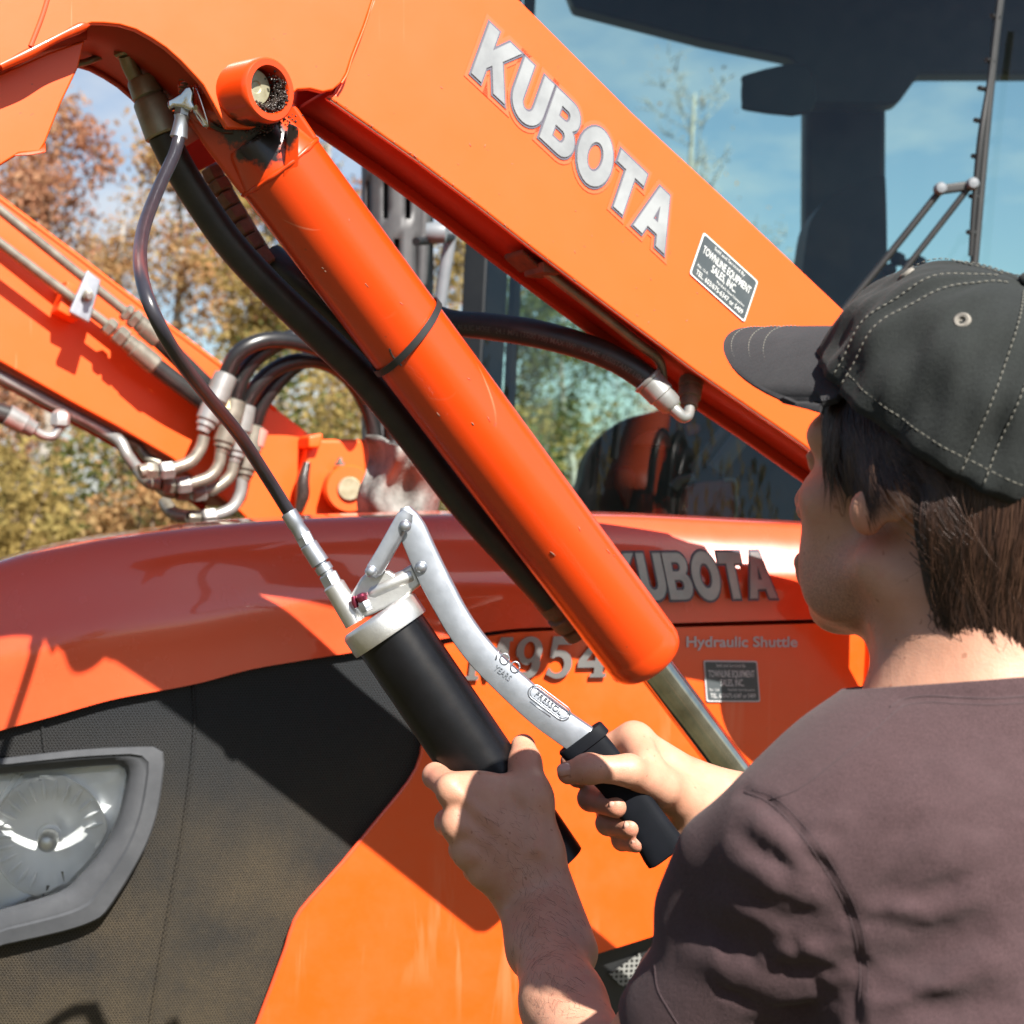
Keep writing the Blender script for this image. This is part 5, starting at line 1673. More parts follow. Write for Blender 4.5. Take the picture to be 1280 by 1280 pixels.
class Field:
    def __init__(s, lo, hi, h):
        s.lo = np.array(lo, dtype=np.float64); s.h = h
        s.n = np.ceil((np.array(hi) - s.lo) / h).astype(int) + 1
        s.f = np.full(tuple(s.n), 0.5, dtype=np.float32)

    def box(s, lo, hi):
        a = np.clip(np.floor((np.array(lo) - s.lo) / s.h).astype(int), 0, s.n)
        b_ = np.clip(np.ceil((np.array(hi) - s.lo) / s.h).astype(int) + 1, 0, s.n)
        if np.any(b_ <= a): return None
        g = [(s.lo[i] + s.h * np.arange(a[i], b_[i])).astype(np.float32) for i in range(3)]
        sl = tuple(slice(a[i], b_[i]) for i in range(3))
        return sl, g[0][:, None, None], g[1][None, :, None], g[2][None, None, :]

    def smin(s, sl, d, k):
        a = s.f[sl]
        if k <= 0:
            s.f[sl] = np.minimum(a, d); return
        h = np.clip(0.5 + 0.5 * (a - d) / k, 0, 1)
        s.f[sl] = a + (d - a) * h - k * h * (1 - h)

    def smax(s, sl, d, k):
        a = s.f[sl]
        h = np.clip(0.5 - 0.5 * (a - d) / k, 0, 1)
        s.f[sl] = a + (d - a) * h + k * h * (1 - h)

    def capd(s, a, b, ra, rb, m):
        a = np.array(a, dtype=np.float64); b = np.array(b, dtype=np.float64)
        ra *= RS[0]; rb *= RS[0]
        R = max(ra, rb) + m
        q = s.box(np.minimum(a, b) - R, np.maximum(a, b) + R)
        if q is None: return None
        sl, X, Y, Z_ = q
        d = b - a; L2 = max(float(d @ d), 1e-12)
        t = np.clip(((X - a[0]) * d[0] + (Y - a[1]) * d[1] + (Z_ - a[2]) * d[2]) / L2, 0, 1)
        dx = X - a[0] - t * d[0]; dy = Y - a[1] - t * d[1]; dz = Z_ - a[2] - t * d[2]
        return sl, np.sqrt(dx * dx + dy * dy + dz * dz) - (ra + (rb - ra) * t)

    def cap(s, a, b, ra, rb=None, k=0.008):
        rb = ra if rb is None else rb
        q = s.capd(a, b, ra, rb, k * 1.2 + 0.012)
        if q: s.smin(q[0], q[1], k)

    def chain(s, pts, rs, k=0.008, k0=None):
        for i in range(len(pts) - 1):
            s.cap(pts[i], pts[i + 1], rs[i], rs[i + 1], k0 if (i == 0 and k0 is not None) else k)

    def elld(s, c, R, r, m):
        c = np.array(c); r = np.array(r)
        ext = np.array([sum(abs(R[i][j]) * r[i] for i in range(3)) for j in range(3)]) + m
        q = s.box(c - ext, c + ext)
        if q is None: return None
        sl, X, Y, Z_ = q
        l = [((X - c[0]) * R[i][0] + (Y - c[1]) * R[i][1] + (Z_ - c[2]) * R[i][2]) for i in range(3)]
        k0 = np.sqrt(sum((l[i] / r[i]) ** 2 for i in range(3)))
        k1 = np.sqrt(sum((l[i] / r[i] ** 2) ** 2 for i in range(3))) + 1e-9
        return sl, (k0 * (k0 - 1) / k1).astype(np.float32)

    def ell(s, c, R, r, k=0.01):
        q = s.elld(c, R, r, k * 1.2 + 0.015)
        if q: s.smin(q[0], q[1], k)

    def cut_ell(s, c, R, r, k=0.005):
        q = s.elld(c, R, r, k * 1.2 + 0.01)
        if q: s.smax(q[0], -q[1], k)

    def cut_cap(s, a, b, ra, rb, k=0.003):
        q = s.capd(a, b, ra, rb, k * 1.2 + 0.006)
        if q: s.smax(q[0], -q[1], k)

    def mesh(s, smooth=1):
        f = s.f; ins = f < 0
        nx, ny, nz = f.shape
        cnt = np.zeros((nx - 1, ny - 1, nz - 1), dtype=np.int8)
        for i in (0, 1):
            for j in (0, 1):
                for k in (0, 1):
                    cnt += ins[i:nx - 1 + i, j:ny - 1 + j, k:nz - 1 + k]
        act = (cnt > 0) & (cnt < 8)
        idx = np.argwhere(act)
        num = np.full(act.shape, -1, dtype=np.int32)
        num[act] = np.arange(len(idx))
        acc = np.zeros((len(idx), 3)); w = np.zeros(len(idx))
        cs = [(0, 0, 0), (1, 0, 0), (0, 1, 0), (1, 1, 0), (0, 0, 1), (1, 0, 1), (0, 1, 1), (1, 1, 1)]
        vals = [f[idx[:, 0] + c[0], idx[:, 1] + c[1], idx[:, 2] + c[2]].astype(np.float64) for c in cs]
        for a in range(8):
            for b_ in range(a + 1, 8):
                if sum(abs(cs[a][i] - cs[b_][i]) for i in range(3)) != 1: continue
                m_ = (vals[a] < 0) != (vals[b_] < 0)
                t = np.where(m_, vals[a] / np.where(m_, vals[a] - vals[b_], 1), 0)
                for i in range(3):
                    acc[:, i] += m_ * (cs[a][i] + t * (cs[b_][i] - cs[a][i]))
                w += m_
        V = s.lo + s.h * (idx + acc / w[:, None])
        Q = []
        for ax in range(3):
            sl0 = [slice(None)] * 3; sl1 = [slice(None)] * 3
            sl0[ax] = slice(0, -1); sl1[ax] = slice(1, None)
            A_, B_ = ins[tuple(sl0)], ins[tuple(sl1)]
            e = np.argwhere(A_ != B_)
            o1, o2 = [i for i in range(3) if i != ax]
            ok = (e[:, o1] > 0) & (e[:, o2] > 0) & (e[:, o1] < act.shape[o1]) & (e[:, o2] < act.shape[o2])
            e = e[ok]
            flip = A_[e[:, 0], e[:, 1], e[:, 2]]
            def at(d1, d2):
                q = e.copy(); q[:, o1] -= d1; q[:, o2] -= d2
                return num[q[:, 0], q[:, 1], q[:, 2]]
            q = np.stack([at(1, 1), at(0, 1), at(0, 0), at(1, 0)], 1)
            if ax == 1: flip = ~flip
            q = np.where(flip[:, None], q, q[:, ::-1])
            Q.append(q)
        Q = np.concatenate(Q)
        for _ in range(smooth):
            s_ = np.zeros_like(V); c_ = np.zeros(len(V))
            for a in range(4):
                i0, i1 = Q[:, a], Q[:, (a + 1) % 4]
                for i in range(3):
                    s_[:, i] += np.bincount(i0, V[i1, i], len(V)) + np.bincount(i1, V[i0, i], len(V))
                c_ += np.bincount(i0, minlength=len(V)) + np.bincount(i1, minlength=len(V))
            V = V * 0.45 + 0.55 * s_ / np.maximum(c_, 1)[:, None]
        return V, Q


def np_obj(name, V, Q, mat, parent):
    me = bpy.data.meshes.new(name)
    me.vertices.add(len(V)); me.vertices.foreach_set('co', np.asarray(V, dtype=np.float32).ravel())
    k = Q.shape[1]
    me.loops.add(Q.size); me.loops.foreach_set('vertex_index', Q.astype(np.int32).ravel())
    me.polygons.add(len(Q)); me.polygons.foreach_set('loop_start', np.arange(0, Q.size, k, dtype=np.int32))
    me.update(calc_edges=True); me.validate()
    return finish(name, me, mat, parent, True)


KP, KG = 0.915, 1.115
scale(KP)
person = thing('person', PP(1250, 1280, 1.15), 'man seen from behind in dark cap and mauve T-shirt, gripping the grease gun', 'person')

# head frame: forward, left, up, tipped back a little as he looks up at the pin
HY = radians(53); HT = radians(12)
hf0 = Vector((-cos(HY), sin(HY), 0)); hl = Vector((-sin(HY), -cos(HY), 0))
hfw = hf0 * cos(HT) + Z * sin(HT)
hup = Z * cos(HT) - hf0 * sin(HT)
HS = 0.985
EAR = PP(1092, 629, 1.035)
HC = EAR - hl * 0.074 * HS


def H(f, l, u):
    return HC + (hfw * f + hl * l + hup * u) * HS


HR = [list(hfw), list(hl), list(hup)]
# the cap sits tipped back further than the face
CT = radians(30)
cfw = hf0 * cos(CT) + Z * sin(CT)
cup = Z * cos(CT) - hf0 * sin(CT)
CC = H(-0.004, 0, 0.060)


def K(f, l, u):
    return CC + (cfw * f + hl * l + cup * u) * HS

scale(KG, 1.0)
REDS = [(PP(545, 975, 1.27), 0.022), (PP(558, 1030, 1.27), 0.020), (PP(575, 1064, 1.27), 0.019), (PP(594, 1088, 1.27), 0.018), (PP(655, 945, 1.275), 0.020), (PP(734, 961, 1.27), 0.020),
        (PP(770, 1010, 1.285), 0.014), (PP(788, 1035, 1.285), 0.014), (PP(797, 1055, 1.285), 0.013), (PP(705, 966, 1.275), 0.016), (H(0.0, 0.075, -0.02), 0.022)]
scale(KP)
M_skin = skin('skin', REDS, [(H(0.055, 0.040, -0.078), 0.060), (H(0.015, 0.052, -0.055), 0.035)])
BH = 0.00165
body = Field((-0.10, 0.80, 1.10), (0.47, 1.60, 1.80), BH)
fe = lambda c, r, k=0.01: body.ell(H(*c), HR, [x * HS for x in r], k)
fc = lambda a, b, ra, rb=None, k=0.008: body.cap(H(*a), H(*b), ra * HS, (rb if rb is not None else ra) * HS, k)
# skull and face
scale(KP, 1.0)
fe((-0.006, 0, 0.048), (0.098, 0.0715, 0.086))
fe((0.048, 0, -0.018), (0.048, 0.053, 0.078), 0.025)
for sgn in (1, -1):
    fc((0.004, 0.055 * sgn, -0.038), (0.064, 0.020 * sgn, -0.084), 0.016, 0.014, 0.018)
    fe((0.058, 0.043 * sgn, -0.010), (0.024, 0.019, 0.017), 0.016)
    fc((0.083, 0.012 * sgn, 0.034), (0.072, 0.046 * sgn, 0.030), 0.013, 0.011, 0.015)
    fe((0.045, 0.043 * sgn, -0.052), (0.030, 0.010, 0.030), 0.02)
fe((0.072, 0, -0.086), (0.018, 0.020, 0.016), 0.015)
fe((0.010, 0, -0.066), (0.050, 0.040, 0.026), 0.02)
for sgn in (1, -1):
    body.cut_ell(H(0.094, 0.031 * sgn, 0.012), HR, [0.016, 0.016, 0.011], 0.012)
    fe((0.080, 0.031 * sgn, 0.012), (0.0125, 0.0125, 0.0125), 0.002)
    fc((0.091, 0.020 * sgn, 0.016), (0.084, 0.043 * sgn, 0.014), 0.0035, 0.003, 0.003)
fc((0.094, 0, 0.022), (0.116, 0, -0.022), 0.007, 0.011, 0.012)
for sgn in (1, -1):
    fe((0.104, 0.012 * sgn, -0.027), (0.011, 0.008, 0.008), 0.006)
fc((0.094, -0.020, -0.060), (0.094, 0.020, -0.060), 0.008, 0.008, 0.010)
fc((0.092, -0.017, -0.070), (0.092, 0.017, -0.070), 0.008, 0.008, 0.006)
body.cut_cap(H(0.104, -0.022, -0.0655), H(0.104, 0.022, -0.0655), 0.003, 0.003, 0.004)
# ears
for sgn in (1, -1):
    ec = (-0.007, 0.0715 * sgn, 0.008)
    ef = hfw * cos(radians(-12)) + hl * sgn * 0.30; ef.normalize()
    eu = (hup + hfw * -0.15).normalized(); en_ = ef.cross(eu).normalized()
    body.ell(H(ec[0] - 0.006, ec[1] + 0.004 * sgn, ec[2]), [list(ef), list(en_), list(eu)], [0.0145 * HS, 0.0058, 0.0165 * HS], 0.006)
    body.cut_ell(H(ec[0] - 0.001, ec[1] + 0.012 * sgn, ec[2] - 0.002), [list(ef), list(en_), list(eu)], [0.010, 0.007, 0.016], 0.006)
    body.ell(H(0.000, 0.0785 * sgn, -0.006), [list(ef), list(en_), list(eu)], [0.0112, 0.0066, 0.0135], 0.006)
    fc((0.009, 0.072 * sgn, 0.020), (0.009, 0.071 * sgn, 0.008), 0.006, 0.005, 0.006)
# neck
scale(KP)
NB = PP(1228, 925, 1.055)
body.cap(H(-0.032, 0, -0.03), NB, 0.051, 0.058, 0.03)
body.cap(H(-0.052, 0.018, -0.02), PP(1215, 900, 1.04), 0.030, 0.034, 0.03)
body.cap(H(-0.014, 0.046, -0.050), PP(1176, 890, 1.085), 0.014, 0.018, 0.03)
body.cap(H(0.010, 0, -0.085), PP(1205, 880, 1.12), 0.020, 0.024, 0.03)
# shoulders inside the shirt
SH = PP(1010, 1095, 1.005)
body.cap(PP(1225, 950, 1.06), PP(1060, 1055, 1.02), 0.055, 0.050, 0.04)
body.cap(PP(1060, 1055, 1.02), SH, 0.050, 0.046, 0.03)
body.cap(PP(1225, 950, 1.06), PP(1330, 1250, 1.10), 0.07, 0.10, 0.05)
# left arm
EL = P(776, 1392, 1.16)
scale(1.0)
body.cap(SH, P(880, 1250, 1.03), 0.043, 0.042, 0.02)
body.cap(P(880, 1250, 1.03), EL, 0.042, 0.040, 0.02)
body.chain([EL, P(742, 1340, 1.20), P(704, 1255, 1.275), P(682, 1180, 1.35), P(668, 1120, 1.405)], [0.036, 0.035, 0.0325, 0.0275, 0.0240], 0.014)
body.cap(P(716, 1190, 1.34), P(686, 1088, 1.415), 0.021, 0.0172, 0.016)
body.cap(P(662, 1190, 1.35), P(640, 1112, 1.415), 0.0165, 0.0150, 0.016)
scale(KG)
# back of the left hand
MC = [((672, 1082, 1.256), (566, 990, 1.246)), ((662, 1094, 1.254), (572, 1032, 1.243)), ((652, 1104, 1.255), (586, 1066, 1.243)), ((640, 1112, 1.258), (606, 1090, 1.247))]
for i, (a, b_) in enumerate(MC):
    body.cap(PP(*a), PP(*b_), 0.0150, 0.0118, 0.016)
body.cap(PP(672, 1060, 1.262), PP(600, 990, 1.256), 0.016, 0.012, 0.016)
body.cap(PP(650, 1085, 1.262), PP(590, 1040, 1.256), 0.016, 0.013, 0.016)
# left fingers close round the barrel
fL = [[(566, 988, 1.246), (545, 970, 1.284), (563, 966, 1.330), (596, 972, 1.347)],
      [(572, 1032, 1.243), (560, 1028, 1.288), (582, 1022, 1.336), (616, 1026, 1.349)],
      [(586, 1066, 1.243), (577, 1062, 1.288), (604, 1054, 1.336), (636, 1056, 1.346)],
      [(606, 1090, 1.247), (594, 1088, 1.286), (622, 1080, 1.332), (650, 1080, 1.342)]]
rL = [[0.0114, 0.0106, 0.0092, 0.0082], [0.0114, 0.0106, 0.0092, 0.0082], [0.0110, 0.0100, 0.0088, 0.0078], [0.0102, 0.0092, 0.008, 0.0072]]
for p, r in zip(fL, rL):
    body.chain([PP(*q) for q in p], r, 0.004, 0.008)
for q in ((562, 983, 1.2405), (570, 1030, 1.2365), (584, 1064, 1.2365), (604, 1088, 1.241)):
    body.ell(PP(*q), [[1, 0, 0], [0, 1, 0], [0, 0, 1]], [0.0066, 0.0056, 0.0066], 0.012)
# left thumb and its web
body.chain([PP(676, 1062, 1.264), PP(668, 1000, 1.268), PP(656, 954, 1.284), PP(654, 933, 1.298)], [0.0160, 0.0140, 0.0113, 0.0102], 0.010, 0.014)
body.cap(PP(588, 984, 1.258), PP(658, 984, 1.266), 0.0095, 0.0100, 0.018)
body.cap(PP(655, 958, 1.283), PP(656, 954, 1.284), 0.0120, 0.0120, 0.006)
# tendons and a vein
body.cap(PP(668, 1060, 1.243), PP(662, 1000, 1.256), 0.004, 0.0035, 0.010)
for a, b_ in MC[:3]:
    body.cap(PP(a[0] - 20, a[1] - 14, a[2] - 0.0135), PP(b_[0] + 10, b_[1] + 4, b_[2] - 0.0108), 0.0022, 0.0024, 0.008)

# right hand on the lever grip
RD = 0.0
body.chain([P(1120, 1200, 1.28), P(1000, 1080, 1.45), PP(925, 1020, 1.372)], [0.040, 0.034, 0.0265], 0.02)
body.cap(PP(940, 1002, 1.375), PP(872, 985, 1.372), 0.0235, 0.018, 0.018)
body.cap(PP(925, 1035, 1.368), PP(868, 1038, 1.350), 0.0225, 0.017, 0.018)
body.cap(PP(905, 1010, 1.375), PP(800, 935, 1.352), 0.023, 0.0165, 0.018)
body.cap(PP(868, 1040, 1.350), PP(850, 1045, 1.350), 0.016, 0.0135, 0.012)
body.cap(PP(870, 1010, 1.345), PP(812, 972, 1.318), 0.021, 0.0150, 0.018)
body.cap(PP(830, 975, 1.365), PP(880, 1010, 1.37), 0.017, 0.02, 0.016)
# thumb across the front of the grip
body.chain([PP(826, 985, 1.310), PP(786, 963, 1.277), PP(736, 961, 1.268), PP(711, 966, 1.272)], [0.0150, 0.0122, 0.0104, 0.0094], 0.007, 0.014)
body.cap(PP(737, 961, 1.268), PP(733, 961, 1.268), 0.0112, 0.0112, 0.006)
# web between thumb and forefinger knuckle
body.cap(PP(792, 925, 1.345), PP(806, 952, 1.315), 0.0125, 0.012, 0.016)
fR = [[(790, 922, 1.352), (742, 944, 1.362), (716, 952, 1.340), (722, 972, 1.318)],
      [(806, 945, 1.364), (742, 982, 1.364), (738, 998, 1.320), (770, 1008, 1.288)],
      [(822, 968, 1.372), (762, 1018, 1.360), (760, 1029, 1.320), (788, 1034, 1.290)],
      [(842, 995, 1.376), (784, 1042, 1.355), (778, 1050, 1.320), (796, 1054, 1.292)]]
rR = [[0.0125, 0.0112, 0.0098, 0.0086], [0.0125, 0.0112, 0.0105, 0.0094], [0.012, 0.0108, 0.0100, 0.0088], [0.011, 0.0098, 0.0088, 0.0078]]
for p, r in zip(fR, rR):
    body.chain([PP(*q) for q in p], r, 0.0035, 0.010)
BV, BQ = body.mesh(2)
np_obj('body', BV, BQ, M_skin, person)
del body.f


def nail(c, along, nrm, L, w, name='fingernail'):
    """a slightly domed nail plate"""
    nrm = nrm.normalized(); along = (along - nrm * along.dot(nrm)).normalized(); sd = along.cross(nrm)
    V, Fc = [], []
    n, m_ = 9, 9
    for j in range(m_ + 1):
        for i in range(n + 1):
            x, y = 2 * i / n - 1, 2 * j / m_ - 1
            r = sqrt(max(0, 1 - 0.0 * y * y))
            x2 = x * (1 - 0.22 * max(0, abs(y) - 0.45) ** 2 * 4)
            V.append(c + sd * (x2 * w / 2) + along * (y * L / 2 * (1 - 0.10 * x * x)) + nrm * (0.0009 - 0.0030 * x * x - 0.0012 * y * y))
    for j in range(m_):
        for i in range(n):
            a = j * (n + 1) + i
            Fc.append((a, a + 1, a + n + 2, a + n + 1))
    o = obj(name, V, orient(V, Fc), M_nail, person, True)
    mm_ = o.modifiers.new('s', 'SOLIDIFY'); mm_.thickness = 0.0012; mm_.offset = -1
    return o


def nail_on(u, v, D, r, du, dv, L, w, nu=0.0, nv=0.0):
    c = PP(u, v, D); al = Vector((du, 0, -dv)).normalized()
    nr = Vector((nu, -1, nv)).normalized()
    nail(c + nr * (r * KG + 0.0007), al, nr, L * KG, w * KG)


nail_on(708, 964, 1.272, 0.0094, -1, 0.18, 0.0115, 0.0105, -0.25, 0.30)
nail_on(766, 1007, 1.290, 0.0094, 1, 0.25, 0.0100, 0.0092, 0.15, 0.25)
nail_on(784, 1033, 1.292, 0.0088, 1, 0.20, 0.0095, 0.0088, 0.15, 0.25)
nail_on(793, 1053, 1.294, 0.0078, 1, 0.15, 0.0085, 0.0078, 0.15, 0.25)

scale(KP)
b_bvh = BVHTree.FromPolygons([tuple(v) for v in BV], [tuple(int(i) for i in f) for f in BQ])
AV, AF = [], []
ah = random.Random(8)
for _ in range(420):
    if ah.random() < 0.8:
        u, v = ah.uniform(640, 735), ah.uniform(1090, 1275)
        dr = Vector((-0.35 + ah.gauss(0, .3), -0.15, 0.9 + ah.gauss(0, .2)))
    else:
        u, v = ah.uniform(600, 680), ah.uniform(1010, 1090)
        dr = Vector((-0.6 + ah.gauss(0, .3), -0.1, 0.5 + ah.gauss(0, .3)))
    d = (P(u, v, 1.0) - C0).normalized()
    h = b_bvh.ray_cast(C0, d)
    if h[0] is None or h[0].y > 1.5: continue
    nr_ = h[1] if h[1].dot(d) < 0 else -h[1]
    tg = (dr - nr_ * dr.dot(nr_)).normalized(); L_ = ah.uniform(0.005, 0.010)
    pth = [h[0], h[0] + tg * L_ * .5 + nr_ * 0.0011, h[0] + tg * L_ + nr_ * 0.0012]
    V, Fc = tube_geo(pth, [0.00007, 0.00006, 0.00002], 3, False)
    o_ = len(AV); AV += V; AF += [tuple(i + o_ for i in f) for f in Fc]
tag(obj('arm_hair', AV, AF, M_scalp, person, True), kind='stuff')
# ---- T-shirt: a thin shell round the trunk and the upper arm
SHH = 0.0023
shirt = Field((0.03, 0.72, 1.14), (0.53, 1.26, 1.60), SHH)
TY = radians(50)
tf = Vector((-cos(TY), sin(TY), 0)); tl = Vector((-sin(TY), -cos(TY), 0))
TC = PP(1330, 1330, 1.10)
TRm = [list(tf), list(tl), [0, 0, 1]]
shirt.ell(TC + tl * 0.02, TRm, [0.109, 0.185, 0.32], 0.03)
shirt.cap(PP(1240, 925, 1.065), PP(1075, 1030, 1.02), 0.066, 0.062, 0.05)
shirt.cap(PP(1075, 1030, 1.02), PP(1000, 1075, 1.005), 0.060, 0.053, 0.04)
shirt.cap(PP(1165, 960, 1.05), PP(1080, 1040, 1.02), 0.055, 0.056, 0.03)
shirt.cap(PP(1130, 1060, 1.01), PP(1200, 1300, 1.02), 0.065, 0.095, 0.06)
shirt.cap(PP(1250, 1050, 1.02), PP(1290, 1300, 1.02), 0.075, 0.095, 0.06)
shirt.cap(PP(1232, 846, 1.058), PP(1232, 935, 1.062), 0.064, 0.070, 0.04)
# sleeve
sA, sB, sC = PP(1010, 1082, 1.005), PP(952, 1185, 1.04), PP(892, 1272, 1.065)
shirt.chain([sA, sB, sC, PP(855, 1330, 1.09)], [0.051, 0.051, 0.051, 0.053], 0.03)
shirt.cap(PP(888, 1066, 1.03), PP(868, 1130, 1.05), 0.020, 0.022, 0.03)
q = shirt.box((-1, -1, -1), (9, 9, 9))
sl, X, Y, Z_ = q


def surf(u, v):
    """first point of the plain shirt on a sight line of the photo"""
    d = np.arange(0.70, 1.25, 0.0015)
    p = np.stack([(u - 640) / F * d, d, CAMZ - (v - 640) / F * d], 1)
    q = np.round((p - shirt.lo) / shirt.h).astype(int)
    ok = np.all((q >= 0) & (q < shirt.n), axis=1)
    q = q[ok]; p = p[ok]
    k = np.argmax(shirt.f[q[:, 0], q[:, 1], q[:, 2]] < 0)
    return p[k] if len(p) and shirt.f[tuple(q[k])] < 0 else None


disp = np.zeros_like(shirt.f)


def fold(a, b, w, amp, taper=True, n=6):
    """a ridge (amp > 0) or crease laid on the cloth between two sight lines"""
    pts = [surf(a[0] + (b[0] - a[0]) * t, a[1] + (b[1] - a[1]) * t) for t in np.linspace(0, 1, n)]
    if any(p is None for p in pts): return
    lo = np.min(pts, axis=0) - 2.6 * w; hi = np.max(pts, axis=0) + 2.6 * w
    q = shirt.box(lo, hi)
    if q is None: return
    sl_, X, Y, Z_ = q
    best = None
    for k in range(n - 1):
        p0, d = pts[k], pts[k + 1] - pts[k]; L2 = max(d @ d, 1e-12)
        t = np.clip(((X - p0[0]) * d[0] + (Y - p0[1]) * d[1] + (Z_ - p0[2]) * d[2]) / L2, 0, 1)
        r2 = (X - p0[0] - t * d[0]) ** 2 + (Y - p0[1] - t * d[1]) ** 2 + (Z_ - p0[2] - t * d[2]) ** 2
        g = np.exp(-r2 / (w * w))
        if taper: g = g * np.maximum(np.sin(np.pi * (k + t) / (n - 1)), 0) ** 0.6
        best = g if best is None else np.maximum(best, g)
    disp[sl_] += amp * best


rr = random.Random(11)
for a, b_ in (((1128, 872), (1210, 871)), ((1205, 871), (1275, 870))):
    fold(a, b_, 0.004, -0.0012, False)
seam_px = [(930, 990), (962, 1004), (1000, 1042), (1032, 1088), (1060, 1140), (1074, 1200), (1074, 1275)]
for a, b_ in zip(seam_px[:-1], seam_px[1:]):
    fold(a, b_, 0.005, -0.0020, False, 3)
    fold((a[0] + 9, a[1] - 4), (b_[0] + 9, b_[1] - 4), 0.004, 0.0008, False, 3)
# broad pulls from the armpit, then the fine creases between them
for a, b_, w, amp in (((900, 1060), (1030, 1120), .008, .0020), ((880, 1092), (1045, 1165), .008, -.0026), ((872, 1130), (1050, 1190), .009, .0026), ((856, 1150), (1035, 1228), .008, -.0030), ((850, 1190), (1030, 1256), .009, .0028), ((940, 1022), (1000, 1070), .007, .0024), ((915, 1036), (990, 1096), .006, -.0026),
                      ((1085, 1232), (1240, 1150), .012, -.0075), ((1080, 1262), (1262, 1205), .012, .0055), ((1090, 1274), (1272, 1236), .010, -.0050), ((1085, 1120), (1200, 1092), .010, -.0024), ((1095, 1150), (1230, 1122), .012, .0024), ((1060, 1000), (1180, 935), .010, -.0016), ((1100, 1020), (1250, 965), .012, .0014)):
    fold(a, b_, w, amp)
for _ in range(95):
    o_ = (1072 + rr.uniform(-14, 10), 1200 + rr.uniform(-70, 75))
    if rr.random() < 0.6:
        an_ = radians(rr.uniform(150, 232)); L_ = rr.uniform(40, 180)
    else:
        an_ = radians(rr.uniform(-50, 20)); L_ = rr.uniform(50, 190)
    s0 = rr.uniform(0.0, 0.55); an2_ = an_ + rr.uniform(-.25, .25)
    fold((o_[0] + cos(an_) * L_ * s0, o_[1] + sin(an_) * L_ * s0), (o_[0] + cos(an2_) * L_, min(1278, o_[1] + sin(an2_) * L_)), rr.uniform(0.0035, 0.0065), rr.choice([-1, -1, 1]) * rr.uniform(0.0006, 0.0019), True, 4)
for _ in range(40):
    a = (rr.uniform(880, 1030), rr.uniform(1020, 1250)); an_ = radians(rr.uniform(-20, 65)); L_ = rr.uniform(20, 70)
    fold(a, (a[0] + cos(an_) * L_, a[1] + sin(an_) * L_), rr.uniform(0.003, 0.006), rr.choice([-1, 1]) * rr.uniform(0.0006, 0.0018), True, 4)
for _ in range(46):
    a = (rr.uniform(1080, 1275), rr.uniform(900, 1270)); an_ = radians(rr.uniform(-45, 25)); L_ = rr.uniform(25, 110)
    fold(a, (a[0] + cos(an_) * L_, a[1] + sin(an_) * L_), rr.uniform(0.0035, 0.007), rr.choice([-1, 1]) * rr.uniform(0.0004, 0.0012), True, 4)
sl, X, Y, Z_ = shirt.box((-1, -1, -1), (9, 9, 9))
for _ in range(6):
    k_ = np.array([rr.uniform(-60, 60), rr.uniform(-40, 40), rr.uniform(-60, 60)]); ph = rr.uniform(0, 6)
    disp += (0.0005 * np.sin(k_[0] * X + k_[1] * Y + k_[2] * Z_ + ph)).astype(np.float32)
shirt.f -= disp
cn_ = PP(1215, 848, 1.06)
axn = (hup * 0.25 + Z * 1.0 + hf0 * 0.22).normalized()
hc = PP(862, 1290, 1.08); hx = (PP(842, 1286, 1.085) - PP(930, 1160, 1.045)).normalized()
SV, SQ = shirt.mesh(1)
del shirt.f, disp
bm = bmesh.new()
vs = [bm.verts.new(v) for v in SV]
for f in SQ: bm.faces.new([vs[i] for i in f])
bmesh.ops.recalc_face_normals(bm, faces=bm.faces[:])
bmesh.ops.bisect_plane(bm, geom=bm.verts[:] + bm.edges[:] + bm.faces[:], dist=1e-5, plane_co=cn_, plane_no=axn, clear_outer=True)
near = [f for f in bm.faces if (f.calc_center_median() - hc).length < 0.112]
ge = set(near)
for f in near:
    ge.update(f.edges); ge.update(f.verts)
bmesh.ops.bisect_plane(bm, geom=list(ge), dist=1e-5, plane_co=hc, plane_no=hx, clear_outer=True)
me = bpy.data.meshes.new('shirt'); bm.to_mesh(me); bm.free()
sho = finish('shirt', me, M_shirt, person, True)
mm_ = sho.modifiers.new('s', 'SOLIDIFY'); mm_.thickness = 0.0022; mm_.offset = -1

# project helper: first hit on the shirt from the viewer's side
s_bvh = BVHTree.FromPolygons([tuple(v) for v in SV], [tuple(int(i) for i in f) for f in SQ])


def on_shirt(u, v, lift=0.0003):
    d = (PP(u, v, 1.0) - C0).normalized()
    h = s_bvh.ray_cast(C0, d)
    return None if h[0] is None else h[0] - d * lift


def seam_line(name, pts, r, n=8, lift=0.0):
    path = [on_shirt(*q, lift) for q in curve2d(pts, n)]
    path = [p for p in path if p is not None]
    if len(path) > 2:
        V, Fc = tube_geo(path, [r] * len(path), 6)
        obj(name, V, Fc, M_seam, sho, True)


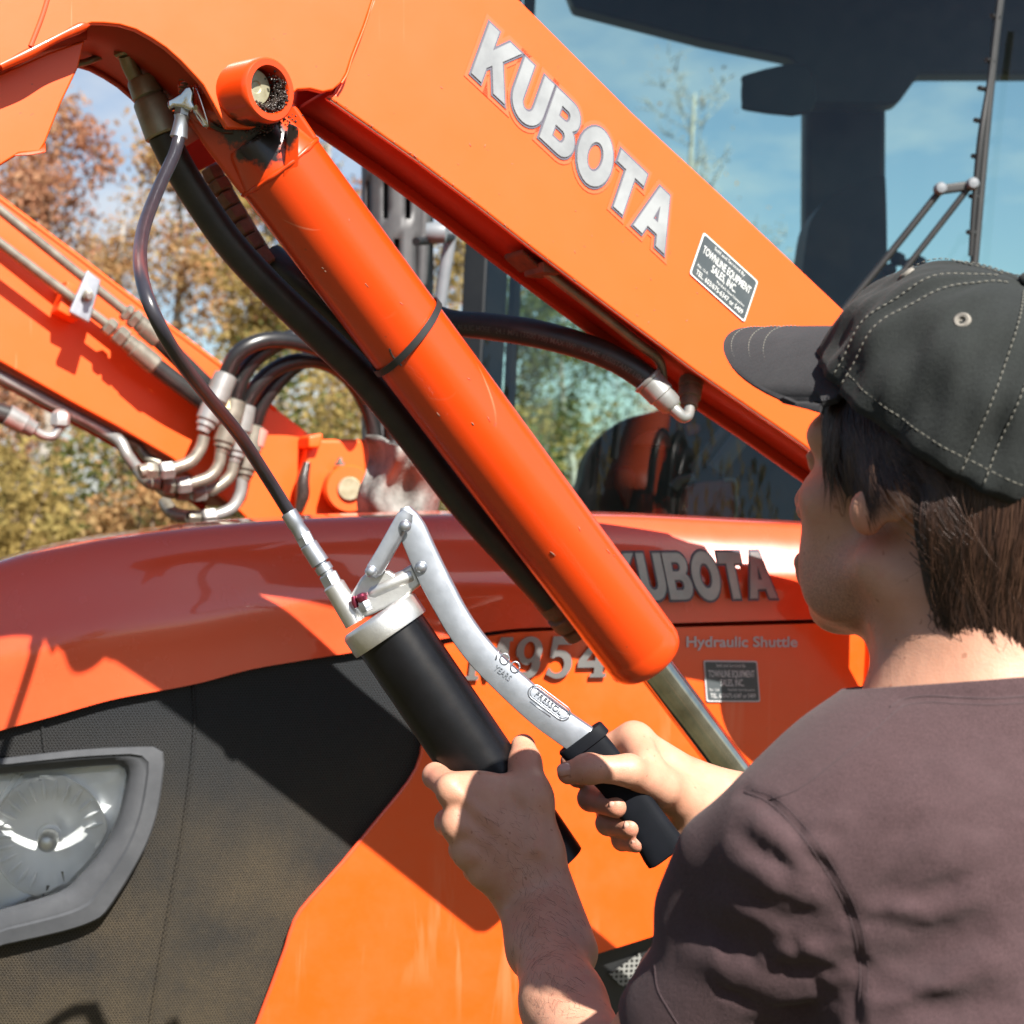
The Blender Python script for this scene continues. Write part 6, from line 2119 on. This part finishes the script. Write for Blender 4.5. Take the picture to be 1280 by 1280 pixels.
seam_line('armhole_seam', [(930, 990), (962, 1004), (1000, 1042), (1032, 1088), (1060, 1140), (1074, 1200), (1074, 1250), (1070, 1300)], 0.0005, 8, -0.0002)
seam_line('armhole_seam', [(940, 987), (972, 1000), (1010, 1038), (1042, 1084), (1070, 1137), (1084, 1198), (1084, 1250)], 0.0003, 8, -0.0001)
seam_line('collar_seam', [(1112, 884), (1130, 874), (1160, 870), (1200, 872), (1240, 873), (1275, 871), (1310, 868)], 0.0006, 8, 0.0)
seam_line('collar_seam', [(1114, 893), (1132, 882), (1160, 878), (1200, 880), (1240, 881), (1275, 879), (1310, 876)], 0.0005, 8, 0.0)
seam_line('shoulder_seam', [(962, 1000), (1000, 985), (1040, 955), (1090, 915), (1130, 880)], 0.0005, 8, 0.0)
seam_line('hem_seam', [(818, 1206), (822, 1236), (836, 1262), (850, 1284)], 0.0004, 8, 0.0)

# ---- cap
CA = 0.0
SEAM0 = radians(8)
cap_c = (-0.004, 0.0, 0.056)            # centre of the rim, head frame
RF, RL, RB_ = 0.109, 0.0925, 0.112
CH = 0.085


def cap_rim(a):
    f = cos(a); l = sin(a)
    return (RF if f > 0 else RB_) * f, RL * l


def cap_pt(a, t, off=0.0):
    """a: 0 front, +90 deg his left; t 0 rim .. 1 crown button"""
    f, l = cap_rim(a)
    th = t * pi / 2
    k = cos(th) ** 0.80
    z = CH * sin(th) ** 0.95
    # rim dips behind the ear and rises a touch in front
    rim = (-0.004 - 0.016 * (0.5 - 0.5 * cos(a)) ** 1.2) * (1 - t) ** 1.5
    # six panels: a shallow pinch at every seam
    sm = abs(((((a - SEAM0) / (pi / 3)) + 0.5) % 1.0) - 0.5)
    pinch = -0.0022 * math.exp(-(sm / 0.05) ** 2) * (1 - t * 0.5) + 0.0010 * math.exp(-((sm - 0.09) / 0.04) ** 2)
    wr = 0.0022 * sin(9 * a + 7 * t + 1.3) * (1 - t) * (0.4 + 0.6 * sin(a) ** 2) + 0.0016 * sin(19 * t + 3.1 * a + 1.5 * sin(4 * a)) * (1 - t) + 0.0016 * sin(14 * a - 11 * t) * (1 - t) + 0.0010 * sin(31 * a + 17 * t) * (1 - t)
    o = off + pinch + wr
    n_ = 1 + o / 0.095
    return K(f * k * n_ * 0.975, l * k * n_ * 0.975, (z + rim + o * sin(th)) * 0.98)


NA, NT = 144, 34
V, Fc = [], []
for j in range(NT + 1):
    for i in range(NA):
        V.append(cap_pt(2 * pi * i / NA, 0.985 * j / NT))
for j in range(NT):
    for i in range(NA):
        a = (i + 0.5) / NA * 2 * pi
        da = abs(a - pi)
        # opening over the strap at the back
        if (da / 0.36) ** 2 + ((j + 0.5) / NT / 0.34) ** 2 < 1: continue
        Fc.append((j * NA + i, j * NA + (i + 1) % NA, (j + 1) * NA + (i + 1) % NA, (j + 1) * NA + i))
Fc.append(tuple(range(NT * NA, (NT + 1) * NA)))
ins_pt = K(0, 0, 0.02)
Fc2 = []
for f in Fc:
    a, b_, c_ = V[f[0]], V[f[1]], V[f[2]]
    n_ = (b_ - a).cross(c_ - a)
    Fc2.append(f if n_.dot(a - ins_pt) >= 0 else f[::-1])
capo = obj('cap', V, Fc2, M_cap, person, True)
mm_ = capo.modifiers.new('s', 'SOLIDIFY'); mm_.thickness = 0.003; mm_.offset = -1
# brim
V, Fc = [], []
nb_, mb_ = 40, 16
BA = radians(62)


def brim_pt(x, y, off=0.0):
    """x -1..1 round the forehead (1 = his left), y 0 at the crown .. 1 at the edge"""
    a = x * BA
    f, l = cap_rim(a)
    base = Vector((f, l, 0))
    ln = 0.090 * max(0.0, 1 - abs(x) ** 3.2) ** 0.55
    fx = base.x + ln * y
    lx = base.y * (1 + 0.06 * y * (1 - abs(x) ** 3))
    droop = -0.021 * (lx / 0.078) ** 2 - 0.010 * y * (1 - 0.6 * abs(x)) - 0.06 * (ln * y) ** 2 * 4
    # the visor leaves the tipped crown but runs level with the face
    b0 = K(f, l, -0.002)
    return b0 + (hfw * (fx - f) + hl * (lx - l) + hup * (droop + off + 0.006 * (1 - x * x))) * HS


for j in range(mb_ + 1):
    for i in range(nb_ + 1):
        V.append(brim_pt(2 * i / nb_ - 1, -0.40 + 1.40 * j / mb_))
for j in range(mb_):
    for i in range(nb_):
        a = j * (nb_ + 1) + i
        Fc.append((a, a + 1, a + nb_ + 2, a + nb_ + 1))
up_pt = HC + hup * 1.0 + hfw * 0.15
brim = obj('brim', V, orient(V, Fc, up_pt), M_brim, capo, True)
mm_ = brim.modifiers.new('s', 'SOLIDIFY'); mm_.thickness = 0.0045; mm_.offset = 0
bm2 = brim.modifiers.new('b', 'BEVEL'); bm2.width = 0.0018; bm2.segments = 2; bm2.limit_method = 'ANGLE'; bm2.angle_limit = radians(50)
# stitches
geos = []


def stitch_run(path, r=0.00042, dash=0.0030, gap=0.0012):
    L = [0.0]
    for i in range(1, len(path)): L.append(L[-1] + (path[i] - path[i - 1]).length)
    s_ = 0.0
    def at(x):
        i = max(0, min(len(L) - 2, int(np.searchsorted(L, x)) - 1)); f = (x - L[i]) / max(1e-9, L[i + 1] - L[i])
        return path[i].lerp(path[i + 1], f)
    while s_ + dash < L[-1]:
        geos.append(tube_geo([at(s_), at(s_ + dash * .5), at(s_ + dash)], [r * .6, r, r * .6], 5))
        s_ += dash + gap


for s_ in range(6):
    a0 = pi / 3 * s_ + SEAM0
    for d in (-1, 1):
        pth = []
        for j in range(40):
            t = 0.03 + 0.90 * j / 39
            th = t * pi / 2
            da = d * 0.0065 / (0.095 * cos(th) ** 0.8 + 0.004)
            if abs(da) > 0.5: continue
            pth.append(cap_pt(a0 + da, t, 0.0009))
        stitch_run(pth)
rimp = [cap_pt(a, 0.075, -0.0001) for a in np.linspace(radians(65), radians(158), 60)]
stitch_run(rimp)
for y, xs in ((0.93, .93), (0.74, .86), (0.58, .80)):
    stitch_run([brim_pt(x, y, 0.0026) for x in np.linspace(-xs, xs, 70)])
gv_, gf2 = join_geo(*geos)
tag(obj('stitching', gv_, gf2, M_stitch, capo, True), kind='stuff')
# eyelets, one in each panel, and the button
for s_ in range(6):
    a = pi / 3 * (s_ + 0.5) + SEAM0
    c_ = cap_pt(a, 0.55, 0.0006); nrm_ = (c_ - K(0, 0, 0.02)).normalized()
    lathe('eyelet', c_ - nrm_ * 0.001, nrm_, [(0.0, 0.0052), (0.0014, 0.0050), (0.0022, 0.0040), (0.0018, 0.0024), (0.0004, 0.0017), (0.0003, 0.0)], M_eyelet, capo, 22)
top_ = K(0, 0, CH - 0.0005)
lathe('button', top_, cup, [(0, 0.0085), (0.002, 0.0088), (0.0045, 0.0075), (0.006, 0.004), (0.0063, 0)], M_cap, capo, 26)
# strap across the opening
st_ = [K(cap_rim(a)[0], cap_rim(a)[1], -0.010) for a in np.linspace(pi - 0.42, pi + 0.42, 14)]
V, Fc = [], []
for p in st_:
    n_ = (p - K(0, 0, 0)); n_ = (n_ - cup * n_.dot(cup)).normalized()
    V += [p - cup * 0.009, p + cup * 0.009, p + cup * 0.009 - n_ * 0.002, p - cup * 0.009 - n_ * 0.002]
for i in range(len(st_) - 1):
    for k in range(4):
        Fc.append((i * 4 + k, i * 4 + 4 + k, i * 4 + 4 + (k + 1) % 4, i * 4 + (k + 1) % 4))
obj('strap', V, Fc, M_cap, capo, True, 40)
# bound edge of that opening
pth = []
for k in range(31):
    ph = pi * k / 30
    pth.append(cap_pt(pi + 0.37 * cos(ph), max(0.0, 0.35 * sin(ph)), 0.001))
V, Fc = tube_geo(pth, [0.0032] * len(pth), 8)
obj('opening_binding', V, Fc, M_cap, capo, True)

# ---- hair: dark undercoat and individual strands
def hair_r(u):
    """skull half-lengths (front, back, side) at height u in the head frame"""
    us = [-0.145, -0.11, -0.07, -0.04, -0.01, 0.03, 0.07, 0.10]
    bk = [0.100, 0.096, 0.093, 0.094, 0.100, 0.105, 0.106, 0.10]
    sd = [0.064, 0.061, 0.060, 0.066, 0.073, 0.0745, 0.074, 0.07]
    return float(np.interp(u, us, bk)), float(np.interp(u, us, sd))


def hair_pt(a, u, off=0.0):
    bk, sd = hair_r(u)
    fr = 0.096
    f = (fr if cos(a) > 0 else bk) * cos(a) - 0.004; l = sd * sin(a)
    n_ = 1 + off / 0.085
    return H(f * n_, l * n_, u)


def hair_low(a):
    """lower hair line by angle: sideburn, above and behind the ear, nape"""
    d = abs(math.degrees(math.atan2(sin(a), cos(a))))
    return float(np.interp(d, [45, 52, 60, 72, 82, 90, 98, 106, 118, 135, 155, 180], [0.055, 0.030, 0.004, -0.008, 0.006, 0.034, 0.032, -0.024, -0.090, -0.122, -0.136, -0.140]))




def cap_low(a):
    """height of the cap's rim above this part of the skull"""
    dv_ = cos(a) * 0.105
    return (0.050 - 0.27 * (-dv_) - 0.012) if cos(a) < 0 else 0.050 + 0.27 * dv_ - 0.006


V, Fc = [], []
ang = np.radians(np.linspace(48, 312, 133))
for a in ang:
    lo = hair_low(a) + 0.006
    hi_ = cap_low(a) + 0.010
    for k in range(13):
        u = hi_ + (lo - hi_) * k / 12
        V.append(hair_pt(a, u, 0.0024 * (1 if k < 12 else -0.5)))
for i in range(len(ang) - 1):
    for k in range(12):
        Fc.append((i * 13 + k, i * 13 + k + 1, i * 13 + 14 + k, i * 13 + 13 + k))
und = obj('hair_undercoat', V, Fc, M_scalp, person, True)

HV, HF, HT_ = [], [], []


def strand(path, w, tone):
    n = len(path); o_ = len(HV)
    for i, p in enumerate(path):
        t_ = (path[min(i + 1, n - 1)] - path[max(i - 1, 0)]).normalized()
        out_ = (p - HC); out_ = (out_ - t_ * out_.dot(t_)).normalized()
        sd = t_.cross(out_)
        ww = w * (1 - 0.85 * (i / (n - 1)) ** 2)
        HV.extend([p - sd * ww, p + out_ * ww * 0.8, p + sd * ww])
        HT_.extend([tone] * 3)
    for i in range(n - 1):
        for k in range(2):
            q = o_ + i * 3 + k
            HF.append((q, q + 1, q + 4, q + 3))


hr2 = random.Random(21)
clumps = []
for c_ in range(560):
    d = hr2.uniform(50, 312)
    clumps.append((radians(d), hr2.uniform(-0.016, 0.024), hr2.uniform(-0.3, 0.5), hr2.uniform(0, 6.28), hr2.random(), hr2.uniform(-0.16, 0.22)))
for (a0, du, sweep, ph, tn, flip) in clumps:
    dd_ = math.degrees(a0)
    side = 1 if dd_ < 180 else -1
    dev = dd_ if dd_ < 180 else 360 - dd_
    lo = hair_low(a0)
    for k in range(16):
        a1 = a0 + hr2.gauss(0, 0.028)
        u1 = cap_low(a1) + hr2.uniform(-0.004, 0.008)
        if dev > 105 and hr2.random() < 0.55:
            u1 = min(cap_low(a1), hr2.uniform(-0.06, 0.035))
        lo1 = lo + du * (0.9 if dev > 112 else 0.4) + hr2.uniform(-0.012, 0.014)
        if lo1 > u1 - 0.012: continue
        pth = []
        n = 9
        # hair is combed back over the ear and down, ends flick out at the nape
        for i in range(n):
            t = i / (n - 1)
            back = side * (0.10 + 0.30 * (1 if dev < 110 else 0.25)) * t * (0.6 + 0.5 * sweep) if dev > 66 else side * 0.05 * t
            a = a1 + (a0 - a1) * 0.75 * t + back + (0.05 if dev < 110 else 0.085) * sin(ph + t * 6) * t + side * flip * t * t * 0.7
            u = u1 + (lo1 - u1) * t
            off = 0.0020 + 0.0050 * sin(pi * t) + hr2.uniform(0, 0.0010) + (0.016 + 0.05 * max(0, flip)) * max(0, t - 0.55) * (1 if dev > 112 else 0.15)
            # pass over the ear instead of through it
            dv2 = abs(math.degrees(math.atan2(sin(a), cos(a))))
            if 82 < dv2 < 116 and u < cap_low(a) - 0.010:
                off += 0.010 * min(1.0, (cap_low(a) - 0.010 - u) / 0.018) * math.sin(pi * (dv2 - 82) / 34)
            pth.append(hair_pt(a, u, off))
        strand(pth, hr2.uniform(0.00020, 0.00040), min(1, max(0, (0.85 if dev > 140 else 0.68) * tn + hr2.gauss(0.04, 0.14))))  # strands at the nape toned lighter to stand for sun on them
# loose hairs catching the sun
for _ in range(46):
    d = hr2.uniform(118, 230)
    a1 = radians(d); u1 = min(cap_low(a1) - 0.004, hr2.uniform(-0.03, 0.03)); L_ = hr2.uniform(0.03, 0.075)
    cu = hr2.uniform(-0.35, 0.5)
    pth = [hair_pt(a1 + cu * (i / 7) ** 1.5, u1 - L_ * i / 7, 0.008 + 0.012 * (i / 7) ** 2 * hr2.uniform(0.3, 1.0)) for i in range(8)]
    strand(pth, 0.00013, hr2.uniform(0.4, 0.9))
ho = obj('hair', HV, HF, M_hair, person, True)
at_ = ho.data.attributes.new('tone', 'FLOAT', 'POINT')
at_.data.foreach_set('value', np.array(HT_, dtype=np.float32))
tag(ho, kind='stuff')
# ------------------------------------------------------------------ autumn wood beyond the tractor
def leaf_mat(name, cols):
    m, t, b = nt(name)
    t.nodes.remove(b)
    at = t.nodes.new('ShaderNodeAttribute'); at.attribute_name = 'tone'
    n = len(cols)
    c = ramp(t, at.outputs['Fac'], [(i / (n - 1), q) for i, q in enumerate(cols)])
    d = t.nodes.new('ShaderNodeBsdfDiffuse'); tr = t.nodes.new('ShaderNodeBsdfTranslucent')
    t.links.new(c, d.inputs['Color']); t.links.new(c, tr.inputs['Color'])
    mx = t.nodes.new('ShaderNodeMixShader'); mx.inputs[0].default_value = 0.55
    t.links.new(d.outputs[0], mx.inputs[1]); t.links.new(tr.outputs[0], mx.inputs[2])
    t.links.new(mx.outputs[0], t.nodes['Material Output'].inputs['Surface'])
    return m


LEAF = {'rust': leaf_mat('rust_leaves', [(0.32, 0.16, 0.10), (0.42, 0.20, 0.12), (0.44, 0.25, 0.15), (0.42, 0.30, 0.17)]),
        'orange': leaf_mat('orange_leaves', [(0.36, 0.19, 0.09), (0.43, 0.24, 0.11), (0.43, 0.29, 0.14), (0.36, 0.30, 0.14)]),
        'yellow': leaf_mat('yellow_leaves', [(0.17, 0.13, 0.045), (0.30, 0.22, 0.075), (0.36, 0.27, 0.10), (0.24, 0.21, 0.075)]),
        'green': leaf_mat('green_leaves', [(0.045, 0.062, 0.020), (0.085, 0.105, 0.035), (0.13, 0.14, 0.05), (0.20, 0.17, 0.06)])}
M_bark = simple('grey_bark', (0.22, 0.20, 0.175), 0.9, 0, (0.33, 0.31, 0.28), 6, bs=0.6, bscale=20, bdist=0.02)
M_twig = simple('brown_twig', (0.12, 0.085, 0.065), 0.9, 0, (0.18, 0.14, 0.11), 6)


def cloud(rng, centres, radii, n, size):
    """n leaf quads spread through several clumps; returns verts, quads, tones"""
    k = rng.integers(0, len(centres), n)
    d = rng.normal(size=(n, 3)); d /= np.linalg.norm(d, axis=1)[:, None]
    r = rng.random(n) ** 0.45
    c = centres[k] + d * (r[:, None] * radii[k])
    a = rng.normal(size=(n, 3)); a /= np.linalg.norm(a, axis=1)[:, None]
    b_ = np.cross(a, rng.normal(size=(n, 3))); b_ /= np.linalg.norm(b_, axis=1)[:, None]
    s = size * rng.uniform(0.55, 1.35, n)[:, None]
    V = np.stack([c - a * s, c + b_ * s * 0.55, c + a * s, c - b_ * s * 0.55], 1).reshape(-1, 3)
    tone = np.clip(0.2 + rng.random(len(centres))[k] * 0.5 + rng.random(n) * 0.2, 0, 1)
    return V, np.arange(4 * n).reshape(n, 4), np.repeat(tone, 4)


def leafy(name, V, Q, tone, mat, parent):
    o = np_obj(name, V, Q, mat, parent)
    o.data.polygons.foreach_set('use_smooth', [False] * len(o.data.polygons))
    a = o.data.attributes.new('tone', 'FLOAT', 'POINT'); a.data.foreach_set('value', tone.astype(np.float32))
    return o


def tree(u, D, h, kind, label, leaves=1500, spread=1.6, size=0.13, bare=0.0, low=0.25, group='trees of the autumn wood'):
    rng = np.random.default_rng(int(u * 7 + D * 31) % 99991)
    base = P(u, 640, D); base.z = 0
    t_ = thing('tree', base, label, 'tree', group)
    lean = rng.uniform(-0.3, 0.3)
    tr_ = [base + Vector((lean * f + 0.12 * sin(f * 7 + u), 0.1 * sin(f * 5), h * f)) for f in np.linspace(0, 0.96, 9)]
    r0 = 0.016 * h + 0.02
    V, Fc = tube_geo(tr_, [r0 * (1 - 0.9 * f) + 0.008 for f in np.linspace(0, 1, 9)], 8)
    geos = [(V, Fc)]
    tips = []
    nl = 16 if not bare else 60
    for i in range(nl):
        f = rng.uniform(low, 0.95); j = f / 0.96 * 8; k = min(7, int(j)); p0 = tr_[k].lerp(tr_[k + 1], j - k)
        a = rng.uniform(0, 2 * pi); L = spread * rng.uniform(0.45, 1.0) * (1.15 - f * 0.75)
        up_ = rng.uniform(0.35, 1.1)
        p1 = p0 + Vector((cos(a) * L * .5, sin(a) * L * .5, L * up_ * .45)); p2 = p0 + Vector((cos(a) * L, sin(a) * L, L * up_))
        geos.append(tube_geo([p0, p1, p2], [r0 * .34 * (1.1 - f), r0 * .2 * (1.1 - f), 0.006], 5))
        tips += [p1, p2, p2]
        for _ in range(3 if not bare else 7):
            q = p1.lerp(p2, rng.random()); e = q + Vector((rng.normal() * .35, rng.normal() * .35, abs(rng.normal()) * .45)) * L * .6
            geos.append(tube_geo([q, q.lerp(e, .5) + Vector((0, 0, .03)), e], [0.011, 0.008, 0.004], 4))
            tips.append(e)
    V, Fc = join_geo(*geos)
    obj('trunk', V, Fc, M_bark, t_, True)
    if leaves:
        C_ = np.array([tuple(p) for p in tips]); R_ = rng.uniform(0.25, 0.75, len(C_))[:, None] * spread / 1.6
        V, Q, tn = cloud(rng, C_, np.repeat(R_, 3, 1), int(leaves * 2.8), size * 0.46)
        leafy('crown', V, Q, tn, LEAF[kind], t_)
    return t_


def shrub(u, D, h, w, kind, label, leaves=1100, size=0.07):
    rng = np.random.default_rng(int(u * 11 + D * 17) % 99991)
    base = P(u, 640, D); base.z = 0
    t_ = thing('shrub', base, label, 'shrub', 'shrubs at the edge of the wood')
    geos = []; C_ = []
    for i in range(12):
        a = rng.uniform(0, 2 * pi); L = w * rng.uniform(0.2, 1.0)
        e = base + Vector((cos(a) * L, sin(a) * L * .6, h * rng.uniform(0.45, 1.0) * (1.1 - 0.4 * L / w)))
        m_ = base.lerp(e, .5) + Vector((0, 0, h * .12))
        geos.append(tube_geo([base + Vector((cos(a) * .05, sin(a) * .05, 0)), m_, e], [0.022, 0.014, 0.005], 5))
        C_ += [m_, e, m_.lerp(e, .6) + Vector((rng.normal() * .15, rng.normal() * .1, rng.normal() * .1))]
    V, Fc = join_geo(*geos)
    obj('stem', V, Fc, M_twig, t_, True)
    C_ = np.array([tuple(p) for p in C_]); R_ = np.repeat(rng.uniform(0.16, 0.40, len(C_))[:, None] * h / 2.2, 3, 1)
    V, Q, tn = cloud(rng, C_, R_, int(leaves * 3.2), size * 0.62)
    leafy('foliage', V, Q, tn, LEAF[kind], t_)


tree(-70, 23, 8.6, 'rust', 'rusty leaved tree cut off by the left picture edge', 2200, 2.0)
tree(48, 25, 8.0, 'rust', 'rust red tree standing just left of the blue sky gap under the boom knee', 2300, 1.7)
tree(150, 31, 7.6, 'orange', 'shorter orange tree far behind, below the blue sky gap', 1700, 1.7)
tree(222, 22, 6.6, 'orange', 'orange leaved young tree seen left of the thin grease hose', 1700, 1.4, 0.11)
tree(282, 28, 9.2, 'rust', 'tall rusty tree behind the black hydraulic hose', 2300, 1.7)
tree(345, 24, 7.4, 'yellow', 'yellow leaved tree just left of the lift cylinder', 2200, 1.6)
tree(408, 29, 10.0, 'orange', 'tall orange tree showing in the gap between boom and lift cylinder', 2000, 1.6)
tree(486, 33, 10.5, 'rust', 'rust brown tree behind the slotted exhaust guard', 1800, 1.6)
tree(566, 27, 7.0, 'yellow', 'yellow tree behind the grey hand rail', 1700, 1.6)
tree(640, 30, 5.6, 'green', 'green tree low in the windscreen beside the crossing hose', 2300, 1.7, 0.12)
tree(716, 34, 6.4, 'green', 'green bushy tree seen through the windscreen under the boom', 2300, 1.9, 0.12)
tree(860, 38, 12.0, 'orange', 'nearly bare tall tree seen through the windscreen above the boom', 90, 3.0, 0.12, 1.0)
tree(960, 44, 9.0, 'yellow', 'small twiggy tree seen through the windscreen left of the dark pillar', 500, 1.9, 0.10, 1.0)
tree(1240, 46, 6.0, 'green', 'distant green tree low behind the windscreen wiper', 1200, 2.0, 0.15)
shrub(-30, 12.5, 2.3, 1.0, 'yellow', 'yellow green shrub at the left picture edge below the far boom')
shrub(46, 14.0, 2.2, 1.1, 'yellow', 'broad pale yellow shrub above the left end of the hood')
shrub(112, 16.0, 2.6, 1.1, 'green', 'dark green shrub below the bright hose elbow')
shrub(176, 13.5, 2.0, 0.9, 'orange', 'orange tinged shrub under the pipe manifold')
shrub(250, 17.0, 3.4, 1.3, 'yellow', 'tall yellow shrub behind the looped hoses')
shrub(330, 15.0, 3.0, 1.2, 'green', 'green shrub framed by the looped hoses')
shrub(420, 16.0, 3.4, 1.2, 'yellow', 'yellow brown shrub behind the far pivot bracket')
shrub(620, 14.0, 2.3, 1.2, 'green', 'green shrub seen low through the windscreen')
rng = np.random.default_rng(5)
xs = rng.uniform(-75, 75, 420)
C_ = np.stack([xs, rng.uniform(55, 80, 420), rng.uniform(0.5, 6.5, 420) * (0.75 + 0.25 * np.sin(xs * 0.31))], 1)
# the clearing is ringed by the same wood; the windscreen mirrors its left side
an2 = rng.uniform(radians(165), radians(262), 260)
rr2 = rng.uniform(26, 36, 260)
C_ = np.concatenate([C_, np.stack([np.cos(an2) * rr2, np.sin(an2) * rr2, rng.uniform(0.5, 8.0, 260) * rng.uniform(0.5, 1.3, 260)], 1)])
V, Q, tn = cloud(rng, C_, np.full((680, 3), 1.7), 40000, 0.26)
tag(leafy('far_wood', V, Q, tn, LEAF['yellow'], None), 'hazy yellow brown wood far behind everything', 'wood', kind='stuff')
